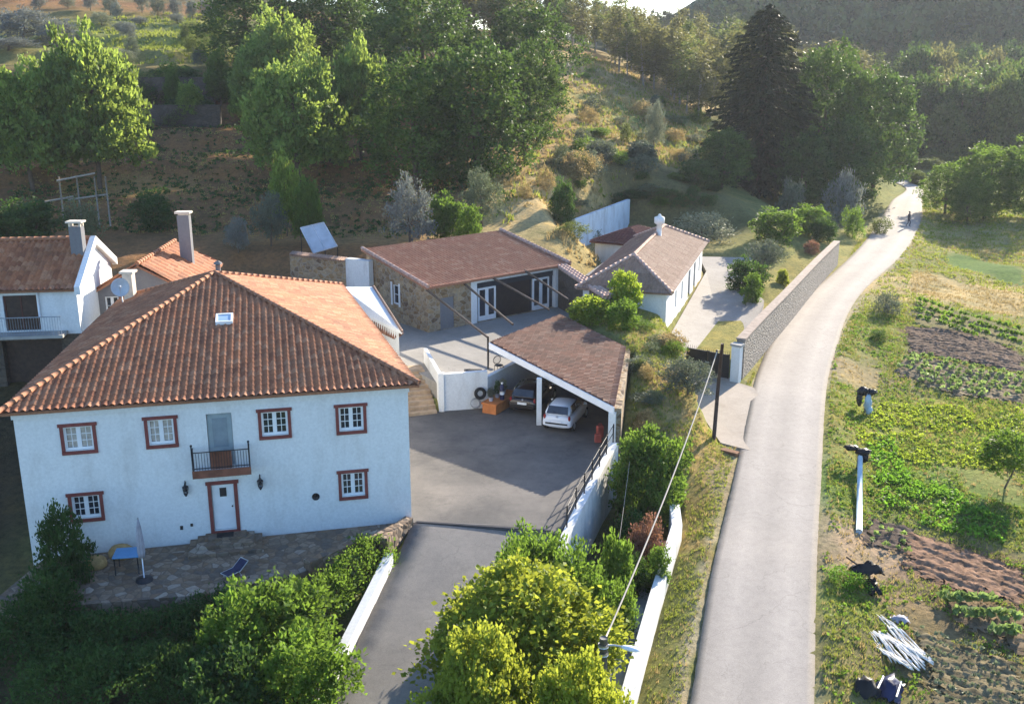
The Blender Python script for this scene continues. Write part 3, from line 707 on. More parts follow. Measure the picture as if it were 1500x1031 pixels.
for k in ('w1', 'w2', 'w3', 'w4', 'll', 'lr'):
    window(house, FH, *HW[k], trim='trim', tw=0.125, bars=(1, 2), curtain=(k in ('w1', 'w2')),
           label={'w1': 'window with drawn pale curtains'}.get(k))
# balcony door, balcony, front door
bd = sub('balcony_door', lambda q: (fbox(q, FH, 6.92, 7.84, -0.19, -0.13, 3.19, 5.36)), plain('grey_green_door', (0.30, 0.36, 0.38), 0.6, var=0.12), house)
sub('panel', lambda q: (fbox(q, FH, 7.10, 7.66, -0.129, -0.112, 3.95, 5.15), fbox(q, FH, 7.10, 7.66, -0.129, -0.112, 3.3, 3.8)), plain('grey_door_panel', (0.22, 0.27, 0.30), 0.35, var=0.15), bd)
def bal(q):
    fbox(q, FH, 6.28, 8.46, 0.0, 0.62, 2.98, 3.12); fbox(q, FH, 6.45, 6.65, 0.0, 0.35, 2.80, 2.975); fbox(q, FH, 8.1, 8.3, 0.0, 0.35, 2.80, 2.975)
bc = sub('balcony', bal, M['white_old'], house)
sub('floor_panel', lambda q: (fbox(q, FH, 6.26, 8.48, 0.625, 0.65, 2.98, 3.30), fbox(q, FH, 6.98, 7.78, 0.55, 0.575, 3.3, 4.02)), plain('rust_brown_panel', (0.20, 0.075, 0.045), 0.7, var=0.3), bc)
def rail(q):
    for s in np.arange(6.34, 8.45, 0.105): q.tube([FH(s, 0.6, 3.3), FH(s, 0.6, 4.0)], 0.011, 5)
    for z in (3.36, 4.02): fbox(q, FH, 6.3, 8.44, 0.585, 0.615, z, z + 0.035)
    for s in (6.3, 8.44):
        q.tube([FH(s, 0.6, 3.12), FH(s, 0.6, 4.3)], 0.03, 6); q.ball(FH(s, 0.6, 4.34), 0.05)
        for d in np.arange(0.08, 0.6, 0.12): q.tube([FH(s, d, 3.12), FH(s, d, 4.0)], 0.011, 5)
        q.tube([FH(s, 0, 4.02), FH(s, 0.6, 4.02)], 0.018, 5)
sub('railing', rail, M['iron'], bc)
dr_ = sub('front_door', lambda q: fbox(q, FH, 6.88, 7.71, -0.17, -0.10, 0.44, 2.40), M['frame'], house)
def dsur(q):
    fbox(q, FH, 6.72, 6.861, -0.02, 0.05, 0.42, 2.418); fbox(q, FH, 7.729, 7.87, -0.02, 0.05, 0.42, 2.418)
    fbox(q, FH, 6.66, 7.93, -0.02, 0.07, 2.42, 2.56); fbox(q, FH, 6.72, 7.87, -0.02, 0.07, 0.30, 0.415)
sub('surround', dsur, M['trim'], dr_)
sub('grille', lambda q: (fbox(q, FH, 7.17, 7.43, -0.098, -0.07, 1.85, 2.22),), M['iron'], dr_)
sub('handle', lambda q: q.ball(FH(7.62, -0.07, 1.4), 0.035), M['iron'], dr_)
for s in (5.91, 8.77):
    def lan(q, s=s):
        q.tube([FH(s, 0.02, 2.58), FH(s, 0.10, 2.72), FH(s, 0.2, 2.66)], 0.022, 6)
        q.tube([FH(s, 0.2, 2.66), FH(s, 0.2, 2.56), FH(s, 0.2, 2.5)], [0.02, 0.06, 0.13], 8)
        q.tube([FH(s, 0.2, 2.24), FH(s, 0.2, 2.16), FH(s, 0.2, 2.1)], [0.09, 0.06, 0.015], 8)
        for k in range(6):
            w = k * math.pi / 3; q.tube([np.array(FH(s, 0.2, 2.5)) + (0.12 * math.cos(w), 0.12 * math.sin(w), 0), np.array(FH(s, 0.2, 2.24)) + (0.085 * math.cos(w), 0.085 * math.sin(w), 0)], 0.01, 4)
    ln = sub('wall_lantern', lan, M['iron'], house)
    sub('lantern_glass', lambda q, s=s: q.tube([FH(s, 0.2, 2.49), FH(s, 0.2, 2.245)], [0.105, 0.072], 8), M['glass'], ln)
sub('round_vent', lambda q: q.tube([FH(10.92, -0.01, 1.51), FH(10.92, 0.035, 1.51)], 0.155, 16), M['iron'], house)
sub('small_vent', lambda q: fbox(q, FH, 5.55, 5.66, -0.01, 0.03, 0.62, 0.78), M['iron'], house)
sub('small_vent', lambda q: fbox(q, FH, 5.95, 6.05, -0.01, 0.03, 0.72, 0.84), M['iron'], house)
sub('cornice', lambda q: (fbox(q, FH, -0.05, 14.86, 0.0, 0.10, 5.74, 5.90),), M['white'], house)
# roof
EZ = 6.12
E = [(-18.98, 35.70, EZ), (-3.72, 39.22, EZ), (-9.75, 57.9, EZ), (-21.35, 54.5, EZ)]; AP = (-14.66, 49.6, 8.52)
mb = MB()
for i in range(4): roof_slope(mb, [E[i], E[(i + 1) % 4], AP], 0.285, 0.40, 0.045, 0.024)
roof = mb.build('roof', M['tile_a'], house)
mb = MB()
for i in range(4):
    a = np.array(E[i]) + (0, 0, 0.05); ridge(mb, a, np.array(AP) + (0, 0, 0.05), 0.10)
mb.build('hip_tiles', M['tile_a'], roof)
# roof window on the front slope
ctr = at_y(327, 446, 44.3)
def slope_z(x, y):
    a, b_, c_ = map(np.array, (E[0], E[1], AP)); n = np.cross(b_ - a, c_ - a); return a[2] - (n[0] * (x - a[0]) + n[1] * (y - a[1])) / n[2]
uf = np.array([0.974, 0.2255, 0]); vf = np.array([-0.2255, 0.974, 0]); g_ = (slope_z(ctr[0] + vf[0], ctr[1] + vf[1]) - slope_z(ctr[0], ctr[1])); vf = np.array([vf[0], vf[1], g_]); vf /= np.linalg.norm(vf)
nf = np.cross(uf, vf); c0 = np.array([ctr[0], ctr[1], slope_z(ctr[0], ctr[1])]) - 0.37 * uf - 0.45 * vf
sk = MB()
for o_, a_, b_ in ((c0, uf * 0.74, vf * 0.09), (c0 + vf * 0.81, uf * 0.74, vf * 0.09), (c0 + vf * 0.09, uf * 0.09, vf * 0.72), (c0 + uf * 0.65 + vf * 0.09, uf * 0.09, vf * 0.72)):
    sk.obox(o_ + nf * 0.0, a_, b_, nf * 0.16)
sw = sk.build('roof_window', M['frame'], roof)
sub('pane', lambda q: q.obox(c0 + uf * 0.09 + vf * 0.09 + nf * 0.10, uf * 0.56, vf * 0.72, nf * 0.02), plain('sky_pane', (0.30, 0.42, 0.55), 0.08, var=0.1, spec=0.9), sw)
# vent pipe with cap at the top of the roof
vp = at_y(314, 400, 48.4)
def vent(q):
    x, y, z = AP[0] + .1, AP[1] + .3, 8.42
    q.tube([(x, y, z), (x, y, z + 0.45)], 0.12, 10); q.tube([(x, y, z + 0.5), (x, y, z + 0.56), (x, y, z + 0.66)], [0.2, 0.2, 0.05], 10)
    for k in range(4): w = k * math.pi / 2; q.tube([(x + 0.09 * math.cos(w), y + 0.09 * math.sin(w), z + 0.44), (x + 0.09 * math.cos(w), y + 0.09 * math.sin(w), z + 0.51)], 0.02, 4)
sub('vent_pipe', vent, M['grey_plaster'], roof)
# satellite dish and stub chimney on the left slope
dp = at_y(179, 446, 52.0)
def lz(x, y):
    a, b_, c_ = map(np.array, (E[3], E[0], AP)); n = np.cross(b_ - a, c_ - a); return a[2] - (n[0] * (x - a[0]) + n[1] * (y - a[1])) / n[2]
zz = max(lz(dp[0], dp[1]), EZ)
def dish(q):
    c = np.array([dp[0], dp[1], zz + 0.85]); n = np.array([0.30, -0.90, 0.30]); n /= np.linalg.norm(n)
    a = np.cross(n, (0, 0, 1)); a /= np.linalg.norm(a); b_ = np.cross(a, n); rg = []
    for i in range(7):
        r = 0.46 * i / 6 + 1e-3; rg.append([c + n * (0.22 * (i / 6) ** 2 - 0.0) + r * (math.cos(w) * a + 1.05 * math.sin(w) * b_) for w in np.linspace(0, 2 * math.pi, 20, endpoint=False)])
    back = [[p - n * 0.03 for p in r] for r in rg[::-1]]
    q.loft(rg + back, cap=False)
    q.tube([c - n * 0.03, c - n * 0.2 - b_ * 0.1, (dp[0], dp[1] + 0.15, zz - 0.2)], 0.035, 6)
    q.tube([c - b_ * 0.45 + n * 0.2, c + n * 0.55], 0.02, 5); q.ball(c + n * 0.56, 0.07)
ds = sub('satellite_dish', dish, M['dish'], roof)
def stub(q):
    x, y = dp[0] + 0.1, dp[1] + 1.0; z = lz(x, y)
    q.box(x - 0.25, y - 0.25, z - 0.4, x + 0.25, y + 0.25, z + 1.35); q.box(x - 0.36, y - 0.36, z + 1.352, x + 0.36, y + 0.36, z + 1.46)
sub('chimney', stub, M['ivory'], roof)

# ------------------------------------------------------------------ left house with balcony
L0, L1 = (-40.0, 50.3), (-22.9, 52.6)
lh = thing('white_house', 'white house on the left edge with tiled gable roof, grey chimney and dark balcony door', 'house', (L0[0], L0[1], 2.4))
FLh = frame_of(L0, L1)
LR_ = (-24.0, 61.0); LL_ = (-41.2, 58.6)
nl = np.array([L1[1] - L0[1], -(L1[0] - L0[0])]); nl /= np.linalg.norm(nl); back = -nl
Bq = lambda p, d: (p[0] + back[0] * d, p[1] + back[1] * d)
sL = lambda px, py: None
def on_wall(o, e, px, py):
    o = np.array(o[:2], float); e = np.array(e[:2], float); u = (e - o) / np.linalg.norm(e - o); n = np.array([u[1], -u[0]])
    d = ray(px, py); t = (o @ n) / (d[:2] @ n); p = np.array([0, 0, CAM_H]) + t * d
    return float((p[:2] - o) @ u), float(p[2])
d0 = on_wall(L0, L1, 10, 485); d1 = on_wall(L0, L1, 54, 432)
EL = 7.15; RZ = 8.95; DEP = 7.6
mb = MB()
b1, b0 = Bq(L1, DEP), Bq(L0, DEP); m1, m0 = Bq(L1, DEP / 2), Bq(L0, DEP / 2)
ZS = d0[1] - 0.25
wall_face(mb, L0, L1, ZS, EL, [(d0[0], d0[1], d1[0], d1[1])])
wall_face(mb, L1, b1, ZS, EL); wall_face(mb, b1, b0, ZS, EL); wall_face(mb, b0, L0, ZS, EL)
mb.add([(*L1, EL), (*b1, EL), (*m1, RZ)], [(0, 1, 2)]); mb.add([(*b0, EL), (*L0, EL), (*m0, RZ)], [(0, 1, 2)])
mb.build('wall', M['white'], lh)
def lowst(q):
    wall_face(q, L0, L1, 1.2, ZS, [(13.2, 1.6, 16.2, ZS - 0.3)], 0.6); wall_face(q, L1, b1, 1.2, ZS); wall_face(q, b1, b0, 1.2, ZS); wall_face(q, b0, L0, 1.2, ZS)
sub('lower_wall', lowst, M['earthstone'], lh)  # dark stone put in for the shaded void under the balcony
sub('dark_opening', lambda q: fbox(q, FLh, 13.22, 16.18, -0.55, -0.45, 1.6, ZS - 0.32), M['dark_wood'], lh)  # dark panel added to read as a black opening below the balcony
def ldoor(q): fbox(q, FLh, d0[0] + 0.02, d1[0] - 0.02, -0.16, -0.10, d0[1] + 0.02, d1[1] - 0.02)
ld = sub('balcony_door', ldoor, M['dark_wood'], lh)
sub('mullion', lambda q: [fbox(q, FLh, x, x + 0.07, -0.098, -0.06, d0[1] + 0.05, d1[1] - 0.05) for x in (d0[0] + 0.04, (d0[0] + d1[0]) / 2 - 0.035, d1[0] - 0.11)], plain('dark_red_frame', (0.09, 0.03, 0.022), 0.6), ld)
lb = sub('balcony', lambda q: fbox(q, FLh, 10.0, 16.6, 0.0, 1.0, d0[1] - 0.22, d0[1] - 0.06), M['concrete'], lh)
def lrail(q):
    for s in np.arange(10.05, 16.6, 0.13): q.tube([FLh(s, 0.94, d0[1] - 0.06), FLh(s, 0.94, d0[1] + 0.9)], 0.010, 4)
    fbox(q, FLh, 10.0, 16.6, 0.92, 0.97, d0[1] + 0.9, d0[1] + 0.94)
sub('railing', lrail, plain('pale_rail', (0.30, 0.33, 0.36), 0.5), lb)
sub('downpipe', lambda q: q.tube([FLh(15.3, 0.07, EL - 0.1), FLh(15.3, 0.07, d0[1] + 0.75)], 0.06, 8), M['frame'], lh)
mb = MB(); o = 0.35
ef0, ef1 = (L0[0] + nl[0] * o, L0[1] + nl[1] * o, EL - 0.02), (L1[0] + nl[0] * o, L1[1] + nl[1] * o, EL - 0.02)
eb0, eb1 = (*Bq(L0, DEP + o), EL - 0.02), (*Bq(L1, DEP + o), EL - 0.02)
r0, r1 = (*m0, RZ + 0.12), (*m1, RZ + 0.12)
roof_slope(mb, [ef0, ef1, r1, r0], 0.30, 0.42, 0.05, 0.04); roof_slope(mb, [eb1, eb0, r0, r1], 0.30, 0.42, 0.05, 0.04)
lr = mb.build('roof', M['tile_a'], lh)
mb = MB(); ridge(mb, np.array(r0) + (0, 0, .05), np.array(r1) + (0, 0, .05), 0.13); mb.build('ridge_tiles', M['tile_a'], lr)
# pale raked verge boards on the gable
def verge(q):
    u = np.array([L1[0] - L0[0], L1[1] - L0[1], 0]); u /= np.linalg.norm(u)
    for a, b_ in ((ef1, r1), (eb1, r1)):
        a = np.array(a) + (0, 0, 0.10); b2 = np.array(b_) + (0, 0, 0.16)
        q.obox(a - (0, 0, 0.42), u * 0.30, b2 - a, (0, 0, 0.42))
sub('verge_board', verge, M['white'], lr)
def gable_board(q):
    u = np.array([L1[0] - L0[0], L1[1] - L0[1], 0]); u /= np.linalg.norm(u)
    q.add([np.array((*L1, EL)) + u * 0.02, np.array((*b1, EL)) + u * 0.02, np.array((*m1, RZ)) + u * 0.02, np.array((*L1, EL)) + u * 0.06, np.array((*b1, EL)) + u * 0.06, np.array((*m1, RZ)) + u * 0.06], [(3, 4, 5), (2, 1, 0), (0, 1, 4, 3), (1, 2, 5, 4), (2, 0, 3, 5)])
sub('gable_panel', gable_board, M['white'], lh)
cp = at_y(118, 388, 55.2)
def chim(q):
    x, y, z = cp[0], cp[1], 7.2
    q.box(x - 0.33, y - 0.24, z, x + 0.33, y + 0.24, 9.95)
def cap(q):
    x, y = cp[0], cp[1]
    for sx in (-0.33, 0.23):
        for sy in (-0.22, 0.12): q.box(x + sx, y + sy, 9.952, x + sx + 0.1, y + sy + 0.1, 10.15)
    q.box(x - 0.43, y - 0.34, 10.152, x + 0.43, y + 0.34, 10.25)
ch = sub('chimney', chim, M['grey_plaster'], lr); sub('chimney_cap', cap, M['ivory'], ch)

# ------------------------------------------------------------------ rear wing behind the pyramid roof
G0, G1 = (-23.6, 56.6), (-18.6, 57.4)
rw = thing('rear_wing', 'small grey rendered gable wing with striped terracotta roof behind the pyramid roof', 'house', (G0[0], G0[1], 2.5))
gu = np.array([G1[0] - G0[0], G1[1] - G0[1]]); GL = np.linalg.norm(gu); gu /= GL; gb = np.array([-gu[1], gu[0]])
gb = gb + 0.12 * gu; gb /= np.linalg.norm(gb)
GE, GR, GD = 6.15, 7.55, 7.5
g = lambda s, d, z: (G0[0] + gu[0] * s + gb[0] * d, G0[1] + gu[1] * s + gb[1] * d, z)
mb = MB()
hx0 = 1.05
wall_face(mb, G0, G1, 1.2, GE - 0.1, [(0.5, 4.6, 1.25, 5.7)])
for a, b_ in ((g(GL, 0, 0), g(GL, GD, 0)), (g(GL, GD, 0), g(0, GD, 0)), (g(0, GD, 0), g(0, 0, 0))): wall_face(mb, a, b_, 1.2, GE - 0.1)
mb.add([g(0, 0, GE - 0.1), g(GL, 0, GE - 0.1), g(GL / 2, 0, GR - 0.12)], [(0, 1, 2)]); mb.add([g(GL, GD, GE - 0.1), g(0, GD, GE - 0.1), g(GL / 2, GD, GR - 0.12)], [(0, 1, 2)])
mb.build('wall', M['grey_plaster'], rw)
window(rw, frame_of(G0, G1), 0.5, 4.6, 1.25, 5.7, bars=(0, 1))
mb = MB()
roof_slope(mb, [g(GL + 0.3, GD, GE - 0.22), g(GL / 2, GD, GR), g(GL / 2, -0.25, GR), g(GL + 0.3, -0.25, GE - 0.22)][::-1][0:0] or [g(GL + 0.3, -0.25, GE - 0.2), g(GL + 0.3, GD, GE - 0.2), g(GL / 2, GD, GR), g(GL / 2, -0.25, GR)], 0.62, 0.42, 0.06, 0.03)
roof_slope(mb, [g(-0.3, GD, GE - 0.2), g(-0.3, -0.25, GE - 0.2), g(GL / 2, -0.25, GR), g(GL / 2, GD, GR)], 0.30, 0.42, 0.05, 0.03)
rr_ = mb.build('roof', M['tile_a'], rw)
mb = MB(); ridge(mb, np.array(g(GL / 2, -0.3, GR + .05)), np.array(g(GL / 2, GD, GR + .05)), 0.13); mb.build('ridge_tiles', M['tile_a'], rr_)
tc = at_y(274, 372, 62.0)
def tch(q): q.box(tc[0] - 0.36, tc[1] - 0.22, 5.4, tc[0] + 0.36, tc[1] + 0.22, 9.55)
tcp = sub('chimney', tch, M['grey_plaster'], rw)
sub('chimney_cap', lambda q: (q.box(tc[0] - 0.3, tc[1] - 0.18, 9.552, tc[0] + 0.3, tc[1] + 0.18, 9.66), q.box(tc[0] - 0.46, tc[1] - 0.32, 9.662, tc[0] + 0.46, tc[1] + 0.32, 9.78)), M['ivory'], tcp)

# ------------------------------------------------------------------ stone barn
B0, B1 = np.array([-5.46, 64.94]), np.array([3.8, 72.6])
bu = (B1 - B0) / np.linalg.norm(B1 - B0); bn = np.array([-bu[1], bu[0]]); BL = float(np.linalg.norm(B1 - B0)); BD = 7.4
barn = thing('stone_barn', 'ochre stone barn with pink tiled roof and white framed glazed opening', 'house', (B0[0], B0[1], 1.4))
Bw = lambda s, d, z: (B0[0] + bu[0] * s + bn[0] * d, B0[1] + bu[1] * s + bn[1] * d, z)
FB = frame_of(B0, B1); z0, ze, zr = 1.4, 4.45, 5.75
holes = [(0.95, 1.42, 2.1, 3.55), (4.0, 1.42, 11.1, 4.15)]
BR_, BLr = Bw(BL, BD, 0), Bw(0, BD, 0)
mb = MB()
wall_face(mb, B0, B1, 0.6, ze, holes[:1] + [(3.5, 1.401, 11.55, 4.43)], 0.35)
def rake(mb, a, b, za, zb, zlo, hl=()):
    wall_face(mb, a, b, zlo, za, hl); mb.add([(a[0], a[1], za), (b[0], b[1], za), (b[0], b[1], zb)], [(0, 1, 2)]) if zb > za else mb.add([(a[0], a[1], za), (b[0], b[1], za), (a[0], a[1], zb)], [(0, 1, 2)])
Ll = float(BD)
wall_face(mb, BLr, B0, 0.6, ze, [(3.2, 2.6, 3.95, 3.95)], 0.25)
mb.add([(BLr[0], BLr[1], ze), (B0[0], B0[1], ze), (BLr[0], BLr[1], zr)], [(0, 1, 2)])
wall_face(mb, B1, BR_, 0.6, ze); mb.add([(B1[0], B1[1], ze), (BR_[0], BR_[1], ze), (BR_[0], BR_[1], zr)], [(0, 1, 2)])
wall_face(mb, BR_, BLr, 0.6, zr)
mb.build('wall', M['stone'], barn)
FBl = frame_of(BLr, B0)
window(barn, FBl, 3.2, 2.6, 3.95, 3.95, bars=(0, 1), leaves=1)
sub('side_window_surround', lambda q: (fbox(q, FBl, 3.02, 3.2, -0.02, 0.03, 2.5, 4.1), fbox(q, FBl, 3.95, 4.13, -0.02, 0.03, 2.5, 4.1)), M['white'], barn)
sub('blocked_door', lambda q: fbox(q, FB, 0.97, 2.08, -0.3, -0.05, 1.42, 3.53), M['grey_plaster'], barn)
def surround(q):
    fbox(q, FB, 3.502, 4.0, -0.3, 0.04, 1.402, 4.15); fbox(q, FB, 11.1, 11.548, -0.3, 0.04, 1.402, 4.15); fbox(q, FB, 3.502, 11.548, -0.3, 0.045, 4.152, 4.428)
sub('white_surround', surround, M['white'], barn)
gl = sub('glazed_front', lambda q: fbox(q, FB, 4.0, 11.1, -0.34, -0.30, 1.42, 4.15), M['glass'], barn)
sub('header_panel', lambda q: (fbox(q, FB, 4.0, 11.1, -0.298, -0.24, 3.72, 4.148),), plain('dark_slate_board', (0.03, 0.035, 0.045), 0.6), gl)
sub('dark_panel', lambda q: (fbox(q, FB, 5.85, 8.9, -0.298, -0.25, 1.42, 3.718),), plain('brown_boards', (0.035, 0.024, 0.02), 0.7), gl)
for s0 in (4.25, 9.15):
    dm = MB()
    for k in range(2):
        a = s0 + k * 0.78
        fbox(dm, FB, a, a + 0.12, -0.296, -0.18, 1.43, 3.70); fbox(dm, FB, a + 0.64, a + 0.76, -0.296, -0.18, 1.43, 3.70)
        fbox(dm, FB, a + 0.12, a + 0.64, -0.296, -0.18, 1.43, 1.75); fbox(dm, FB, a + 0.12, a + 0.64, -0.296, -0.18, 3.58, 3.70)
    dd = dm.build('glazed_door', M['frame'], barn)
    sub('pane', lambda q, s0=s0: [fbox(q, FB, s0 + k * 0.78 + 0.1, s0 + k * 0.78 + 0.66, -0.25, -0.235, 1.7, 3.62) for k in range(2)], M['glass'], dd)
mb = MB(); o = 0.35
roof_slope(mb, [Bw(-0.3, -o, ze + 0.05), Bw(BL + 0.3, -o, ze + 0.05), Bw(BL + 0.3, BD + 0.2, zr + 0.18), Bw(-0.3, BD + 0.2, zr + 0.18)], 0.27, 0.40, 0.020, 0.022)
br = mb.build('roof', M['tile_b'], barn)
M['pink'] = plain('pale_pink_tile', (0.50, 0.33, 0.26), 0.8, var=0.25)
sub('verge_tiles', lambda q: ridge(q, Bw(BL + 0.2, -o, ze + 0.14), Bw(BL + 0.2, BD + 0.2, zr + 0.26), 0.14), M['pink'], br)
sub('verge_tiles', lambda q: ridge(q, Bw(-0.2, -o, ze + 0.12), Bw(-0.2, BD + 0.2, zr + 0.24), 0.12), M['pink'], br)

# wing wall with tile coping between barn and fig
A_, Bv = np.array([3.55, 72.2]), np.array([6.25, 64.4])
wing = thing('wing_wall', 'stone wing wall with sloping pale tile coping beside the stone barn', 'wall', (A_[0], A_[1], 1.0))
wd = (Bv - A_) / np.linalg.norm(Bv - A_); wn_ = np.array([-wd[1], wd[0]])
def wing_b(q):
    p = [A_ - wn_ * 0.25, Bv - wn_ * 0.25, Bv + wn_ * 0.25, A_ + wn_ * 0.25]; q.prism([tuple(x) for x in p], 0.4, [4.35, 3.85, 3.85, 4.35])
sub('wall', wing_b, M['earthstone'], wing)
mb = MB()
e = lambda P_, s, z: (P_[0] + wn_[0] * s, P_[1] + wn_[1] * s, z)
ncp = 18
for i in range(ncp):
    t0, t1 = i / ncp, (i + 1.06) / ncp
    for s in (-0.28, 0.0, 0.28):
        mb.tube([e(A_ * (1 - t0) + Bv * t0, s, 4.42 - 0.5 * t0), e(A_ * (1 - t1) + Bv * t1, s, 4.42 - 0.5 * t1)], [0.17, 0.14], 8)
mb.build('coping', bpy.data.materials['pale_pink_tile'], wing)

# ------------------------------------------------------------------ carport
CA, CD, CC, CB = (-1.25, 55.8, 3.30), (5.0, 47.2, 2.42), (6.55, 56.6, 2.75), (3.0, 62.3, 3.65)
cpt = thing('carport', 'open carport with mottled brown tile roof, white post and stone side wall', 'carport', (1.4, 51.2, 0))
_n = np.cross(np.array(CD) - CA, np.array(CC) - CA); CB = (CB[0], CB[1], float(CA[2] - (_n[0] * (CB[0] - CA[0]) + _n[1] * (CB[1] - CA[1])) / _n[2]))
mb = MB()
roof_slope(mb, [CD, CC, CB, CA], 0.22, 0.32, 0.034, 0.03)
cr = mb.build('roof', M['tile_c'], cpt)
dA = np.array(CD) - np.array(CA)
def fascia(q):
    a = np.array(CA) - (0.06, 0.05, 0.0); q.obox(a - (0, 0, 0.40), dA, np.array([0.05, 0.04, 0]), (0, 0, 0.36))
sub('fascia_beam', fascia, M['frame'], cpt)
def pst(q):
    q.box(1.30, 51.12, 0.0, 1.56, 51.38, 2.58)
sub('post', pst, M['white'], cpt)
def rpst(q):
    q.prism([(4.72, 47.3), (5.05, 47.15), (5.18, 47.7), (4.85, 47.85)], -0.3, 2.05)
sub('post', rpst, M['white'], cpt)
def side(q):
    q.prism([(4.98, 47.45), (5.36, 47.4), (6.85, 56.9), (6.5, 57.0)], -2.2, [2.23, 2.23, 2.55, 2.55])
sub('side_wall', side, M['stone'], cpt)
def backw(q):
    q.prism([(2.85, 62.1), (3.0, 61.85), (6.5, 57.0), (6.75, 57.2), (3.2, 62.4)], -1, [CB[2] - .25, CB[2] - .25, 2.45, 2.45, CB[2] - .25])
sub('back_wall', backw, M['stone'], cpt)
sub('rafter', lambda q: [q.obox(np.array(CA) + dA * t - (0, 0, 0.30), (np.array(CB) * (1 - t) + np.array(CC) * t - np.array(CA) - dA * t) * 0.98, np.array([0.08, 0.03, 0]), (0, 0, 0.12)) for t in (0.2, 0.4, 0.6, 0.8)], M['beam_wood'], cpt)

# ------------------------------------------------------------------ terrace walls, stairs
tw = thing('terrace_wall', 'white rendered retaining wall with corner pier below the terrace', 'wall', (-3.84, 53.4, 0))
def tws(q):
    q.prism([(-3.92, 53.35), (-1.35, 53.95), (-1.42, 54.22), (-3.95, 53.62)], -0.5, 2.12)
    q.prism([(-1.40, 53.95), (2.6, 61.2), (2.35, 61.35), (-1.62, 54.1)], -0.5, [1.75, 1.75, 1.75, 1.75])
sub('wall', tws, M['white'], tw)
sub('pier', lambda q: (q.box(-4.02, 53.28, -0.4, -3.72, 53.58, 2.2)), M['white'], tw)
sub('stair_parapet', lambda q: q.prism([(-4.05, 53.60), (-3.85, 53.62), (-5.0, 58.0), (-5.2, 57.95)], -0.5, [2.1, 2.1, 2.3, 2.3]), M['white'], tw)
st = thing('stone_stairs', 'worn ochre stone stairs climbing between house corner and white terrace wall', 'stairs', (-5.0, 53, 0))
def stair(q):
    a0, a1 = np.array([-5.85, 52.4]), np.array([-4.1, 53.0]); dv = np.array([-0.27, 0.96])
    for i in range(9):
        h = 0.165 * (i + 1); o0 = a0 + dv * 0.42 * i; o1 = a1 + dv * 0.42 * i
        q.obox((o0[0], o0[1], -0.3), (o1[0] - o0[0], o1[1] - o0[1], 0), (dv[0] * 4.6 - dv[0] * 0.42 * i, dv[1] * 4.6 - dv[1] * 0.42 * i, 0), (0, 0, h + 0.3 - 0.002 * i))
sub('steps', stair, plain('worn_ochre_step', (.42, .30, .19), .9, var=.35, scale=2.0, bmp=.4), st)
# white lean-to roof behind the right rear corner of the roof
ws = thing('lean_to', 'small lean-to with sunlit white sloping roof between the pyramid roof and the stone barn', 'lean-to', (-10.5, 62, 1.4))
lt = [at_z(500, 420, 4.5), at_z(547, 420, 4.5), at_z(589, 486, 3.7), at_z(538, 462, 3.7)]
def slabw(q): q.add([tuple(v) for v in lt] + [tuple(v - np.array([0, 0, .16])) for v in lt], [(0, 3, 2, 1), (4, 5, 6, 7)] + [(i, (i + 1) % 4, 4 + (i + 1) % 4, 4 + i) for i in range(4)])
sub('roof', slabw, M['white'], ws)
ctr_ = sum(lt) / 4
sub('wall', lambda q: q.prism([tuple((v * .9 + ctr_ * .1)[:2]) for v in lt][::-1], 0.6, [float(v[2]) - .165 for v in lt][::-1]), M['white_old'], ws)
sub('edge_tiles', lambda q: ridge(q, lt[1] + (0, 0, .03), lt[2] + (0, 0, .03), 0.08, .3), M['tile_d'], ws)
lo4 = [at_z(536, 463, 3.5), at_z(588, 488, 3.5), at_z(578, 497, 3.0), at_z(520, 470, 3.0)]
mb = MB(); roof_slope(mb, [lo4[3], lo4[2], lo4[1], lo4[0]], .28, .4); mb.build('lower_roof', M['tile_c'], ws)
p0, p1 = at_y(543, 383, 69.5), at_y(428, 395, 73.0)
cw = thing('coped_wall', 'low rubble wall with tile coping and white end pier left of the stone barn', 'wall', (float(p0[0]), float(p0[1]), 2.5))
dv = (p1 - p0)[:2]; dv /= np.linalg.norm(dv); nv_ = np.array([-dv[1], dv[0]])
def cwb(q): q.prism([tuple(p0[:2] + dv * 2.0 - nv_ * .2), tuple(p1[:2] - nv_ * .2), tuple(p1[:2] + nv_ * .2), tuple(p0[:2] + dv * 2.0 + nv_ * .2)], 1.2, float(p0[2]) - 0.12)
sub('wall', cwb, M['stone'], cw)
def cwc(q):
    L_ = np.linalg.norm((p1 - p0)[:2])
    for i in range(int((L_ - 2.0) / 0.22)):
        c = p0[:2] + dv * (2.1 + i * 0.22); q.tube([(c[0] - nv_[0] * .32, c[1] - nv_[1] * .32, p0[2] - 0.14), (c[0], c[1], p0[2] + 0.02), (c[0] + nv_[0] * .32, c[1] + nv_[1] * .32, p0[2] - 0.14)], 0.11, 6)
sub('coping', cwc, M['tile_d'], cw)
sub('pier', lambda q: q.prism([tuple(p0[:2] - nv_ * .25), tuple(p0[:2] + dv * 2.0 - nv_ * .25), tuple(p0[:2] + dv * 2.0 + nv_ * .25), tuple(p0[:2] + nv_ * .25)], 1.2, float(p0[2]) + 0.06), M['white_old'], cw)

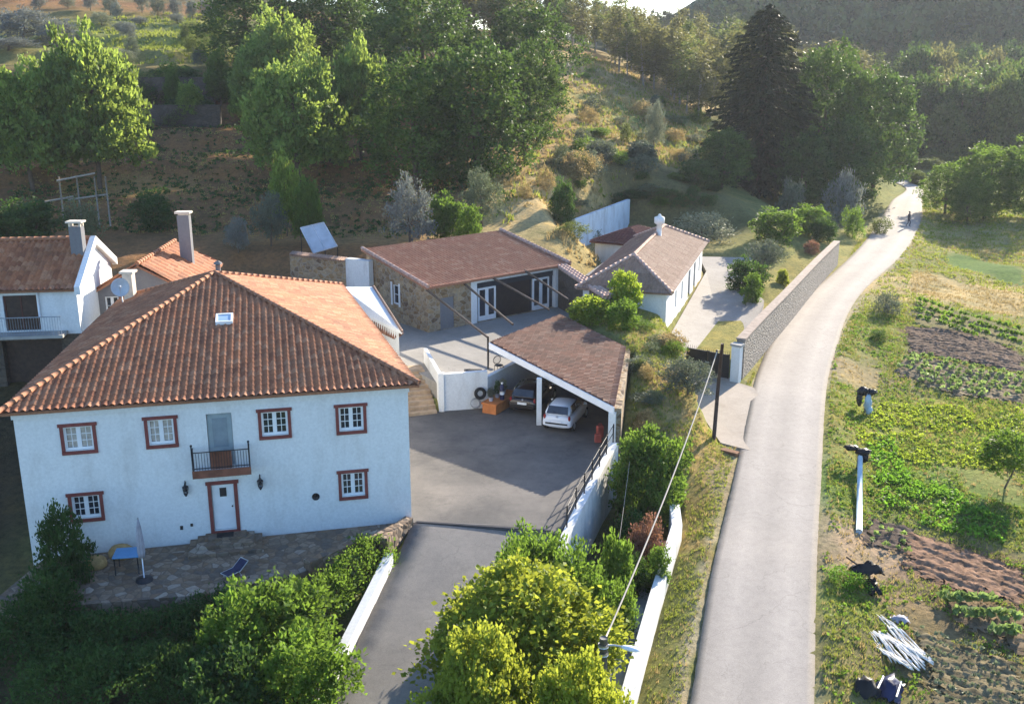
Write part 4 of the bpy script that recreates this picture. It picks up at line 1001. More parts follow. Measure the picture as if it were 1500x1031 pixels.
# ------------------------------------------------------------------ pergola beams
pg = thing('pergola', 'open pergola of four weathered beams from barn eaves to carport roof', 'pergola', (-1.4, 60, 1.4))
for a, b_ in (((-5.5, 64.85, 4.28), (-1.38, 56.9, 3.25)), ((-3.2, 66.9, 4.27), (0.05, 58.9, 3.5)), ((-1.4, 68.4, 4.38), (2.3, 61.6, 3.75)), ((0.85, 70.1, 4.5), (3.6, 64.0, 3.85))):
    sub('beam', lambda q: q.tube([a, lerp(a, b_, 0.5), b_], [0.085, 0.075, 0.07], 7), M['beam_wood'], pg)
def ppost(q): q.tube([(-1.38, 56.85, 1.4), (-1.38, 56.85, 3.25)], 0.06, 7)
sub('post', ppost, M['iron'], pg)

# ------------------------------------------------------------------ right-hand walls of the courtyard
RT = [(5.05, 47.0), (3.9, 43.4), (2.86, 40.0), (2.0, 37.3), (1.55, 36.0)]; RZt = [0.62, 0.52, 0.42, 0.10, -0.15]
rwl = thing('retaining_wall', 'tall white stained retaining wall with railing along the courtyard edge', 'wall', (3.0, 41, -2))
def rwb(q):
    for i in range(4):
        a, b_ = np.array(RT[i]), np.array(RT[i + 1]); d = (b_ - a) / np.linalg.norm(b_ - a); n = np.array([-d[1], d[0]])
        w0, w1 = 0.17, 0.19
        q.prism([tuple(a - n * w0), tuple(a + n * w0), tuple(b_ + n * w0), tuple(b_ - n * w0)][::-1], -3.2, [RZt[i + 1], RZt[i + 1], RZt[i], RZt[i]])
sub('wall', rwb, M['white_old'], rwl)
def rlp(q):
    for t in np.linspace(0, 1, 7):
        x, y = 4.95 + (2.25 - 4.95) * t, 47.0 + (38.4 - 47.0) * t; z = np.interp(y, [37.3, 40, 43.4, 47], RZt[3::-1])
        q.tube([(x, y, z - 0.1), (x, y, z + 0.95)], 0.035, 6)
    for dz in (0.9, 0.5):
        q.tube([(4.95 + (2.25 - 4.95) * t, 47.0 + (38.4 - 47.0) * t, float(np.interp(47.0 - 8.6 * t, [37.3, 40, 43.4, 47], RZt[3::-1])) + dz) for t in np.linspace(0, 1, 7)], 0.018, 5)
sub('railing', rlp, M['iron'], rwl)
rs = thing('roadside_wall', 'long low whitewashed wall between the roadside verge and the sunken garden', 'wall', (5.5, 35, -2.2))
RS = [(7.25, 42.0), (7.08, 40.15), (5.39, 34.55), (3.95, 29.6), (3.2, 27.0)]
def rsb(q):
    for i in range(4):
        a, b_ = np.array(RS[i]), np.array(RS[i + 1]); d = (b_ - a) / np.linalg.norm(b_ - a); n = np.array([-d[1], d[0]]); e0 = 0.0
        q.prism([tuple(a - n * .22), tuple(a + n * .22), tuple(b_ + n * .22), tuple(b_ - n * .22)][::-1], -3.0, [z - 0.0 for z in ([-0.5, -0.5, -0.4, -0.4], [-0.75, -0.75, -0.5, -0.5], [-1.05, -1.05, -0.75, -0.75], [-1.3, -1.3, -1.05, -1.05])[i]])
sub('wall', rsb, M['white_old'], rs)
def ledge(q):
    for i in range(1, 4):
        a, b_ = np.array(RS[i]), np.array(RS[i + 1]); d = (b_ - a) / np.linalg.norm(b_ - a); n = np.array([d[1], -d[0]])
        q.prism([tuple(a + n * .23), tuple(b_ + n * .23), tuple(b_ + n * 0.95), tuple(a + n * 0.95)], -3.0, [-1.35, -1.75, -1.75, -1.35])
sub('ledge', ledge, M['concrete'], rs)

# parapet on the left of the driveway
dp_ = [np.array(p) for p in dl]
pw = thing('driveway_parapet', 'bright white sloping parapet along the left edge of the driveway', 'wall', tuple(map(float, dp_[2])))
def pwb(q):
    P_ = catmull(dl, 4)[5:]
    for i in range(len(P_) - 1):
        a, b_ = P_[i], P_[i + 1]; d = (b_ - a)[:2]; d /= np.linalg.norm(d); n = np.array([d[1], -d[0]])
        q.prism([tuple(a[:2] + n * 0.02), tuple(b_[:2] + n * 0.02), tuple(b_[:2] + n * .34), tuple(a[:2] + n * .34)], [a[2] - 1.2, b_[2] - 1.2, b_[2] - 1.2, a[2] - 1.2], [a[2] + 0.52, b_[2] + 0.52, b_[2] + 0.52, a[2] + 0.52])
pwb_ = sub('wall', pwb, M['white'], pw)
lw = thing('stone_kerb', 'low sunlit ochre stone kerb running from the house corner to the white parapet', 'wall', (-4.6, 38.5, 0))
def lwb(q):
    for i, (a, b_) in enumerate((((-4.3, 39.2), (-4.75, 38.3)), ((-4.75, 38.3), (-5.15, 37.2)), ((-4.75, 38.3), (-6.0, 37.2)), ((-6.0, 37.2), (-7.8, 35.2)))):
        a, b_ = np.array(a), np.array(b_); d = (b_ - a) / np.linalg.norm(b_ - a); n = np.array([-d[1], d[0]])
        q.prism([tuple(a - n * .2), tuple(b_ - n * .2), tuple(b_ + n * .2), tuple(a + n * .2)][::-1], -1.0, 0.30 + 0.02 * i)
sub('stones', lwb, M['flag'], lw)

# ------------------------------------------------------------------ annex house by the lane
an = thing('annex_house', 'single storey white annex with faded hipped tile roof beside the lane', 'house', (10.2, 65.2, 0.9))
ad = np.array([6.32, 20.73]); ad /= np.linalg.norm(ad); al = np.array([-ad[1], ad[0]]); A0 = np.array([10.1, 65.3]); AL, AW = 19.6, 5.6
an_ = lambda s, d, z: (A0[0] + ad[0] * s + al[0] * d, A0[1] + ad[1] * s + al[1] * d, z)
c = [an_(0, 0, 0), an_(AL, 0, 0), an_(AL, AW, 0), an_(0, AW, 0)]
FA = frame_of(c[0], c[1]); az = 4.05
mb = MB()
AH = [(4.0, 1.95, 4.9, 3.2), (7.2, 1.85, 8.1, 3.2), (11.0, 1.15, 12.2, 3.25), (14.2, 1.15, 15.3, 3.25), (17.3, 1.95, 18.1, 3.2)]
wall_face(mb, c[0], c[1], 0.2, az, AH, 0.2); wall_face(mb, c[1], c[2], 0.2, az); wall_face(mb, c[2], c[3], 0.2, az); wall_face(mb, c[3], c[0], 0.2, az)
mb.build('wall', M['white'], an)
for k, h in enumerate(AH):
    if h[1] > 1.5: window(an, FA, *h, bars=(0, 1))
    else: sub('door', lambda q, h=h: fbox(q, FA, h[0] + .02, h[2] - .02, -0.17, -0.1, h[1], h[3] - .02), M['dark_wood'], an)
mb = MB(); o = 0.42; hp = 3.2
ee = [an_(-o, -o, az - 0.02), an_(AL + o, -o, az - 0.02), an_(AL + o, AW + o, az - 0.02), an_(-o, AW + o, az - 0.02)]
ra, rb = an_(hp, AW / 2, 5.75), an_(AL - hp, AW / 2, 5.75)
roof_slope(mb, [ee[0], ee[1], rb, ra], 0.27, 0.4, 0.020, 0.022); roof_slope(mb, [ee[2], ee[3], ra, rb], 0.27, 0.4, 0.020, 0.022)
roof_slope(mb, [ee[3], ee[0], ra], 0.27, 0.4, 0.020, 0.022); roof_slope(mb, [ee[1], ee[2], rb], 0.27, 0.4, 0.020, 0.022)
ar = mb.build('roof', M['tile_d'], an)
mb = MB(); up = np.array([0, 0, 0.06])
for a, b_ in ((ee[0], ra), (ee[3], ra), (ee[1], rb), (ee[2], rb), (ra, rb)): ridge(mb, np.array(a) + up, np.array(b_) + up, 0.13)
mb.build('ridge_tiles', bpy.data.materials['pale_pink_tile'], ar)
cpx = an_(12.6, AW / 2 - 0.2, 0)
def ach(q):
    x, y = cpx[:2]; q.tube([(x, y, 5.5), (x, y, 6.5)], 0.20, 10); q.tube([(x, y, 6.5), (x, y, 6.56), (x, y, 7.0), (x, y, 7.12)], [0.3, 0.40, 0.40, 0.12], 10); q.ball((x, y, 7.16), 0.12)
sub('chimney', ach, M['white'], ar)
sub('terrace_kerb', lambda q: q.prism([an_(0, -0.0, 0)[:2], an_(0.0, -1.2, 0)[:2], an_(-4.4, -0.9, 0)[:2], an_(-4.4, -0.65, 0)[:2], an_(-0.3, -0.7, 0)[:2]], -0.2, [1.0, 0.9, 0.55, 0.55, 0.95]), M['white'], an)

# hut and blue-white wall behind the annex
S0 = at_z(880, 352, 3.2)
hut = thing('small_hut', 'small white hut with dark red tiled roof behind the annex', 'hut', (float(S0[0]), float(S0[1]), 1.5))
hu = np.array([0.86, -0.50]); hb_ = np.array([0.50, 0.86]); S = np.array([7.1, 86.6])
hq = lambda s, d, z: (S[0] + hu[0] * s + hb_[0] * d, S[1] + hu[1] * s + hb_[1] * d, z)
mb = MB()
for a, b_ in ((hq(0, 0, 0), hq(4.6, 0, 0)), (hq(4.6, 0, 0), hq(4.6, 6, 0)), (hq(4.6, 6, 0), hq(0, 6, 0)), (hq(0, 6, 0), hq(0, 0, 0))): wall_face(mb, a, b_, 0.4, 3.75)
mb.build('wall', M['white'], hut)
mb = MB(); e4 = [hq(-.4, -.4, 3.75), hq(5.0, -.4, 3.75), hq(5.0, 6.4, 3.75), hq(-.4, 6.4, 3.75)]; k0, k1 = hq(2.3, 2.2, 4.75), hq(2.3, 3.8, 4.75)
roof_slope(mb, [e4[0], e4[1], k0], 0.28, 0.4); roof_slope(mb, [e4[1], e4[2], k1, k0], 0.28, 0.4); roof_slope(mb, [e4[2], e4[3], k1], 0.28, 0.4); roof_slope(mb, [e4[3], e4[0], k0, k1], 0.28, 0.4)
mb.build('roof', tile_mat('dark_red_tile', [(0.16, 0.06, 0.05), (0.22, 0.085, 0.065), (0.19, 0.07, 0.055)], (0.10, 0.05, 0.04), 0.5), hut)
bw = thing('stained_wall', 'tall blue white stained wall on the slope behind the small hut', 'wall', (7, 96, 2))
q0, q1 = at_z(843, 322, 4.6), at_z(923, 292, 4.6)
def bwb(q):
    d = (q1 - q0)[:2]; d /= np.linalg.norm(d); n = np.array([-d[1], d[0]])
    q.prism([tuple(q0[:2]), tuple(q1[:2]), tuple(q1[:2] + n * .35), tuple(q0[:2] + n * .35)], 0.8, [4.6, 4.6, 4.6, 4.6])
sub('wall', bwb, plaster('blue_white_plaster', (0.62, 0.70, 0.78), (0.25, 0.25, 0.26), 0.8, 0.8), bw)
q2, q3 = at_z(862, 372, 3.4), at_z(905, 350, 3.4)
gw = thing('grey_bank_wall', 'weathered grey retaining wall holding the grassy bank left of the annex', 'wall', (float(q2[0]), float(q2[1]), 2))
def gwb(q):
    a, b_ = np.array([5.9, 76.0]), np.array([8.6, 83.5]); n = np.array([-0.94, 0.34]) * 0.4
    q.prism([tuple(a), tuple(b_), tuple(b_ + n), tuple(a + n)], 0.4, [2.9, 2.9, 2.9, 2.9])
sub('wall', gwb, M['grey_plaster'], gw)

# ------------------------------------------------------------------ gate, pillar and wall along the road
gt = thing('driveway_gate', 'closed dark double leaf gate at the end of the cobbled apron', 'gate', (12, 59.8, 0))
g0, g1 = np.array([10.75, 60.75]), np.array([13.1, 59.0]); gm = (g0 + g1) / 2
FG = frame_of(g0, g1); GLn = float(np.linalg.norm(g1 - g0))
for s0, s1 in ((0.04, GLn / 2 - 0.02), (GLn / 2 + 0.02, GLn - 0.04)):
    gl_ = sub('gate_leaf', lambda q: (fbox(q, FG, s0 + .05, s1 - .05, -0.015, 0.015, 0.2, 1.50), fbox(q, FG, s0, s0 + .06, -0.04, 0.04, 0.1, 1.62), fbox(q, FG, s1 - .06, s1, -0.04, 0.04, 0.1, 1.62), fbox(q, FG, s0 + .06, s1 - .06, -0.035, 0.035, 1.50, 1.58), fbox(q, FG, s0 + .06, s1 - .06, -0.035, 0.035, 0.12, 0.2)), M['iron'], gt)
    sub('spikes', lambda q: [q.tube([FG(x, 0, 1.58), FG(x, 0, 1.80)], [0.014, 0.006], 5) for x in np.arange(s0 + .1, s1, 0.13)], M['iron'], gl_)
sub('latch', lambda q: fbox(q, FG, GLn / 2 - .12, GLn / 2 + .12, 0.05, 0.08, 0.85, 0.95), M['silver'], gt)
pl = thing('gate_pillar', 'white gate pillar with flat cap at the end of the roadside stone wall', 'pillar', (13.35, 58.75, 0))
sub('shaft', lambda q: q.prism([(13.12, 58.85), (13.55, 58.5), (13.8, 58.85), (13.37, 59.2)], -0.5, 2.2), M['white'], pl)
sub('cap', lambda q: q.prism([(13.02, 58.86), (13.56, 58.40), (13.9, 58.85), (13.36, 59.3)], 2.202, 2.34), M['concrete'], pl)
sw_ = thing('stone_road_wall', 'tall pale grey stone wall curving along the left side of the road', 'wall', (18, 70, 0))
SW = catmull([(13.75, 59.3, 2.45), (16.2, 64.5, 2.5), (20.0, 72.5, 2.5), (25.5, 84.5, 2.35), (30.3, 94.6, 2.25)], 5)
def swb(q):
    for i in range(len(SW) - 1):
        a, b_ = SW[i], SW[i + 1]; d = (b_ - a)[:2]; d /= np.linalg.norm(d); n = np.array([d[1], -d[0]]) * 0.24
        q.prism([tuple(a[:2] - n), tuple(a[:2] + n), tuple(b_[:2] + n), tuple(b_[:2] - n)], -0.6, [a[2], a[2], b_[2], b_[2]])
sub('wall', swb, M['greystone'], sw_)
def swc(q):
    for i in range(len(SW) - 1):
        a, b_ = SW[i], SW[i + 1]; d = (b_ - a)[:2]; d /= np.linalg.norm(d); n = np.array([d[1], -d[0]]) * 0.29
        q.prism([tuple(a[:2] - n), tuple(a[:2] + n), tuple(b_[:2] + n), tuple(b_[:2] - n)], [a[2] + .002, a[2] + .002, b_[2] + .002, b_[2] + .002], [a[2] + .1, a[2] + .1, b_[2] + .1, b_[2] + .1])
sub('coping', swc, plain('warm_coping', (0.30, 0.235, 0.19), 0.9, var=0.25), sw_)

# ------------------------------------------------------------------ poles and cable
pp = thing('power_pole', 'slim dark wooden utility pole standing beside the cobbled apron and gate', 'pole', (10.35, 49.3, -0.4))
sub('shaft', lambda q: q.tube([(10.35, 49.3, -0.6), (10.42, 49.3, 2.5), (10.52, 49.3, 5.0)], [0.11, 0.095, 0.08], 9), M['dark_wood'], pp)
sub('bracket', lambda q: (q.tube([(10.50, 49.3, 4.6), (10.25, 49.2, 4.65)], 0.03, 5), q.ball((10.24, 49.2, 4.65), 0.06)), M['iron'], pp)
sl = thing('street_lamp', 'dark concrete lamp post with white lamp head on an arm among the yellow green leaves', 'street lamp', (2.72, 26.6, -2.6))
sub('shaft', lambda q: q.tube([(2.72, 26.6, -2.7), (2.69, 26.6, 2.35)], [0.17, 0.12], 10), M['pole_conc'], sl)
arm = sub('arm', lambda q: q.tube([(2.7, 26.6, 2.1), (3.0, 26.5, 2.16), (3.25, 26.42, 2.16)], 0.03, 6), M['silver'], sl)
def lampb(q):
    c0_, c1_ = np.array([3.2, 26.43, 2.15]), np.array([3.72, 26.28, 2.12]); rings = []
    for t, w, h in ((0, .04, .04), (.15, .09, .07), (.5, .13, .09), (.85, .11, .07), (1, .03, .03)):
        p = c0_ * (1 - t) + c1_ * t; d = (c1_ - c0_) / np.linalg.norm(c1_ - c0_); n = np.cross(d, (0, 0, 1))
        rings.append([p + n * w * math.cos(a) + np.array([0, 0, 1]) * h * (math.sin(a) if math.sin(a) > 0 else 0.5 * math.sin(a)) for a in np.linspace(0, 2 * math.pi, 12, endpoint=False)])
    q.loft(rings)
sub('lamp_head', lampb, M['lampshell'], arm)
for zc in (2.05, 1.78): sub('clamp', lambda q: q.tube([(2.69, 26.6, zc), (2.69, 26.6, zc + .1)], 0.157, 10), M['silver'], sl)
cb = MB()
a_, b2_ = np.array([2.70, 26.5, 2.3]), np.array([10.25, 49.2, 4.62])
def sag(a, b_, s): return [tuple(np.array(a) * (1 - t) + np.array(b_) * t - np.array([0, 0, s * 4 * t * (1 - t)])) for t in np.linspace(0, 1, 30)]
cb.tube(sag(a_, b2_, 0.55), 0.029, 6)
tag(cb.build('overhead_cable', M['cable']), 'thick grey overhead cable strung between the lamp post and the wooden pole', 'cable')
cb = MB(); cb.tube(sag((10.25, 49.2, 4.55), (2.2, 40, 0.9), 0.1)[:2] + sag((5.2, 33.0, -0.2), (6.6, 44.5, 0.6), 0.3), 0.010, 4) if False else cb.tube(sag((3.6, 33.5, -0.4), (5.5, 44.0, 1.7), 0.2), 0.009, 4)
tag(cb.build('thin_wire', M['cable']), 'thin wire crossing above the round tree in the sunken garden', 'wire')

# ------------------------------------------------------------------ solar collector on the slope
so = hit(470, 372)
sc_ = thing('solar_collector', 'tilted flat solar collector on a metal frame above the coped wall', 'solar panel', tuple(map(float, so)))
s4 = [at_y(440, 334, 77.2), at_y(474, 326, 77.6), at_y(494, 361, 75.8), at_y(459, 371, 75.4)]
nq = np.cross(s4[1] - s4[0], s4[3] - s4[0]); nq /= -np.linalg.norm(nq)
if nq[2] < 0: nq = -nq
def slab(q): q.add([p for p in s4] + [p - nq * 0.09 for p in s4], [(0, 1, 2, 3), (7, 6, 5, 4)] + [(i, 4 + i, 4 + (i + 1) % 4, (i + 1) % 4) for i in range(4)])
pn = sub('panel', slab, M['panel'], sc_)
def pfr(q):
    for i in range(4): q.tube([s4[i] + nq * .01, s4[(i + 1) % 4] + nq * .01], 0.045, 5)
    q.tube([(s4[0] + s4[1]) / 2 + nq * .01, (s4[2] + s4[3]) / 2 + nq * .01], 0.03, 5)
sub('frame', pfr, M['silver'], pn)
for p in s4: sub('support', lambda q: q.tube([p - nq * .1, (p[0], p[1], ground(p[0], p[1]) - 0.2)], 0.035, 5), M['iron'], sc_)

# hillside terrace walls and broken rails
for k, (pa, pb, hgt, lab) in enumerate((((172, 132), (262, 140), 1.3, 'upper dark dry stone terrace wall below the grassy field'), ((180, 168), (270, 172), 0.9, 'lower dark dry stone terrace wall under the grassy field'))):
    a, b_ = at_y(*pa, 122 - 5 * k), at_y(*pb, 122 - 5 * k)
    t_ = thing('dry_stone_wall', lab, 'wall', tuple(map(float, a)), group='terrace walls on the hillside')
    sub('wall', lambda q: q.prism([(a[0] - 6, a[1]), (b_[0] + 4, b_[1]), (b_[0] + 4, b_[1] + .6), (a[0] - 6, a[1] + .6)], float(a[2]) - 1.6, float(a[2]) + hgt), M['earthstone'], t_)
    sub('capstones', lambda q: q.prism([(a[0] - 6.05, a[1] - .05), (b_[0] + 4.05, b_[1] - .05), (b_[0] + 4.05, b_[1] + .65), (a[0] - 6.05, a[1] + .65)], float(a[2]) + hgt + .002, float(a[2]) + hgt + .12), M['earthstone'], t_)
YR = 87.0; rf = at_y(115, 275, YR)
rl_ = thing('rail_fence', 'broken pale timber rail fence under the light green tree on the left', 'fence', (float(rf[0]), float(rf[1]), ground(rf[0], rf[1])))
for (ax, ay, bx, by) in ((83, 265, 139, 254), (100, 293, 157, 285), (65, 296, 108, 288)):
    sub('rail', lambda q: q.tube([at_y(ax, ay, YR), at_y(bx, by, YR + .5)], 0.09, 6), M['palebark'], rl_)
for px in (86, 112, 138, 154):
    p = at_y(px, 258, YR + .2); sub('post', lambda q: q.tube([(p[0], p[1], ground(p[0], p[1]) - .2), (p[0], p[1], p[2] - 0.05)], 0.07, 6), M['palebark'], rl_)
# ------------------------------------------------------------------ vegetation builders
def unit(v): return v / (np.linalg.norm(v, axis=1, keepdims=True) + 1e-9)
def leaf_mesh(p, out, size, g, tilt=0.35, asp=0.5, cl=None, droop=0.0, rnd_=0.8):
    n = len(p); s = size * g.uniform(0.65, 1.35, n)[:, None]
    a = unit(out * 0.7 + g.normal(0, rnd_, (n, 3)) * 0.7 + np.array([0, 0, tilt - droop]))
    b = unit(np.cross(a, g.normal(0, 1, (n, 3)))); w = s * asp
    fold = np.cross(a, b) * s * 0.12
    v = np.stack([p - a * s * .5, p + b * w * .5 + fold, p + a * s * .5, p - b * w * .5 + fold], 1).reshape(-1, 3)
    f = np.arange(4 * n).reshape(n, 4)
    c = g.random(n) if cl is None else np.clip(0.35 * g.random(n) + 0.65 * cl, 0, 1)
    return v, f, np.repeat(c, 4)
def lobe_clumps(lobes, per_m2, g, zmin=-0.55, inner=0.72, cj=0.2):
    cs, os_ = [], []
    L = np.array(lobes, float)
    for i, l in enumerate(L):
        r = l[3:6]; area = 4 * math.pi * ((r[0] * r[1]) ** 1.6 / 3 + (r[0] * r[2]) ** 1.6 / 3 + (r[1] * r[2]) ** 1.6 / 3) ** (1 / 1.6)
        n = max(4, int(area * per_m2)); d = unit(g.normal(0, 1, (n * 2, 3))); d = d[d[:, 2] > zmin][:n]
        q = l[:3] + d * r * g.uniform(1.02 - cj, 1.04 + cj * .8, len(d))[:, None]
        ok = np.ones(len(q), bool)
        for j, k in enumerate(L):
            if j != i: ok &= (((q - k[:3]) / k[3:6]) ** 2).sum(1) > inner ** 2
        cs.append(q[ok]); os_.append(d[ok])
    return np.concatenate(cs), np.concatenate(os_)
def crown_mesh(name, lobes, mat, g, per_m2=2.2, leaves=22, spread=0.34, size=0.3, asp=0.55, tilt=0.35, droop=0.0, zmin=-0.55, rnd_=0.8, inner=0.72, fill=0.12, cj=0.2):
    c, o = lobe_clumps(lobes, per_m2, g, zmin, inner, cj)
    k = g.random(len(c)); keep = g.random(len(c)) > 0.20; c, o, k = c[keep], o[keep], k[keep]
    n = np.maximum(3, (leaves * g.uniform(0.5, 1.4, len(c))).astype(int))
    i = np.repeat(np.arange(len(c)), n)
    p = c[i] + g.normal(0, 1, (len(i), 3)) * spread * np.array([1, 1, 0.75]); out = o[i]; kk = k[i]
    if fill:  # sparse inner leaves
        m = int(len(p) * fill); L = np.array(lobes, float); j = g.integers(0, len(L), m)
        d = unit(g.normal(0, 1, (m, 3))); p = np.concatenate([p, L[j, :3] + d * L[j, 3:6] * g.uniform(0.2, 0.8, m)[:, None]]); out = np.concatenate([out, d]); kk = np.concatenate([kk, g.random(m)])
    v, f, a = leaf_mesh(p, out, size, g, tilt, asp, kk, droop, rnd_)
    return mesh_np(name, v, f, mat, a)
def wood_mesh(name, h, r, targets, mat, g, base=0.0):
    mb = MB(); top = np.array([g.normal(0, .25), g.normal(0, .25), h])
    pts = [np.array([0, 0, base - 0.3]), np.array([0, 0, base]) + g.normal(0, .05, 3) * (1, 1, 0), top * 0.5 + g.normal(0, .12, 3) * (1, 1, 0), top]
    mb.tube(pts, [r * 1.25, r, r * 0.72, r * 0.25], 8)
    for t in targets:
        t = np.array(t); s = g.uniform(0.3, 0.75); a = top * s
        m = a * 0.45 + t * 0.55 + np.array([0, 0, -0.06 * np.linalg.norm(t - a)])
        mb.tube([a, m, t], [r * 0.42, r * 0.26, r * 0.07], 6, False)
    me = bpy.data.meshes.new(name); me.from_pydata(mb.v, [], mb.f); me.polygons.foreach_set('use_smooth', [True] * len(mb.f)); me.materials.append(mat); me.update(); return me

def lobes_round(g, h, w, n, zlow=0.25, lr=(0.20, 0.34), flat=1.0):
    o = []
    for i in range(n):
        t = (i + .5) / n; z = zlow + (1 - zlow) * t ** 0.85
        prof = math.sin(math.pi * min(0.97, max(0.12, (z - zlow * 0.55) / (1.03 - zlow * 0.55)))) ** 0.6
        w_ = 2.4 * i + g.uniform(-.5, .5); rr_ = 0.5 * prof * g.uniform(0.35, 0.85)
        r = g.uniform(*lr)
        o.append((w * rr_ * math.cos(w_), w * rr_ * math.sin(w_), h * (z - r * 0.35 * (h > 3)), w * r, w * r, w * r * g.uniform(0.8, 1.15) * flat))
    o.append((0, 0, h * (0.5 + zlow / 3), w * .3, w * .3, h * .3)); return o
def lobes_spray(g, h, w, n):
    o = []
    for i in range(n):
        a = 2.4 * i; r = 0.5 * math.sqrt((i + .3) / n); top = h * (1.0 - 0.42 * (r / .5) ** 2.6) * g.uniform(0.80, 1.02)
        hh = h * g.uniform(0.16, 0.26); o.append((w * r * math.cos(a), w * r * math.sin(a), max(top - hh, hh * 1.1), w * 0.13, w * 0.13, hh))
        if i % 2: o.append((w * r * .8 * math.cos(a + .4), w * r * .8 * math.sin(a + .4), max(h * .3, (top - hh) * g.uniform(.45, .7)), w * .17, w * .17, h * .15))
    o.append((0, 0, h * .5, w * .28, w * .28, h * .3)); return o
def lobes_column(g, h, w, n):
    o = []
    for i in range(n):
        t = (i + .4) / n; rad = w * 0.5 * (1 - 0.72 * abs(t - 0.42) / 0.58); a = 2.4 * i + g.uniform(0, 1)
        o.append((rad * .45 * math.cos(a), rad * .45 * math.sin(a), h * (0.22 + 0.72 * t), rad * .62, rad * .62, h * 0.11))
    return o
KINDS = {}
def kind(name, n, fn):
    KINDS[name] = [fn(np.random.default_rng(hash_(name) + i), i) for i in range(n)]
def hash_(s): return sum((i + 1) * ord(ch) for i, ch in enumerate(s))
def mk(mat, lob, h, w, wood='bark', tr=0.22, targets=7, **kw):
    def f(g, i):
        L = lob(g, h, w); c = crown_mesh('crown', L, M[mat], g, **kw)
        t = wood_mesh('trunk', h * 0.82, tr, [l[:3] for l in L[:targets]], M[wood], g)
        n = len(c.vertices); co = np.empty(n * 3, np.float32); c.vertices.foreach_get('co', co); co = co.reshape(-1, 3)
        return (c, t, float(np.percentile(co[:, 2], 99.6)), 2 * float(np.percentile(np.hypot(co[:, 0], co[:, 1]), 97.5)))
    return f
kind('broad', 4, mk('l_broad', lambda g, h, w: lobes_round(g, h, w, 34, 0.14, (.11, .21)), 10, 8.5, per_m2=.8, leaves=32, spread=.30, size=.31, tilt=.2, cj=.40, fill=.15))
kind('light', 3, mk('l_light', lambda g, h, w: lobes_spray(g, h, w, 34), 10, 8, per_m2=1.3, leaves=22, spread=.25, cj=.40, fill=.15, size=.36, tilt=.55, asp=.6))
kind('olive', 4, mk('l_olive', lambda g, h, w: lobes_round(g, h, w, 8, 0.32, (.2, .3)), 4, 3.8, tr=.13, per_m2=3.4, leaves=26, spread=.19, size=.20, asp=.42, cj=.5, tilt=.4))
kind('euc', 5, mk('l_euc', lambda g, h, w: lobes_column(g, h, w, 9), 14, 5, wood='palebark', tr=.16, per_m2=1.1, leaves=14, spread=.42, size=.52, asp=.38, droop=.5))
kind('valley', 3, mk('l_valley', lambda g, h, w: lobes_round(g, h, w, 24, 0.1, (.12, .22)), 9, 9, per_m2=.62, leaves=24, cj=.40, spread=.5, size=.55, tilt=.2))
kind('bush', 4, mk('l_bush', lambda g, h, w: lobes_round(g, h, w, 18, 0.12, (.13, .25)), 2.2, 2.6, tr=.06, targets=5, per_m2=6.5, leaves=22, spread=.12, size=.15, cj=.4, fill=.3, tilt=.3))
kind('shrub', 3, mk('l_olive', lambda g, h, w: lobes_round(g, h, w, 7, 0.08, (.22, .34)), 2.0, 3.0, tr=.06, targets=5, per_m2=5, leaves=14, spread=.2, size=.22, asp=.4))
kind('figlike', 3, mk('l_lime', lambda g, h, w: lobes_round(g, h, w, 10, 0.14, (.22, .33)), 3.0, 3.6, tr=.09, targets=6, per_m2=5, leaves=14, spread=.22, size=.27, asp=.7, tilt=.3))
kind('laurel', 2, mk('l_yellow', lambda g, h, w: lobes_round(g, h, w, 40, 0.14, (.09, .17)), 6.0, 7.4, tr=.16, targets=9, per_m2=2.6, leaves=26, spread=.22, size=.21, cj=.32, fill=.3, asp=.8, tilt=.12, zmin=-.3))
kind('standard', 1, mk('l_bush', lambda g, h, w: lobes_round(g, h, w, 14, 0.52, (.16, .26)), 3.4, 2.6, tr=.05, targets=6, per_m2=6, leaves=22, spread=.13, size=.17))
def conifer(g, i):
    h, w = 22.0, 14.0; ps, os_, ks = [], [], []; mb = MB()
    mb.tube([(0, 0, -.4), (0, 0, h * .5), (0, 0, h)], [.42, .28, .03], 8)
    lv = 44
    for l in range(lv):
        t = l / (lv - 1); z = h * (0.05 + 0.94 * t); R_ = w * 0.5 * (1 - t) ** 0.46 * g.uniform(.86, 1.08) + .15
        nb = int(7 + 7 * (1 - t))
        for b_ in range(nb):
            a = 2 * math.pi * (b_ + g.random()) / nb; r_ = R_ * g.uniform(.72, 1.08)
            d = np.array([math.cos(a), math.sin(a), 0])
            tip = d * r_ + np.array([0, 0, z - 0.16 * r_]); root = np.array([0, 0, z + 0.1])
            if b_ % 2 == 0: mb.tube([root, tip * .97 + root * .03], [.05, .015], 4, False)
            n = int(10 + 15 * r_); u = g.random(n) ** 0.6
            p = root[None] * (1 - u[:, None]) + tip[None] * u[:, None]
            side = np.array([-d[1], d[0], 0]); p = p + side[None] * (g.normal(0, .28, n) * (1.1 - u))[:, None] * 1.2 + np.array([0, 0, -1]) * np.abs(g.normal(0, .16, n))[:, None]
            ps.append(p); os_.append(np.repeat((d + np.array([0, 0, -.3]))[None], n, 0)); ks.append(np.full(n, g.random()))
    v, f, a = leaf_mesh(np.concatenate(ps), np.concatenate(os_), .62, g, -.15, .26, np.concatenate(ks), .1, .45)
    c = mesh_np('crown', v, f, M['l_conifer'], a)
    me = bpy.data.meshes.new('trunk'); me.from_pydata(mb.v, [], mb.f); me.materials.append(M['bark']); me.update()
    return (c, me, h, w)
kind('conifer', 1, conifer)

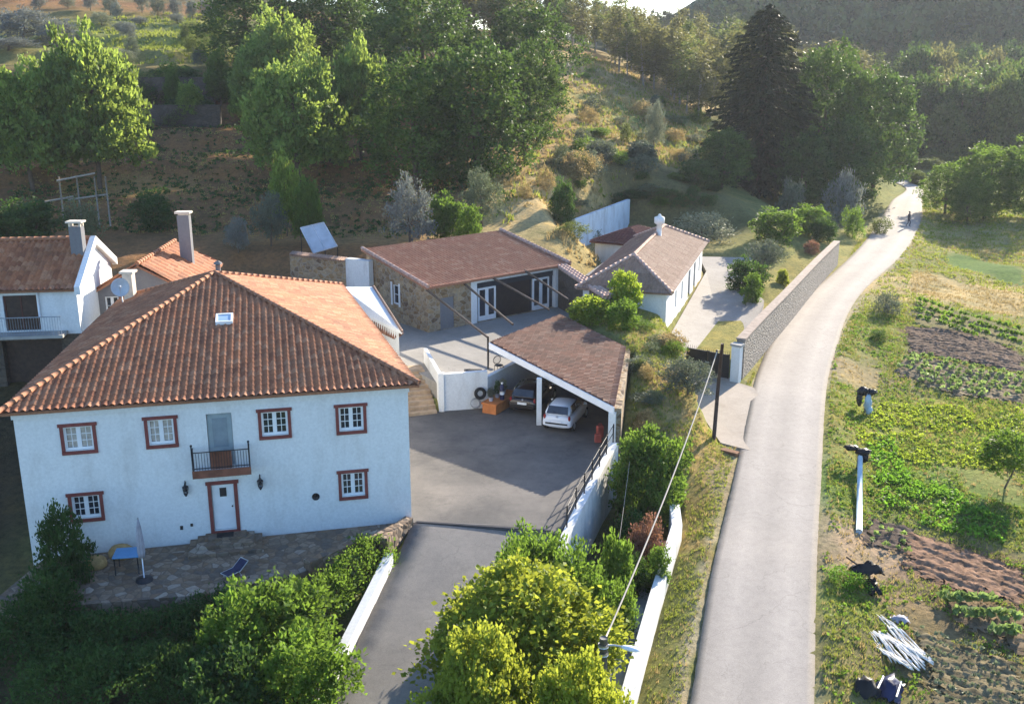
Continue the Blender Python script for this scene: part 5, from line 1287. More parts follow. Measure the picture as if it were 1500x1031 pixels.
def put(o, m):
    if m:
        o.material_slots[0].link = 'OBJECT'; o.material_slots[0].material = M[m]
def tree(name, kd, var, x, y, h, w, label, cat='tree', group=None, mat=None, sink=0.15, parts=True, z=None, rz=None):
    c, t, kh, kw = KINDS[kd][var % len(KINDS[kd])]
    r = thing(name, label, cat, (x, y, (ground(x, y) if z is None else z) - sink), rnd.uniform(0, 6.28) if rz is None else rz, group)
    k = w / kw; r.scale = (k, k, h / kh)
    put(link('crown', c, r), mat)
    if parts: link('trunk', t, r)
    return r
def ptree(name, kd, var, px, top, Y, wpx, label, cat='tree', group=None, mat=None, hmin=0.5, base=None, wmul=1.0):
    """tree whose trunk stands Y metres out in the direction of survey column px; crown top at survey row top"""
    p = at_y(px, top, Y); x, y = p[0], p[1]; gz = ground(x, y) if base is None else base
    dist = Y * _c + (CAM_H - p[2]) * _s
    return tree(name, kd, var, float(x), float(y), max(hmin, float(p[2]) - gz + 0.15), wpx * dist / FOC * wmul, label, cat, group, mat, z=gz)

# --- big trees
ptree('tall_conifer', 'conifer', 0, 1128, 6, 131, 208, 'very tall dark conifer with drooping layered branches beside the road')
for a in [
    ('deciduous_tree', 'light', 0, 122, 44, 97, 165, 'large light green tree over the rail fence, its top the highest on the left'),
    ('deciduous_tree', 'light', 1, 25, 92, 95, 160, 'wide light green tree at the left edge of the photo behind the white house'),
    ('deciduous_tree', 'light', 2, 405, 18, 118, 145, 'feathery light green tree in the middle distance behind the yellowish front tree'),
    ('deciduous_tree', 'light', 1, 428, 88, 98, 165, 'dense bright green tree with yellowish top standing above the spindly sapling'),
    ('deciduous_tree', 'light', 0, 522, 58, 104, 108, 'narrow yellow green tree squeezed between the bright green tree and the large oak'),
    ('oak_tree', 'broad', 0, 605, 86, 96, 185, 'dark green oak, left half of the big dark mass above the barn'),
    ('oak_tree', 'broad', 1, 694, 66, 97, 185, 'largest dark green oak directly above the barn roof ridge'),
    ('oak_tree', 'broad', 2, 615, -30, 120, 190, 'dark bluish green tree rising behind the oaks at the top edge'),
    ('oak_tree', 'broad', 3, 770, 62, 105, 120, 'grey green oak standing right of the largest oak by the dry bank'),
    ('oak_tree', 'broad', 0, 775, 6, 124, 160, 'tall sunlit topped oak behind the grey green oak, below the skyline forest'),
    ('oak_tree', 'broad', 1, 352, -40, 135, 150, 'dark tall tree at the top edge left of the feathery light green tree'),
    ('oak_tree', 'broad', 2, 470, -50, 138, 150, 'very dark tree at the top edge between the two light green trees'),
    ('oak_tree', 'broad', 3, 545, -35, 150, 140, 'shaded tree at the top edge left of the bluish green tree'),
    ('oak_tree', 'broad', 2, 688, 40, 140, 70, 'rounded dark tree peeking out above the largest oak'),
    ('oak_tree', 'broad', 1, 1220, 68, 136, 150, 'dark rounded tree immediately right of the tall conifer'),
    ('oak_tree', 'broad', 0, 1296, 104, 138, 134, 'dark dense tree overhanging the far bend of the road'),
    ('oak_tree', 'broad', 3, 1250, 178, 128, 110, 'low dark tree filling the gap below the dense roadside tree'),
    ('oak_tree', 'broad', 2, 1180, 190, 124, 90, 'shaded low tree at the right foot of the tall conifer'),
    ('oak_tree', 'broad', 0, 1062, 190, 118, 96, 'shaded dark tree at the left foot of the tall conifer'),
    ('oak_tree', 'broad', 1, 1020, 235, 112, 70, 'small shaded dark tree on the slope above the annex'),
]: ptree(*a)
# --- orchard saplings and olives on the slope behind the houses
for i, (px, top, Y, w, kd, mat, lab) in enumerate([
    (414, 226, 84, 52, 'light', None, 'spindly bright sapling left of the solar collector'), (448, 262, 80, 44, 'light', 'l_bush', 'leaning small sapling directly above the solar collector'),
    (392, 282, 80, 56, 'olive', None, 'small grey green olive below the spindly sapling'), (597, 256, 79, 74, 'olive', 'l_grey', 'silvery olive tree just above the left end of the barn roof'),
    (652, 284, 82, 62, 'bush', None, 'yellow green shrub between the two olives above the barn roof'), (688, 302, 80, 44, 'bush', 'l_bush', 'small bright shrub near the middle of the barn ridge'),
    (706, 248, 86, 64, 'olive', None, 'thin grey olive on the dry bank above the barn'), (222, 282, 86, 66, 'bush', 'l_hedge', 'dark round bush on the bare ground right of the rail fence'),
    (30, 292, 78, 120, 'bush', 'l_hedge', 'broad dark green bush behind the left house roof'), (120, 290, 82, 60, 'shrub', None, 'pale dry shrub tangled in the rail fence'),
    (276, 120, 118, 40, 'light', None, 'slender sapling in front of the terrace walls'), (318, 75, 122, 46, 'light', 'l_bush', 'taller slender sapling right of the terrace walls'), (352, 100, 118, 40, 'light', None, 'small sapling at the left foot of the feathery tree'),
    (250, 100, 120, 26, 'light', 'l_bush', 'thin sapling standing at the right end of the terrace wall'),
    (345, 318, 78, 40, 'olive', 'l_grey', 'stunted dry olive left of the grey green olive'),
    (770, 268, 92, 26, 'shrub', 'l_dry', 'dry weed clump at the top of the sandy track'),
    (825, 262, 91, 38, 'bush', 'l_hedge', 'dark overgrown bush on the bank above the annex wall'),
]): ptree('sapling' if kd == 'light' else ('olive_tree' if kd == 'olive' else 'shrub'), kd, i, px, top, Y, w, lab, 'tree' if kd in ('light', 'olive') else 'shrub', None, mat)
# olives at the top left field
for i, (px, top, Y, w) in enumerate([(30, 12, 150, 92), (78, 28, 150, 70), (10, 55, 140, 90)]):
    ptree('olive_tree', 'olive', i, px, top, Y, w, ['big grey olive at the top left corner of the hillside', 'grey olive behind the tallest light green tree', 'dark based grey olive lowest in the top left corner'][i], 'tree', None, 'l_grey')
for i, (px, top, Y, w) in enumerate([(55, -8, 178, 24), (98, -6, 182, 26), (130, -14, 180, 26), (158, -12, 178, 26), (205, -16, 182, 24), (228, -10, 178, 24), (255, -6, 180, 22), (305, -6, 180, 30), (280, 0, 176, 20), (148, 18, 166, 34), (180, 32, 162, 36), (204, 24, 166, 30), (258, 20, 170, 24), (320, 14, 172, 24), (168, 2, 172, 20)]):
    ptree('young_olive', 'olive', i, px, top, Y, w, 'young silver olive planted on the grassy field at the top of the hill', 'tree', 'young olives on the hill field', 'l_grey')
# --- slope scrub right of the oaks
for i in range(46):
    px, py = [(rnd.uniform(845, 1030), rnd.uniform(150, 262)), (rnd.uniform(800, 900), rnd.uniform(225, 300)), (rnd.uniform(850, 1010), rnd.uniform(75, 140))][0 if i < 30 else (1 if i < 38 else 2)]
    if px > 960 and py < 150: continue
    p = hit(px, py); k = rnd.random()
    tree('scrub_bush', 'shrub' if k < .7 else 'bush', i, float(p[0]), float(p[1]), rnd.uniform(1.0, 2.6) * (1 if i < 38 else .7), rnd.uniform(1.8, 4.2) * (1 if i < 38 else .6), 'pale scrub bush scattered over the dry grassy slope above the annex', 'shrub', 'scrub on the dry slope', rnd.choice([None, 'l_olive', 'l_valley', 'l_bush', 'l_olive', 'l_dry']), parts=False)
for i, (px, py) in enumerate([(930, 290), (950, 278), (975, 285), (990, 262), (1015, 285), (1035, 300), (968, 300), (1000, 300), (940, 262), (1045, 280), (905, 300), (845, 300), (855, 330), (838, 345), (862, 352), (848, 275)]):
    p = hit(px, py); tree('bank_bush', 'shrub' if i % 3 else 'bush', i, float(p[0]), float(p[1]), rnd.uniform(.7, 1.5), rnd.uniform(1.8, 3.4), 'low dark bush on the shaded bank around the small hut' if i < 11 else 'dry straw bush on the cut bank between barn and hut', 'shrub', 'bushes of the shaded bank' if i < 11 else 'bushes of the cut bank', rnd.choice(['l_hedge', None, 'l_broad']) if i < 11 else rnd.choice(['l_dry', 'l_valley', None]), parts=False)
for i in range(26):
    px, py = rnd.uniform(165, 345), rnd.uniform(118, 200)
    p = hit(px, py); tree('slope_shrub', 'shrub' if i % 2 else 'bush', i, float(p[0]), float(p[1]), rnd.uniform(1.2, 2.8), rnd.uniform(2.2, 4.5), 'rough dark shrub growing around the terrace walls on the hillside', 'shrub', 'shrubs around the terrace walls', rnd.choice(['l_hedge', 'l_broad', 'l_valley', None]), parts=False)
for i in range(16):
    px, py = rnd.uniform(100, 330), rnd.uniform(45, 100)
    p = hit(px, py); tree('field_scrub', 'olive' if i % 3 else 'shrub', i, float(p[0]), float(p[1]), rnd.uniform(1.6, 3.6), rnd.uniform(2.0, 3.6), 'loose scrub tree breaking up the grassy field at the top left', 'tree', 'scrub trees of the top field', rnd.choice(['l_olive', 'l_grey', 'l_valley']), parts=False)
for i in range(12):
    px, py = rnd.uniform(918, 985), rnd.uniform(505, 640)
    p = hit(px, py); tree('bank_weed', 'shrub', i, float(p[0]), float(p[1]), rnd.uniform(.6, 1.4), rnd.uniform(1.0, 2.0), 'rough weedy shrub on the steep bank between carport and gate', 'shrub', 'weeds of the steep bank', rnd.choice(['l_dry', 'l_olive', 'l_valley', 'l_bush']), parts=False)
ptree('silver_tree', 'olive', 2, 960, 148, 122, 34, 'slim silvery young tree alone in the middle of the scrubby slope', 'tree', None, 'l_grey')
# --- eucalyptus wood on the ridge: every tree on its own
def forest(poly, n, y0, y1, kd, h, w, name, label, group, mats, seed, parts=True, side=1.0):
    g = random.Random(seed); k = 0; tries = 0; done = []
    while k < n and tries < n * 60:
        tries += 1; px, py = g.uniform(min(p[0] for p in poly), max(p[0] for p in poly)), g.uniform(min(p[1] for p in poly), max(p[1] for p in poly))
        if not bool(inside(np.array([px]), np.array([py]), poly)[0]): continue
        p = hit(px, py, 60, 700)
        if not (y0 < p[1] < y1): continue
        if any((p[0] - q[0]) ** 2 + (p[1] - q[1]) ** 2 < (w[0] * .55) ** 2 for q in done): continue
        done.append(p); k += 1
        tree(name, kd, g.randrange(9), float(p[0]), float(p[1]), g.uniform(*h), g.uniform(*w), label, 'tree', group, g.choice(mats), parts=parts, rz=g.uniform(0, 6.28))
forest([(835, 75), (880, 88), (985, 160), (1050, 190), (1070, 60), (1000, 30), (780, 25)], 135, 150, 420, 'euc', (8, 13), (4, 6.5), 'eucalyptus_tree', 'slim olive green tree in the ridge wood above the dry slope', 'trees of the ridge wood', [None, None, 'l_valley', None], 3)
forest([(1060, 20), (1060, 200), (1200, 190), (1330, 190), (1330, 60), (1200, 30)], 85, 150, 420, 'euc', (11, 17), (6, 9), 'eucalyptus_tree', 'tall hazy tree in the wood behind the tall conifer', 'trees of the hazy wood', [None, None, 'l_valley'], 4)
forest([(560, -10), (830, 20), (830, 70), (660, 75), (560, 30)], 34, 120, 420, 'euc', (8, 13), (4.5, 7), 'eucalyptus_tree', 'small tree on the skyline ridge above the oaks', 'trees above the oaks', [None, 'l_broad'], 5)
forest([(1340, 235), (1310, 130), (1360, 60), (1520, 60), (1520, 240)], 130, 150, 420, 'valley', (9, 17), (8, 13), 'valley_tree', 'rounded pale green tree in the hazy valley wood on the right', 'trees of the valley wood', [None, None, 'l_euc', 'l_broad'], 6)
# distant wood on the far hill: one mass nobody could count
def far_wood():
    g = np.random.default_rng(9); n = 3400
    Y = g.uniform(300, 760, n); X = g.uniform(-0.15, 0.85, n) * Y + 10
    h = hfun(X, Y); keep = (X / Y > .19); X, Y, h = X[keep], Y[keep], h[keep]; n = len(X)
    pv, pf, pa = [], [], []
    hh = g.uniform(13, 26, n); ww = g.uniform(4.5, 8.5, n); m = 80
    d = unit(g.normal(0, 1, (n * m, 3))); d[:, 2] = np.abs(d[:, 2]) * 1.2 - 0.35
    i = np.repeat(np.arange(n), m); c = np.stack([X, Y, h + hh * 0.5], 1)
    p = c[i] + d * np.stack([ww, ww, hh * 0.55], 1)[i] * g.uniform(.75, 1.0, n * m)[:, None]
    v, f, a = leaf_mesh(p, d, 1.9, g, .1, .75, g.random(n)[i])
    tag(link('distant_wood', mesh_np('distant_wood', v, f, M['l_far'], a)), 'mass of dark trees covering the far hill', 'wood', None, 'stuff')
far_wood()
# --- right valley edge trees over the road bend
for i, (px, top, Y, w, lab) in enumerate([(1392, 240, 128, 90, 'leftmost dark based hedgerow tree at the end of the meadow'), (1455, 214, 126, 120, 'middle dark based hedgerow tree at the end of the meadow'), (1520, 205, 124, 120, 'hedgerow tree cut by the right edge of the photo'), (1425, 262, 122, 80, 'low hedgerow bush in front of the dark based trees')]):
    ptree('hedgerow_tree', 'broad', i, px, top, Y, w * .9, lab, 'tree', None, 'l_bush')
for i, (px, top, Y, w, lab) in enumerate([(1362, 232, 165, 46, 'pale roadside bush where the road disappears'), (1345, 250, 158, 30, 'small pale bush right of the road end'), (1322, 215, 170, 46, 'bush left of the road end under the dark trees'), (1380, 225, 180, 60, 'soft pale tree beyond the road end')]):
    ptree('roadside_bush', 'valley', i, px, top, Y, w, lab, 'bush', None, 'l_valley')
# --- shrubs around the annex yard and road wall
for a in [
    (1140, 305, 97, 76, 'bush', None, 'round clipped golden green shrub at the back of the annex yard'), (1188, 300, 104, 58, 'bush', None, 'second rounded shrub right of the clipped golden shrub'), (1208, 318, 101, 42, 'bush', 'l_hedge', 'small darker rounded shrub above the end of the stone road wall'),
    (1122, 352, 88, 66, 'olive', None, 'grey green olive behind the stone road wall'), (1096, 378, 80, 62, 'bush', 'l_hedge', 'dark sprawling bush shading the lane'), (1105, 400, 76, 36, 'bush', None, 'bright green shrub against the stone road wall'),
    (1148, 395, 83, 20, 'figlike', 'l_yellow', 'small yellow flowering shrub on top of the road wall'), (1253, 302, 108, 34, 'shrub', 'l_bush', 'loose leafy shrub near the road bend'), (1190, 352, 96, 26, 'shrub', 'l_rust', 'brownish low shrub behind the coping of the road wall'),
    (1240, 250, 116, 60, 'shrub', 'l_grey', 'pale shrub at the foot of the dark roadside trees'), (1160, 262, 112, 40, 'shrub', None, 'grey weed shrub at the foot of the tall conifer'), (1290, 318, 112, 36, 'shrub', 'l_valley', 'light leafy shrub hanging over the left road edge'),
    (1030, 312, 100, 110, 'shrub', 'l_grey', 'bluish brushwood heap in the shade behind the annex'),
]: ptree('garden_shrub', a[4], a[0], a[0], a[1], a[2], a[3], a[6], 'shrub', None, a[5])
# --- bank between barn, carport and annex
for a in [
    ('fig_bush', 'figlike', 915, 398, 64.5, 52, None, 'bright green fig bush behind the wing wall coping'), ('fig_bush', 'figlike', 866, 434, 62.0, 70, None, 'bright fig bush growing over the carport roof corner'), ('fig_bush', 'figlike', 912, 440, 60.5, 52, 'l_bush', 'darker fig bush at the right corner of the carport roof'),
    ('olive_tree', 'olive', 1010, 524, 52.5, 92, None, 'grey green olive tree beside the dark gate'), ('bank_shrub', 'shrub', 945, 600, 51.5, 60, None, 'pale shrub on the bank below the carport side wall'), ('bank_shrub', 'shrub', 960, 500, 59, 46, 'l_olive', 'low dry shrub on top of the grassy bank'),
    ('bank_shrub', 'shrub', 938, 470, 61, 50, 'l_bush', 'green weed shrub on the crest of the grassy bank'), ('bank_shrub', 'shrub', 985, 575, 54.5, 40, 'l_dry', 'straw coloured weed clump left of the grey green olive'),
]: ptree(a[0], a[1], a[2], a[2], a[3], a[4], a[5], a[7], 'shrub' if a[0] != 'olive_tree' else 'tree', None, a[6])
# --- sunken garden
ptree('round_tree', 'laurel', 0, 952, 632, 43.6, 132, 'round dense green tree in the sunken garden beside the white wall', 'tree', None, 'l_bush', base=-2.4)
ptree('fig_bush', 'figlike', 1, 906, 786, 35.5, 62, 'small fig bush in the sunken garden right of the retaining wall foot', 'shrub', None, 'l_bush')
ptree('flowering_shrub', 'bush', 2, 950, 756, 38.6, 62, 'shrub topped with rusty brown dry flowers beside the roadside wall', 'shrub', None, 'l_rust')
ptree('garden_bush', 'bush', 2, 928, 812, 36.6, 60, 'dark green bush in the sunken garden in front of the roadside wall', 'bush', None, 'l_hedge')
ptree('garden_bush', 'bush', 3, 912, 852, 33.2, 56, 'bright bush beside the concrete ledge of the roadside wall', 'bush', None, 'l_bush')
ptree('garden_bush', 'shrub', 0, 925, 745, 41, 90, 'shaded shrub under the round tree in the sunken garden', 'bush', None, 'l_hedge')
ptree('creeper', 'bush', 1, 966, 800, 36.4, 44, 'green creeper hanging over the whitewashed roadside wall', 'creeper', None, 'l_bush')
ptree('laurel_tree', 'laurel', 1, 778, 838, 29.6, 305, 'large yellow green leafy tree in the foreground beside the driveway', 'tree', None, None)
ptree('laurel_tree', 'laurel', 0, 845, 970, 24.8, 185, 'lower yellow green tree in front of the lamp post at the bottom edge', 'tree', None, None)
ptree('laurel_tree', 'laurel', 0, 700, 925, 26.0, 185, 'yellow green tree overhanging the lower driveway at the bottom edge', 'tree', None, None)
ptree('olive_bush', 'bush', 0, 785, 772, 34.4, 110, 'dense finely leaved green bush where the driveway meets the courtyard', 'bush', None, 'l_bush')
ptree('olive_bush', 'bush', 3, 842, 800, 33.0, 120, 'dense fine green bush touching the foot of the retaining wall', 'bush', None, 'l_bush')
ptree('olive_bush', 'bush', 2, 750, 790, 32.6, 70, 'small fine leaved bush overhanging the driveway edge', 'bush', None, 'l_bush')
# --- front garden of the house
def hedge(name, label, pts, h, w, mat, seed, size=.13, dens=9):
    g = np.random.default_rng(seed); P_ = catmull([(*p, 0) for p in pts], 6); lob = []
    for q in P_:
        x, y = float(q[0]), float(q[1]); z = ground(x, y)
        for k in range(2): lob.append((x + g.normal(0, .2), y + g.normal(0, .2), z + h * (.45 + .22 * k) + g.normal(0, .08), w * g.uniform(.45, .6), w * g.uniform(.45, .6), h * g.uniform(.3, .4)))
    c = crown_mesh('crown', lob, M[mat], g, per_m2=dens, leaves=16, spread=.15, size=size, zmin=-.6, inner=.8, fill=.05)
    x0, y0 = float(P_[0][0]), float(P_[0][1]); z0_ = ground(x0, y0)
    t_ = thing(name, label, 'hedge', (x0, y0, z0_)); o = link('foliage', c, t_); o.location = (-x0, -y0, -z0_)
    mb = MB()
    for q in P_[::3]: mb.tube([(q[0], q[1], ground(q[0], q[1]) - .2), (q[0] + g.normal(0, .1), q[1], ground(q[0], q[1]) + h * .6)], [.05, .02], 5)
    mb.build('stems', M['bark'], t_)
hedge('garden_hedge', 'long shaded dark green hedge below the flagstone patio', [(-17.2, 31.4), (-14.5, 30.9), (-11.5, 31.2), (-9.0, 32.4)], 1.9, 2.3, 'l_hedge', 1)
hedge('garden_hedge', 'second shaded hedge in front of the long one near the bottom left', [(-14.5, 28.6), (-11.8, 28.6), (-9.4, 28.9)], 2.2, 2.4, 'l_hedge', 2)
hedge('boundary_hedge', 'sunlit narrow hedge along the patio side of the white driveway parapet', [(-5.6, 37.0), (-6.0, 35.8), (-6.6, 34.6), (-7.2, 33.4)], 1.5, 1.1, 'l_bush', 3)
ptree('leafy_bush', 'bush', 1, 420, 852, 31.0, 170, 'large sunlit leafy bush beside the white driveway parapet', 'bush', None, 'l_bush')
ptree('leafy_bush', 'bush', 2, 350, 862, 30.0, 150, 'large leafy bush half lit in the middle of the front garden', 'bush', None, 'l_bush')
ptree('leafy_bush', 'bush', 3, 440, 925, 28.2, 170, 'lower sunlit leafy bush at the bottom edge by the parapet', 'bush', None, 'l_bush')
ptree('leafy_bush', 'bush', 0, 330, 955, 27.6, 150, 'dark leafy bush at the bottom edge of the front garden', 'bush', None, 'l_hedge')
ptree('climbing_bush', 'bush', 1, 82, 745, 34.6, 88, 'dark bushy shrub against the left end of the white facade', 'shrub', None, 'l_hedge')
ptree('climbing_bush', 'bush', 3, 62, 835, 32.4, 110, 'dark low shrub below the bushy shrub at the left end of the patio', 'shrub', None, 'l_hedge')
0 and ptree('flowering_shrub', 'bush', 0, 145, 1020, 25.6, 150, 'pale flowering shrub just showing at the bottom left edge', 'shrub', None, 'l_white')
0 and ptree('rose_bush', 'shrub', 0, 88, 818, 32.0, 26, 'little rose bush with pale yellow blooms left of the blue table', 'shrub', None, 'l_white')
# --- garden on the right of the road
def base_tree(name, kd, var, px, py, h, w, label, mat=None, cat='shrub'):
    p = hit(px, py); return tree(name, kd, var, float(p[0]), float(p[1]), h, w, label, cat, None, mat)
base_tree('young_fruit_tree', 'standard', 0, 1468, 714, 3.1, 2.9, 'small round fruit tree on a thin stem in the green garden', 'l_bush', 'tree')
base_tree('garden_shrub', 'shrub', 1, 1300, 458, 1.7, 2.6, 'pale green shrub on the verge beside the ploughed strips', 'l_olive')
base_tree('garden_shrub', 'shrub', 2, 1285, 498, 0.9, 1.3, 'dark weed clump by the right road edge above the black bundle', 'l_hedge')
base_tree('garden_shrub', 'shrub', 0, 1245, 855, 0.8, 1.8, 'bright low weed bush at the road edge beside the fallen black sheet', 'l_weed')
0 and base_tree('thin_sapling', 'light', 1, 1350, 640, 1.8, 0.9, 'thin bare sapling in the middle of the yellowish meadow', 'l_valley', 'tree')

# ------------------------------------------------------------------ grass, weeds and crops
def tufts(name, label, polys, dens, mat, h, w, seed, nblade=4, excl=None, leafy=False):
    g = np.random.default_rng(seed); X, Y = [], []
    for poly, k in polys:
        P_ = np.array(poly); x0, y0 = P_.min(0)[:2]; x1, y1 = P_.max(0)[:2]; n = int((x1 - x0) * (y1 - y0) * dens * k)
        x = g.uniform(x0, x1, n); y = g.uniform(y0, y1, n); i = inside(x, y, poly); x, y = x[i], y[i]
        q = wob(x, y, 6, seed + 5) + wob(x, y, 2.2, seed + 6) * .8 + g.normal(0, .25, len(x)); i = q > -0.25; X.append(x[i]); Y.append(y[i])
    X, Y = np.concatenate(X), np.concatenate(Y)
    dr_ = seg_d(X, Y, [tuple(p) for p in RC], False); i = dr_ > 2.25
    for p in (APRON, LANE, COURT, TERR): i &= ~inside(X, Y, p)
    for e_ in (excl or []): i &= ~inside(X, Y, e_)
    X, Y = X[i], Y[i]; Z = hfun(X, Y); n = len(X); hs = h * g.uniform(.5, 1.5, n)
    P_ = np.repeat(np.stack([X, Y, Z], 1), nblade, 0); hh = np.repeat(hs, nblade); m = len(P_)
    P_[:, :2] += g.normal(0, w * .8, (m, 2)); cl = np.repeat(g.random(n), nblade)
    if leafy:
        P_[:, 2] += hh * g.uniform(.3, 1.0, m); v, f, a = leaf_mesh(P_, unit(g.normal(0, 1, (m, 3))), w * 1.6, g, .3, .65, cl)
    else:
        an_ = g.uniform(0, math.pi, m); ln = g.normal(0, .35, (m, 2)) * hh[:, None]
        dx = np.stack([np.cos(an_), np.sin(an_), np.zeros(m)], 1) * (w * .5)
        tip = P_ + np.stack([ln[:, 0], ln[:, 1], hh], 1)
        lo = P_ - np.array([0, 0, .05]); v = np.stack([lo - dx, lo + dx, tip], 1).reshape(-1, 3); f = np.arange(3 * m).reshape(m, 3)
        a = np.repeat(np.clip(.5 * cl + .5 * g.random(m), 0, 1), 3)
    tag(link(name, mesh_np(name, v, f, mat, a)), label, 'grass', None, 'stuff')
def hp(*pts): return hpoly(pts)
allplots = list(PW.values())
VERGE_L = [tuple(p[:2]) for p in RL2[10:170:6]] + [(12.6, 55), (10.2, 50), (9.0, 46), (8.0, 43.5), (7.5, 40.1), (5.8, 34.5), (4.4, 29.6)][0:]
BANK = [(5.8, 48.3), (7.2, 56.8), (4.5, 62.5), (6.6, 64.5), (9.6, 65.0), (10.3, 62.0), (10.6, 60.5), (10.0, 54), (9.9, 49), (8.4, 45), (7.8, 48), (6.2, 46.5)]
WALLV = [(14.2, 58.9), (16.7, 64.2), (20.5, 72.1), (26.1, 84.1), (31, 94.5), (37, 108), (41, 112)] + [tuple(p[:2]) for p in RL2[::-1][110:260:8]]
RIGHTV = [tuple(p[:2]) for p in RR2[30:260:8]] + [(60, 125), (60, 70), (34, 45), (24, 30), (16, 27)]
HILL = hp((740, 330), (700, 250), (800, 190), (860, 80), (1040, 170), (1040, 260), (920, 290), (840, 330))
tufts('verge_grass', 'rough green and yellow grass along the left road verge', [(VERGE_L, 1.0)], 75, M['l_grass'], .09, .04, 1)
tufts('dry_verge_grass', 'dry straw grass on the bank beside the carport and the verge', [(BANK, 1.0), (VERGE_L, .35), (WALLV, .7)], 22, M['l_dry'], .14, .045, 2)
tufts('bank_grass', 'green grass growing on the bank and the foot of the road wall', [(BANK, 1.0), (WALLV, .9)], 45, M['l_grass'], .13, .05, 3)
DIRT = [hp((1205, 780), (1270, 775), (1320, 800), (1330, 850), (1285, 850), (1215, 825)), hp((1395, 685), (1470, 690), (1500, 715), (1500, 745), (1420, 720)), hp((1230, 520), (1290, 540), (1285, 575), (1225, 560)), hp((1300, 890), (1350, 880), (1420, 930), (1370, 945))]
NEARV = [q for q in RIGHTV if q[1] < 78][:-3] + [(40, 78), (34, 45), (24, 30), (16, 27)]
NEARV = [tuple(p[:2]) for p in RR2[24:200:8] if p[1] < 76] + [(38, 76), (33, 45), (23, 30), (15, 26)]
FARV = [tuple(p[:2]) for p in RR2[100:290:8] if p[1] > 72] + [(66, 150), (70, 120), (52, 76), (40, 74)]
tufts('meadow_grass', 'short yellow green meadow grass right of the road', [(NEARV, 1.0)], 70, M['l_grass'], .085, .045, 4, excl=allplots + DIRT)
tufts('far_meadow_grass', 'pale meadow grass farther up the valley', [(FARV, 1.0)], 9, M['l_grass'], .16, .11, 14, excl=allplots + DIRT)
tufts('meadow_weeds', 'low leafy weeds spread through the meadow', [(NEARV, 1.0)], 9, M['l_bush'], .10, .085, 24, 5, excl=allplots + DIRT, leafy=True)
tufts('yellow_weeds', 'yellowish flowering weeds in the middle of the meadow', [(hp((1290, 590), (1500, 600), (1500, 690), (1330, 680), (1250, 640)), 1.0)], 22, M['l_lime'], .14, .085, 25, 6, excl=allplots + DIRT, leafy=True)
tufts('dry_meadow_grass', 'straw coloured grass in the meadow right of the road', [(NEARV, .7), (PW['tan_a'], 1.2), (FARV, .6), (hp((1360, 330), (1500, 340), (1500, 385), (1380, 365)), 1.2)], 12, M['l_dry'], .12, .06, 5, excl=[PW[k] for k in PW if k != 'tan_a'])
tufts('hill_grass', 'dry grass on the hillside above the barn', [(HILL, 1.0), (hp((800, 352), (850, 318), (890, 330), (875, 392), (838, 384)), 2.0)], 3.2, M['l_dry'], .34, .14, 6)
tufts('hill_weeds', 'green weeds on the dry hillside', [(HILL, 1.0)], 1.3, M['l_grass'], .4, .2, 7)
tufts('green_weeds', 'bright green leafy weed patch in the garden', [(hp((1290, 690), (1380, 715), (1480, 770), (1470, 800), (1340, 765), (1270, 730)), 1.0), (hp((1270, 650), (1310, 640), (1330, 700), (1285, 720)), .6)], 34, M['l_weed'], .22, .11, 8, 5, leafy=True)
tufts('field_grass', 'pale grass on the terraced field at the top of the hill', [(hp((160, 60), (300, 60), (320, 90), (200, 95)), 1.0), (hp((60, 40), (320, 20), (330, 60), (120, 70)), .6)], 2.6, M['l_grass'], .35, .2, 9)
tufts('driveway_moss', 'dry leaf litter along the edges of the driveway', [([tuple(p[:2] + (0, 0)) for p in DL] + [tuple((p * .93 + q * .07)[:2]) for p, q in zip(DL[::-1], DR[::-1])], 1.0)], 14, M['l_dry'], .03, .06, 10)
FLOOR = hp((20, 330), (10, 240), (200, 165), (400, 170), (560, 235), (740, 240), (760, 300), (690, 338), (560, 350), (430, 350))
tufts('forest_litter', 'dry leaves and straw on the bare ground under the hillside trees', [(FLOOR, 1.0)], 6, M['l_dry'], .10, .12, 31)
tufts('forest_undergrowth', 'low green undergrowth on the slope behind the houses', [(FLOOR, .8)], 2.4, M['l_hedge'], .28, .15, 32, 7, leafy=True)
def field(key, amp, mat):
    n = row_dir(key); t = np.array([n[1], -n[0]]); sp = PLOTS[key][2]; P_ = np.array(PW[key]); c = P_.mean(0)
    a = (P_ - c) @ n; b_ = (P_ - c) @ t; A = np.arange(a.min(), a.max(), min(sp / 8, .09)); B = np.arange(b_.min(), b_.max(), .12)
    gA, gB = np.meshgrid(A, B, indexing='ij'); g = np.random.default_rng(3)
    X = c[0] + n[0] * gA + t[0] * gB; Y = c[1] + n[1] * gA + t[1] * gB
    off = (c @ n); Z = hfun(X, Y) + .05 + amp * (.45 + .75 * wob(X, Y, 2.1, 80)) * np.sin((gA + off + .22 * wob(X, Y, 3, 77)) * 2 * math.pi / sp) + g.normal(0, .026, X.shape) + .045 * wob(X, Y, .7, 78) + .03 * wob(X, Y, .33, 79)
    id_ = np.arange(X.size).reshape(X.shape); f = np.stack([id_[:-1, :-1], id_[:-1, 1:], id_[1:, 1:], id_[1:, :-1]], -1).reshape(-1, 4)
    cx, cy = X.ravel()[f].mean(1), Y.ravel()[f].mean(1); f = f[sdist(cx, cy, PW[key]) < .6 * wob(cx, cy, 1.4, 5) - .1 + g.normal(0, .12, len(cx))]
    u, inv = np.unique(f, return_inverse=True); f = inv.reshape(f.shape)
    tag(link('ploughed_field', mesh_np('ploughed_field', np.stack([X.ravel(), Y.ravel(), Z.ravel()], 1)[u], f, mat)), kind='structure')
def soil(name, c): return plain(name, c, .95, var=.45, scale=2.2, spec=.05, bmp=.6)
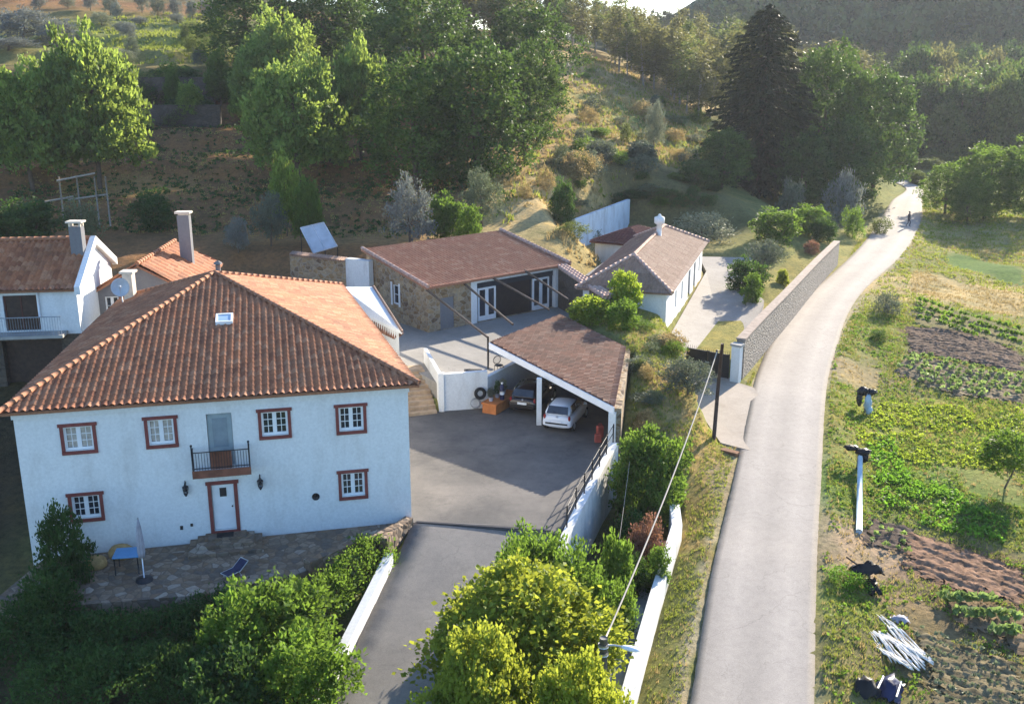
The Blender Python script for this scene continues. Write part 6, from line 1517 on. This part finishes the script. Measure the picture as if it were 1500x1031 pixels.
field('plough_a', .040, soil('dark_soil', (.15, .105, .075))); field('plough_b', .040, soil('red_soil', (.23, .14, .09))); field('courgette', .04, soil('brown_soil', (.18, .13, .08)))
field('rows_b', .03, soil('grey_soil', (.19, .155, .09))); field('cabbage', .03, soil('pale_soil', (.21, .165, .105))); field('lettuce', .025, soil('damp_soil', (.12, .09, .07)))
def crops(name, label, key, step, mat, size, h, seed, n=9):
    g = np.random.default_rng(seed); poly = PW[key]; nn = row_dir(key); t = np.array([nn[1], -nn[0]]); sp = PLOTS[key][2]
    c = np.array(poly).mean(0); P_ = []
    k0 = (c @ nn) / sp
    for i in range(-40, 41):
        off = (round(k0) + i + .25) * sp
        for s in np.arange(-30, 30, step):
            q = nn * off + t * ((c @ t) + s + g.uniform(-.1, .1)); P_.append(q)
    P_ = np.array(P_); P_ = P_[inside(P_[:, 0], P_[:, 1], poly)]; P_ = P_[g.random(len(P_)) > .18]
    z = hfun(P_[:, 0], P_[:, 1]) + .12; m = len(P_); sc = g.uniform(.6, 1.3, m)
    d = unit(g.normal(0, 1, (m * n, 3))); d[:, 2] = np.abs(d[:, 2]) * .8
    i = np.repeat(np.arange(m), n); q = np.concatenate([P_, z[:, None]], 1)[i] + d * (size * .55 * sc[i])[:, None] + np.array([0, 0, h * .5])
    v, f, a = leaf_mesh(q, d, size, g, .2, .7, g.random(m)[i]); tag(link(name, mesh_np(name, v, f, mat, a)), label, 'crop', None, 'stuff')
crops('cabbage_rows', 'rows of pale green cabbages in the valley garden', 'cabbage', .55, M['l_crop'], .30, .2, 1)
crops('courgette_rows', 'broad leaved courgette plants in dark soil', 'courgette', .36, M['l_crop'], .36, .3, 2, 15)
crops('onion_rows', 'thin rows of onions at the bottom right', 'rows_b', .2, M['l_olive'], .15, .15, 3, 7)
crops('bean_rows', 'dark green rows of vegetables in the far strips', 'rows_a', .4, M['l_bush'], .36, .35, 4)
crops('lettuce_rows', 'small grey green lettuces in dark soil by the pipe', 'lettuce', .5, M['l_crop'], .2, .1, 5)
# ------------------------------------------------------------------ cars in the carport
def car(name, label, loc, rz, paint, L=3.45, Wd=1.64, Hh=1.46):
    t = thing(name, label, 'car', loc, rz); hw = Wd / 2
    def ring(x, zb, zm, zt, w0, w1, w2):
        return [(x, -w0, zb), (x, -w1, zm), (x, -w1 * .995, (zm + zt) / 2 + .04), (x, -w2, zt), (x, 0, zt + .015), (x, w2, zt), (x, w1 * .995, (zm + zt) / 2 + .04), (x, w1, zm), (x, w0, zb), (x, 0, zb - .01)]
    S = [(0.0, .34, .48, .66, .58, .66, .60), (0.05, .27, .46, .86, .70, .76, .66), (0.16, .24, .46, .93, .76, .81, .72), (0.7, .20, .48, .95, .79, .82, .755), (1.7, .18, .50, .945, .79, .82, .765), (2.45, .20, .50, .925, .79, .82, .75), (3.0, .22, .48, .80, .76, .80, .68), (3.3, .25, .45, .70, .68, .74, .58), (3.44, .32, .46, .60, .52, .60, .45)]
    k = L / 3.45; kw = hw / .82; b = MB()
    b.loft([[(x * k, y * kw, z) for x, y, z in ring(*s)] for s in S])
    G = [(.09, .93, .02, .70, .68), (.24, .93, .26, .715, .63), (.46, .93, .46, .72, .58), (.95, .93, .515, .725, .575), (1.5, .93, .51, .725, .575), (1.95, .93, .43, .72, .585), (2.62, .92, .01, .69, .68)]
    b.loft([[(x * k, -w * kw, z), (x * k, -(w * .6 + v * .4) * kw, z + h * .5), (x * k, -v * kw, z + h * .93), (x * k, 0, z + h), (x * k, v * kw, z + h * .93), (x * k, (w * .6 + v * .4) * kw, z + h * .5), (x * k, w * kw, z)] for x, z, h, w, v in G])
    bo = b.build('body', M[paint], t, world=False); bo.modifiers.new('soft', 'SUBSURF').render_levels = 1
    q = MB()   # rear window, proud of the tailgate
    q.add([(.085 * k, -.57 * kw, 1.00), (.085 * k, .57 * kw, 1.00), (.30 * k, .52 * kw, 1.345), (.30 * k, -.52 * kw, 1.345), (.13 * k, -.57 * kw, 1.00), (.13 * k, .57 * kw, 1.00), (.34 * k, .52 * kw, 1.345), (.34 * k, -.52 * kw, 1.345)], [(1, 0, 3, 2), (4, 5, 6, 7), (0, 1, 5, 4), (2, 3, 7, 6), (1, 2, 6, 5), (3, 0, 4, 7)])
    w = q.build('rear_window', M['glass'], t, world=False)
    sub('wiper', lambda q: q.tube([(.10 * k, -.05, 1.04), (.16 * k, .28, 1.14)], .012, 4), M['rubber'], w, world=False)
    q = MB(); q.add([(2.50 * k, -.60 * kw, .985), (2.50 * k, .60 * kw, .985), (2.02 * k, .53 * kw, 1.345), (2.02 * k, -.53 * kw, 1.345), (2.46 * k, -.6 * kw, .97), (2.46 * k, .6 * kw, .97), (1.98 * k, .53 * kw, 1.33), (1.98 * k, -.53 * kw, 1.33)], [(0, 1, 2, 3), (7, 6, 5, 4), (0, 4, 5, 1), (2, 6, 7, 3), (1, 5, 6, 2), (3, 7, 4, 0)]); q.build('windscreen', M['glass'], t, world=False)
    for s in (-1, 1):
        for x0, x1 in ((.48, 1.22), (1.32, 2.18)):
            q = MB(); a = [(x0 * k, s * .718 * kw, 1.0), (x1 * k, s * .718 * kw, 1.0), ((x1 - (.32 if x1 > 2 else 0)) * k, s * .628 * kw, 1.35), ((x0 + (.06 if x0 < 1 else 0)) * k, s * .628 * kw, 1.35)]
            q.add(a + [(p[0], p[1] - s * .05, p[2]) for p in a], [(0, 1, 2, 3), (7, 6, 5, 4)] + [(i, 4 + i, 4 + (i + 1) % 4, (i + 1) % 4) for i in range(4)]); q.build('side_window', M['glass'], t, world=False)
        sub('tail_lamp', lambda q, s=s: q.ball((.09 * k, s * .66 * kw, .80), (.07, .07, .16)), M['red'], t, world=False)
        sub('headlamp', lambda q, s=s: q.ball((3.22 * k, s * .58 * kw, .68), (.14, .10, .08)), M['silver'], t, world=False)
        sub('mirror', lambda q, s=s: (q.ball((2.2 * k, s * .92 * kw, 1.02), (.06, .09, .07)), q.tube([(2.2 * k, s * .78 * kw, .97), (2.2 * k, s * .9 * kw, 1.0)], .025, 5)), M[paint], t, world=False)
        for x in (.58, 2.86):
            wh = sub('wheel', lambda q, s=s, x=x: q.tube([(x * k, s * (hw - .20), .29), (x * k, s * (hw - .02), .29)], .29, 20), M['rubber'], t, world=False)
            sub('rim', lambda q, s=s, x=x: (q.tube([(x * k, s * (hw - .05), .29), (x * k, s * (hw - .005), .29)], [.19, .17], 14)), M['silver'], wh, world=False)
    sub('rear_bumper', lambda q: q.loft([[(x, y * kw, z) for y, z in ((-w_, .36), (-w_, .60), (w_, .60), (w_, .36))] for x, w_ in ((-.03, .60), (.0, .70), (.06, .77), (.20, .80))], smooth=False), M[paint], t, world=False, bevel=.02)
    sub('bumper_strip', lambda q: q.box(-.045, -.60 * kw, .47, -.01, .60 * kw, .55), M['black'], t, world=False)
    sub('number_plate', lambda q: q.box(-.058, -.26, .60 if paint == 'cardark' else .56, -.035, .26, .72 if paint == 'cardark' else .67), M['frame'], t, world=False)
    sub('badge', lambda q: q.tube([(.02, 0, .86), (.06, 0, .86)], .05, 10), M['silver'], t, world=False)
    return t
pA = np.array([2.33, 50.75]); hd = R(70)
car('parked_car', 'small white hatchback parked tail out under the right bay of the carport', (2.3, 49.95, 0.012), hd, 'carwhite')
car('parked_car', 'dark reddish black hatchback parked tail out beside the white post', (0.55, 52.75, 0.012), hd, 'cardark', 3.9, 1.7)

# ------------------------------------------------------------------ clutter in the courtyard
ty = thing('car_tyre', 'black car tyre leaning upright against the white terrace wall', 'tyre', (-1.75, 53.55, 0.55))
def torus(q, c, n, R_, r, nu=22, nv=8):
    n = np.array(n, float); n /= np.linalg.norm(n); a = np.cross(n, (0, 0, 1)); a /= np.linalg.norm(a); b_ = np.cross(n, a); vs = []; fs = []
    for i in range(nu):
        w = 2 * math.pi * i / nu; d = a * math.cos(w) + b_ * math.sin(w)
        for j in range(nv):
            u = 2 * math.pi * j / nv; vs.append(np.array(c) + d * (R_ + r * math.cos(u)) + n * r * 1.2 * math.sin(u))
    for i in range(nu):
        for j in range(nv): fs.append((i * nv + j, ((i + 1) % nu) * nv + j, ((i + 1) % nu) * nv + (j + 1) % nv, i * nv + (j + 1) % nv))
    q.add(vs, fs, True)
sub('tread', lambda q: torus(q, (-1.75, 53.62, .95), (.25, -.93, .25), .25, .095), M['rubber'], ty)
hs = MB(); torus(hs, (-2.0, 53.5, .42), (.3, -.9, .3), .28, .03, 20, 6); torus(hs, (-2.02, 53.45, .44), (.2, -.9, .35), .24, .03, 20, 6)
tag(hs.build('garden_hose', plain('grey_hose', (.35, .36, .36), .6)), 'coiled grey garden hose hanging below the black tyre on the wall', 'hose')
plr = thing('brick_planter', 'long orange terracotta trough beside the dark car', 'planter', (-1.1, 53.5, 0))
pv = np.array([.48, .88])
def planter(q):
    o = np.array([-1.62, 53.15]); n = np.array([.88, -.48])
    q.prism([tuple(o), tuple(o + n * .85), tuple(o + n * .85 + pv * 2.6), tuple(o + pv * 2.6)], 0, .50)
    q.prism([tuple(o - n * .05 - pv * .05), tuple(o + n * .9 - pv * .05), tuple(o + n * .9 + pv * 2.65), tuple(o - n * .05 + pv * 2.65)], .502, .60)
sub('trough', planter, M['orange'], plr)
for i, (s, lab, kd, mt, h) in enumerate(((.4, 'small potted plant first on the orange trough', 'bush', 'l_olive', .55), (1.1, 'taller potted plant second on the orange trough', 'shrub', 'l_hedge', .8), (1.8, 'leafy potted plant at the far end of the orange trough', 'bush', 'l_grey', .7))):
    p = np.array([-1.35, 53.0]) + pv * s; po = thing('potted_plant', lab, 'plant', (float(p[0]), float(p[1]), .602))
    sub('pot', lambda q: (q.tube([(0, 0, 0), (0, 0, .22), (0, 0, .25)], [.10, .15, .15], 10)), M['cloth'], po, world=False)
    c, tk, kh, kw_ = KINDS[kd][i]; o = link('foliage', c, po); o.location = (0, 0, .2); o.scale = (.5 / kw_, .5 / kw_, h / kh); put(o, mt)
bt = thing('gas_bottle', 'slim dark gas bottle with white cap standing by the dark car', 'bottle', (-.55, 53.6, .602))
sub('cylinder', lambda q: q.tube([(0, 0, 0), (0, 0, .05), (0, 0, .75), (0, 0, .86), (0, 0, .9)], [.11, .13, .13, .08, .04], 12), M['navy'], bt, world=False)
sub('valve', lambda q: (q.tube([(0, 0, .9), (0, 0, 1.0)], .05, 8), q.tube([(-.08, 0, .97), (.08, 0, .97)], .02, 5)), M['frame'], bt, world=False)
sub('label_band', lambda q: q.tube([(0, 0, .3), (0, 0, .5)], .133, 12), M['frame'], bt, world=False)
for i, (x, y, lab) in enumerate(((4.35, 48.6, 'red plastic jerrycan nearest the right carport post'), (4.5, 49.3, 'second red plastic can further inside the carport'))):
    jc = thing('jerrycan', lab, 'can', (x, y, 0.0), .4 * i)
    sub('body', lambda q: q.box(-.17, -.12, .02, .17, .12, .46 + .2 * i), M['redplastic'], jc, world=False, bevel=.04)
    sub('handle', lambda q: q.tube([(-.1, 0, .45 + .2 * i), (-.08, 0, .56 + .2 * i), (.08, 0, .56 + .2 * i), (.1, 0, .45 + .2 * i)], .022, 6), M['redplastic'], jc, world=False)
bk = thing('garden_chair', 'dark round backed garden chair on the terrace behind the carport corner', 'chair', (-.75, 56.0, 1.402), .5)
def chair(q):
    torus(q, (0, .22, .72), (0, 1, .15), .24, .02, 18, 6)
    for i in range(5): q.tube([(-.16 + .08 * i, .24, .50), (-.16 + .08 * i, .2, .92)], .009, 4)
    for sx in (-.2, .2):
        for sy in (-.2, .2): q.tube([(sx, sy, 0), (sx * .9, sy * .9, .45)], .016, 5)
sub('frame', chair, M['iron'], bk, world=False); sub('seat', lambda q: q.tube([(0, 0, .44), (0, 0, .47)], .24, 14), M['iron'], bk, world=False)
bx = thing('planter_box', 'dark planter box standing on the terrace behind the white wall', 'planter', (-2.2, 55.2, 1.402))
sub('box', lambda q: q.box(-.5, -.2, 0, .5, .2, .42), M['dark_wood'], bx, world=False, bevel=.01)
sub('soil', lambda q: q.box(-.45, -.15, .421, .45, .15, .43), M['rubber'], bx, world=False)

# drain across the top of the driveway
dn = thing('drain_grate', 'dark drain channel across the joint of driveway and courtyard', 'drain', (-1.2, 38.9, 0))
sub('channel', lambda q: q.obox((-4.0, 39.27, .012), (5.6, -.82, 0), (-.02, .14, 0), (0, 0, .02)), M['iron'], dn)

# ------------------------------------------------------------------ patio of the house
us = thing('folded_parasol', 'closed faded grey parasol on a dark base beside the blue table', 'parasol', (-13.7, 34.35, 0.0))
sub('base', lambda q: (q.tube([(0, 0, 0), (0, 0, .08), (0, 0, .12)], [.32, .30, .06], 14)), M['iron'], us, world=False)
sub('pole', lambda q: q.tube([(0, 0, .1), (0, 0, 2.55)], .025, 8), M['silver'], us, world=False)
def fold(q):
    rg = []
    for z, r in ((.95, .09), (1.2, .12), (1.7, .105), (2.2, .07), (2.52, .02)):
        rg.append([(r * (1 + .25 * math.cos(7 * a)) * math.cos(a), r * (1 + .25 * math.cos(7 * a)) * math.sin(a), z) for a in np.linspace(0, 2 * math.pi, 28, endpoint=False)])
    q.loft(rg)
sub('canopy', fold, M['cloth'], us, world=False)
tb = thing('patio_table', 'small square table with sky blue top on the flagstone patio', 'table', (-14.55, 35.15, 0), .15)
sub('table_top', lambda q: q.box(-.48, -.42, .70, .48, .42, .75), M['blue'], tb, world=False, bevel=.01)
for sx in (-.42, .42):
    for sy in (-.36, .36): sub('leg', lambda q: q.tube([(sx, sy, 0), (sx, sy, .70)], .025, 6), M['iron'], tb, world=False)
lg = thing('folding_lounger', 'dark folding lounger with silver frame lying on the flagstone patio', 'lounger', (-10.45, 34.75, 0), .9)
sub('sling', lambda q: (q.obox((-.6, -.28, .26), (.75, 0, 0), (0, .56, 0), (0, 0, .03)), q.obox((.16, -.28, .27), (.5, 0, .35), (0, .56, 0), (-.02, 0, .03))), M['navy'], lg, world=False)
def lf(q):
    for s in (-.31, .31):
        q.tube([(-.62, s, .27), (.15, s, .27), (.7, s, .66)], .022, 6); q.tube([(-.5, s, .27), (-.42, s, 0)], .02, 6); q.tube([(.1, s, .27), (.2, s, 0)], .02, 6)
    for x, z in ((-.62, .27), (.15, .27), (.7, .66)): q.tube([(x, -.31, z), (x, .31, z)], .02, 6)
sub('frame', lf, M['silver'], lg, world=False); lg.scale = (.72, .72, .72)
stp = thing('door_steps', 'broad stepped stone landing below the front door', 'steps', (*FH(7.3, .5, 0)[:2], 0))
def dst(q):
    fbox(q, FH, 5.9, 8.7, 0.0, 1.5, 0.003, .14); fbox(q, FH, 6.2, 8.4, 0.002, 1.05, .142, .27); fbox(q, FH, 6.5, 8.1, 0.004, .6, .272, .34)
sub('treads', dst, M['flag'], stp); sub('door_mat', lambda q: fbox(q, FH, 6.95, 7.6, .1, .5, .342, .36), M['rubber'], stp)
for i, (s, d, r, lab) in enumerate(((3.35, .6, .42, 'round ochre boulder against the white facade left of the parasol'), (2.5, 1.3, .38, 'low ochre boulder at the edge of the patio shrubs'))):
    bl = MB(); c_ = FH(s, d, .2); bl.ball((0, 0, .15), (r * 1.2, r, r * .8), 12, 8)
    g_ = np.random.default_rng(i); bl.v = [(p[0] * (1 + g_.normal(0, .06)), p[1] * (1 + g_.normal(0, .06)), p[2]) for p in bl.v]
    o = bl.build('boulder', plain('ochre_rock', (.40, .25, .10), .9, var=.4, scale=5)); o.location = (c_[0], c_[1], 0.02); tag(o, lab, 'boulder')

# ------------------------------------------------------------------ figure walking on the road
pz = at_road(1330, 333)
pe = MB()
mesh = bpy.data.meshes.new('person')
J = {'pelvis': (0, 0, .95), 'waist': (0, 0, 1.08), 'chest': (0, .02, 1.32), 'neck': (0, .02, 1.50), 'head': (0, .04, 1.60), 'crown': (0, .03, 1.74),
     'hl': (-.10, 0, .90), 'kl': (-.11, .17, .50), 'al': (-.11, .10, .09), 'tl': (-.12, .26, .05), 'hr': (.10, 0, .90), 'kr': (.11, .03, .48), 'ar': (.11, -.22, .11), 'tr': (.12, -.08, .05),
     'sl': (-.19, .02, 1.43), 'el': (-.26, -.06, 1.16), 'wl': (-.25, .05, .93), 'fl': (-.24, .09, .84), 'sr': (.19, .02, 1.43), 'er': (.26, -.02, 1.16), 'wr': (.25, .14, .96), 'fr': (.24, .18, .88)}
rad = {'pelvis': .15, 'waist': .135, 'chest': .155, 'neck': .06, 'head': .095, 'crown': .085, 'hl': .09, 'kl': .06, 'al': .04, 'tl': .035, 'hr': .09, 'kr': .06, 'ar': .04, 'tr': .035, 'sl': .065, 'el': .045, 'wl': .032, 'fl': .03, 'sr': .065, 'er': .045, 'wr': .032, 'fr': .03}
nm = list(J); ed = [('pelvis', 'waist'), ('waist', 'chest'), ('chest', 'neck'), ('neck', 'head'), ('head', 'crown'), ('pelvis', 'hl'), ('hl', 'kl'), ('kl', 'al'), ('al', 'tl'), ('pelvis', 'hr'), ('hr', 'kr'), ('kr', 'ar'), ('ar', 'tr'), ('chest', 'sl'), ('sl', 'el'), ('el', 'wl'), ('wl', 'fl'), ('chest', 'sr'), ('sr', 'er'), ('er', 'wr'), ('wr', 'fr')]
mesh.from_pydata([J[k] for k in nm], [(nm.index(a), nm.index(b)) for a, b in ed], [])
per = bpy.data.objects.new('person', mesh); COL.objects.link(per)
per.modifiers.new('skin', 'SKIN'); sv = mesh.skin_vertices[0].data
for i, k in enumerate(nm): sv[i].radius = (rad[k], rad[k]); sv[i].use_root = (k == 'pelvis')
per.modifiers.new('sub', 'SUBSURF').render_levels = 1
mesh.materials.append(plain('dark_clothes', (.035, .035, .05), .9, var=.3))
per.location = (float(pz[0]), float(pz[1]), float(pz[2]) + .06); per.rotation_euler = (0, 0, -2.4)
tag(per, 'person in dark clothes walking far along the pale road', 'person')
sub('hair', lambda q: q.ball((0, .01, 1.70), (.10, .105, .09), 10, 7), M['dark_wood'], per, world=False)
sub('face', lambda q: (q.ball((0, .085, 1.62), (.07, .06, .09), 10, 7), q.ball((0, .15, 1.61), (.015, .02, .02), 6, 4)), M['skin'], per, world=False)

# ------------------------------------------------------------------ posts and rubbish along the garden edge
def crumple(q, c, r, seed, k=.15):
    g2 = np.random.default_rng(seed); m2 = MB(); m2.ball((0, 0, 0), r, 14, 10); n = [1 + g2.normal(0, k) for _ in m2.v]
    q.add([(c[0] + p_[0] * s_, c[1] + p_[1] * s_, c[2] + p_[2] * s_) for p_, s_ in zip(m2.v, n)], m2.f, True)
def gpos(px, py): return hit(px, py)
def sheet(q, w, d, h, seed, n=9):
    g_ = np.random.default_rng(seed); vs = []
    for i in range(n):
        for j in range(n):
            u, v = i / (n - 1) - .5, j / (n - 1) - .5; e_ = 1 - 3.2 * (u * u + v * v)
            vs.append((w * u + g_.normal(0, .04), d * v + g_.normal(0, .04), max(.02, h * max(0, e_) + g_.normal(0, .06) * (1.2 if h > .2 else .6) + .03)))
    k = len(vs); vs += [(p[0], p[1], p[2] - .03) for p in vs]; fs = []
    for i in range(n - 1):
        for j in range(n - 1):
            a = i * n + j; fs += [(a, a + n, a + n + 1, a + 1), (k + a, k + a + 1, k + a + n + 1, k + a + n)]
    q.add(vs, fs, True)
p = gpos(1266, 606)
s1 = thing('scarecrow', 'scarecrow of black rags and a pale bag on a stick at the meadow edge', 'scarecrow', tuple(map(float, p)))
sub('stick', lambda q: (q.tube([(0, 0, -.2), (0, 0, 1.6)], .04, 6), q.tube([(-.6, 0, 1.35), (.6, 0, 1.4)], .03, 5)), M['beam_wood'], s1, world=False)
def rag(q):
    crumple(q, (-.22, 0, 1.36), (.34, .2, .25), 4); crumple(q, (.28, .03, 1.30), (.32, .18, .19), 5); crumple(q, (-.36, 0, .92), (.17, .14, .40), 6)
o = sub('rags', rag, M['iron'], s1, world=False)
sub('bag', lambda q: (crumple(q, (.12, -.08, .70), (.22, .18, .52), 7, .16), crumple(q, (.20, -.12, .28), (.17, .14, .28), 8, .16)), M['pipe'], s1, world=False)
p = gpos(1258, 782); p2 = gpos(1258, 690)
s2 = thing('standpipe', 'pale blue pipe channel running to a dark covered post at the garden edge', 'pipe', tuple(map(float, p)))
pe_ = p2 + np.array([0, 0, .75])
sub('pipe', lambda q: q.tube([p + np.array([0, 0, .12]), (p * .5 + pe_ * .5), pe_], [.14, .13, .12], 9), M['pipe'], s2)
sub('post', lambda q: q.tube([pe_ + np.array([0.05, .2, -1.2]), pe_ + np.array([.05, .2, .15])], .12, 7), M['pole_conc'], s2)
def cov(q):
    crumple(q, tuple(pe_ + np.array([-.38, .2, .40])), (.32, .22, .13), 16, .2); crumple(q, tuple(pe_ + np.array([.12, .05, .24])), (.36, .24, .16), 17, .2); crumple(q, tuple(pe_ + np.array([.22, .0, .0])), (.18, .2, .26), 18, .2)
sub('cover', cov, M['black'], s2)
p = gpos(1276, 862)
s3 = thing('black_tarpaulin', 'crumpled black plastic sheet caught on a stick by the dirt patch', 'tarpaulin', tuple(map(float, p)))
def tarp(q):
    sheet(q, .5, 1.1, .35, 3); m2 = MB(); sheet(m2, 1.3, .55, .4, 8); q.add([(v[0] - .15, v[1] + .3, v[2] + .55) for v in m2.v], m2.f, True)
sub('sheet', tarp, M['black'], s3, world=False)
sub('stick', lambda q: q.tube([(-.9, .55, 1.1), (-.1, .2, .6), (.05, 0, -.1)], .035, 5), M['beam_wood'], s3, world=False)
p = gpos(1308, 945)
s4_ = thing('plastic_sheet', 'torn white plastic sheet spread over the ground at the bottom right', 'plastic sheet', tuple(map(float, p)), .28)
g_ = np.random.default_rng(12)
def tor(q):
    for k in range(24):
        x = -.8 + k * .068 + g_.normal(0, .03); y0, y1 = g_.uniform(-1.7, -1.0), g_.uniform(.9, 1.9); n = 14; vs = []
        for i in range(n):
            t = i / (n - 1); w = .038 * (0.3 + 1.2 * g_.random()); y = y0 + (y1 - y0) * t; z = .06 + .07 * g_.random() + .05 * math.sin(t * 7 + k * .4)
            vs += [(x + .06 * math.sin(t * 5 + k * .5) - w, y, z), (x + .06 * math.sin(t * 5 + k * .5), y, z + .05), (x + .06 * math.sin(t * 5 + k * .5) + w, y, z - .02)]
        q.add(vs, [(3 * i + j, 3 * i + j + 1, 3 * i + j + 4, 3 * i + j + 3) for i in range(n - 1) for j in range(2)], True)
sub('strips', tor, M['plastic_sheet'], s4_, world=False)
s4_.children[0].modifiers.new('thick', 'SOLIDIFY').thickness = .02
p = gpos(1318, 908)
s4b = MB(); sheet(s4b, .7, .4, .15, 21); o = s4b.build('rag', M['cloth']); o.location = (float(p[0]), float(p[1]), float(p[2])); tag(o, 'small grey rag lying above the torn white plastic sheet', 'rag')
p = gpos(1302, 1012)
s5 = thing('rubbish_bag', 'dark blue plastic bag with white stripe at the bottom edge right of the road', 'bag', tuple(map(float, p)), -.5)
sub('bag', lambda q: sheet(q, .85, 1.2, .45, 31), M['navy'], s5, world=False)
sub('stripe', lambda q: (q.tube([(-.32, -.45, .22), (-.22, 0, .5), (-.30, .5, .2)], .035, 5), q.tube([(.3, -.5, .2), (.34, .0, .42), (.3, .5, .18)], .03, 5)), M['plastic_sheet'], s5, world=False)
p = gpos(1283, 1012)
bb = MB(); sheet(bb, .8, .9, .5, 41); o = bb.build('black_sack', M['black']); o.location = (float(p[0]) - .35, float(p[1]), float(p[2])); tag(o, 'lumpy black sack left of the dark blue plastic bag', 'sack')
p = gpos(1068, 690)
cl_ = thing('culvert_mouth', 'rusty dark culvert mouth at the end of the cobbled apron', 'culvert', tuple(map(float, p)))
sub('headwall', lambda q: q.prism([(10.5, 48.2), (11.2, 47.6), (11.4, 47.9), (10.7, 48.5)], -1.2, -.22), plain('rusty_stone', (.22, .11, .06), .95, var=.4), cl_)
sub('pipe', lambda q: q.tube([(10.85, 47.75, -.65), (11.0, 48.05, -.65)], .28, 12), M['rubber'], cl_)

# ------------------------------------------------------------------ air
hz = MB().box(-1050, -60, -40, 1050, 1060, 175)
hm = bpy.data.materials.new('haze_air'); hm.use_nodes = True; hn = hm.node_tree; hn.nodes.clear()
ho = hn.nodes.new('ShaderNodeOutputMaterial'); hv = hn.nodes.new('ShaderNodeVolumePrincipled')
hv.inputs['Color'].default_value = (0.86, 0.90, 1.0, 1); hv.inputs['Density'].default_value = 0.00017; hv.inputs['Anisotropy'].default_value = 0.3
hn.links.new(hv.outputs[0], ho.inputs['Volume'])
tag(hz.build('haze', hm), kind='stuff')
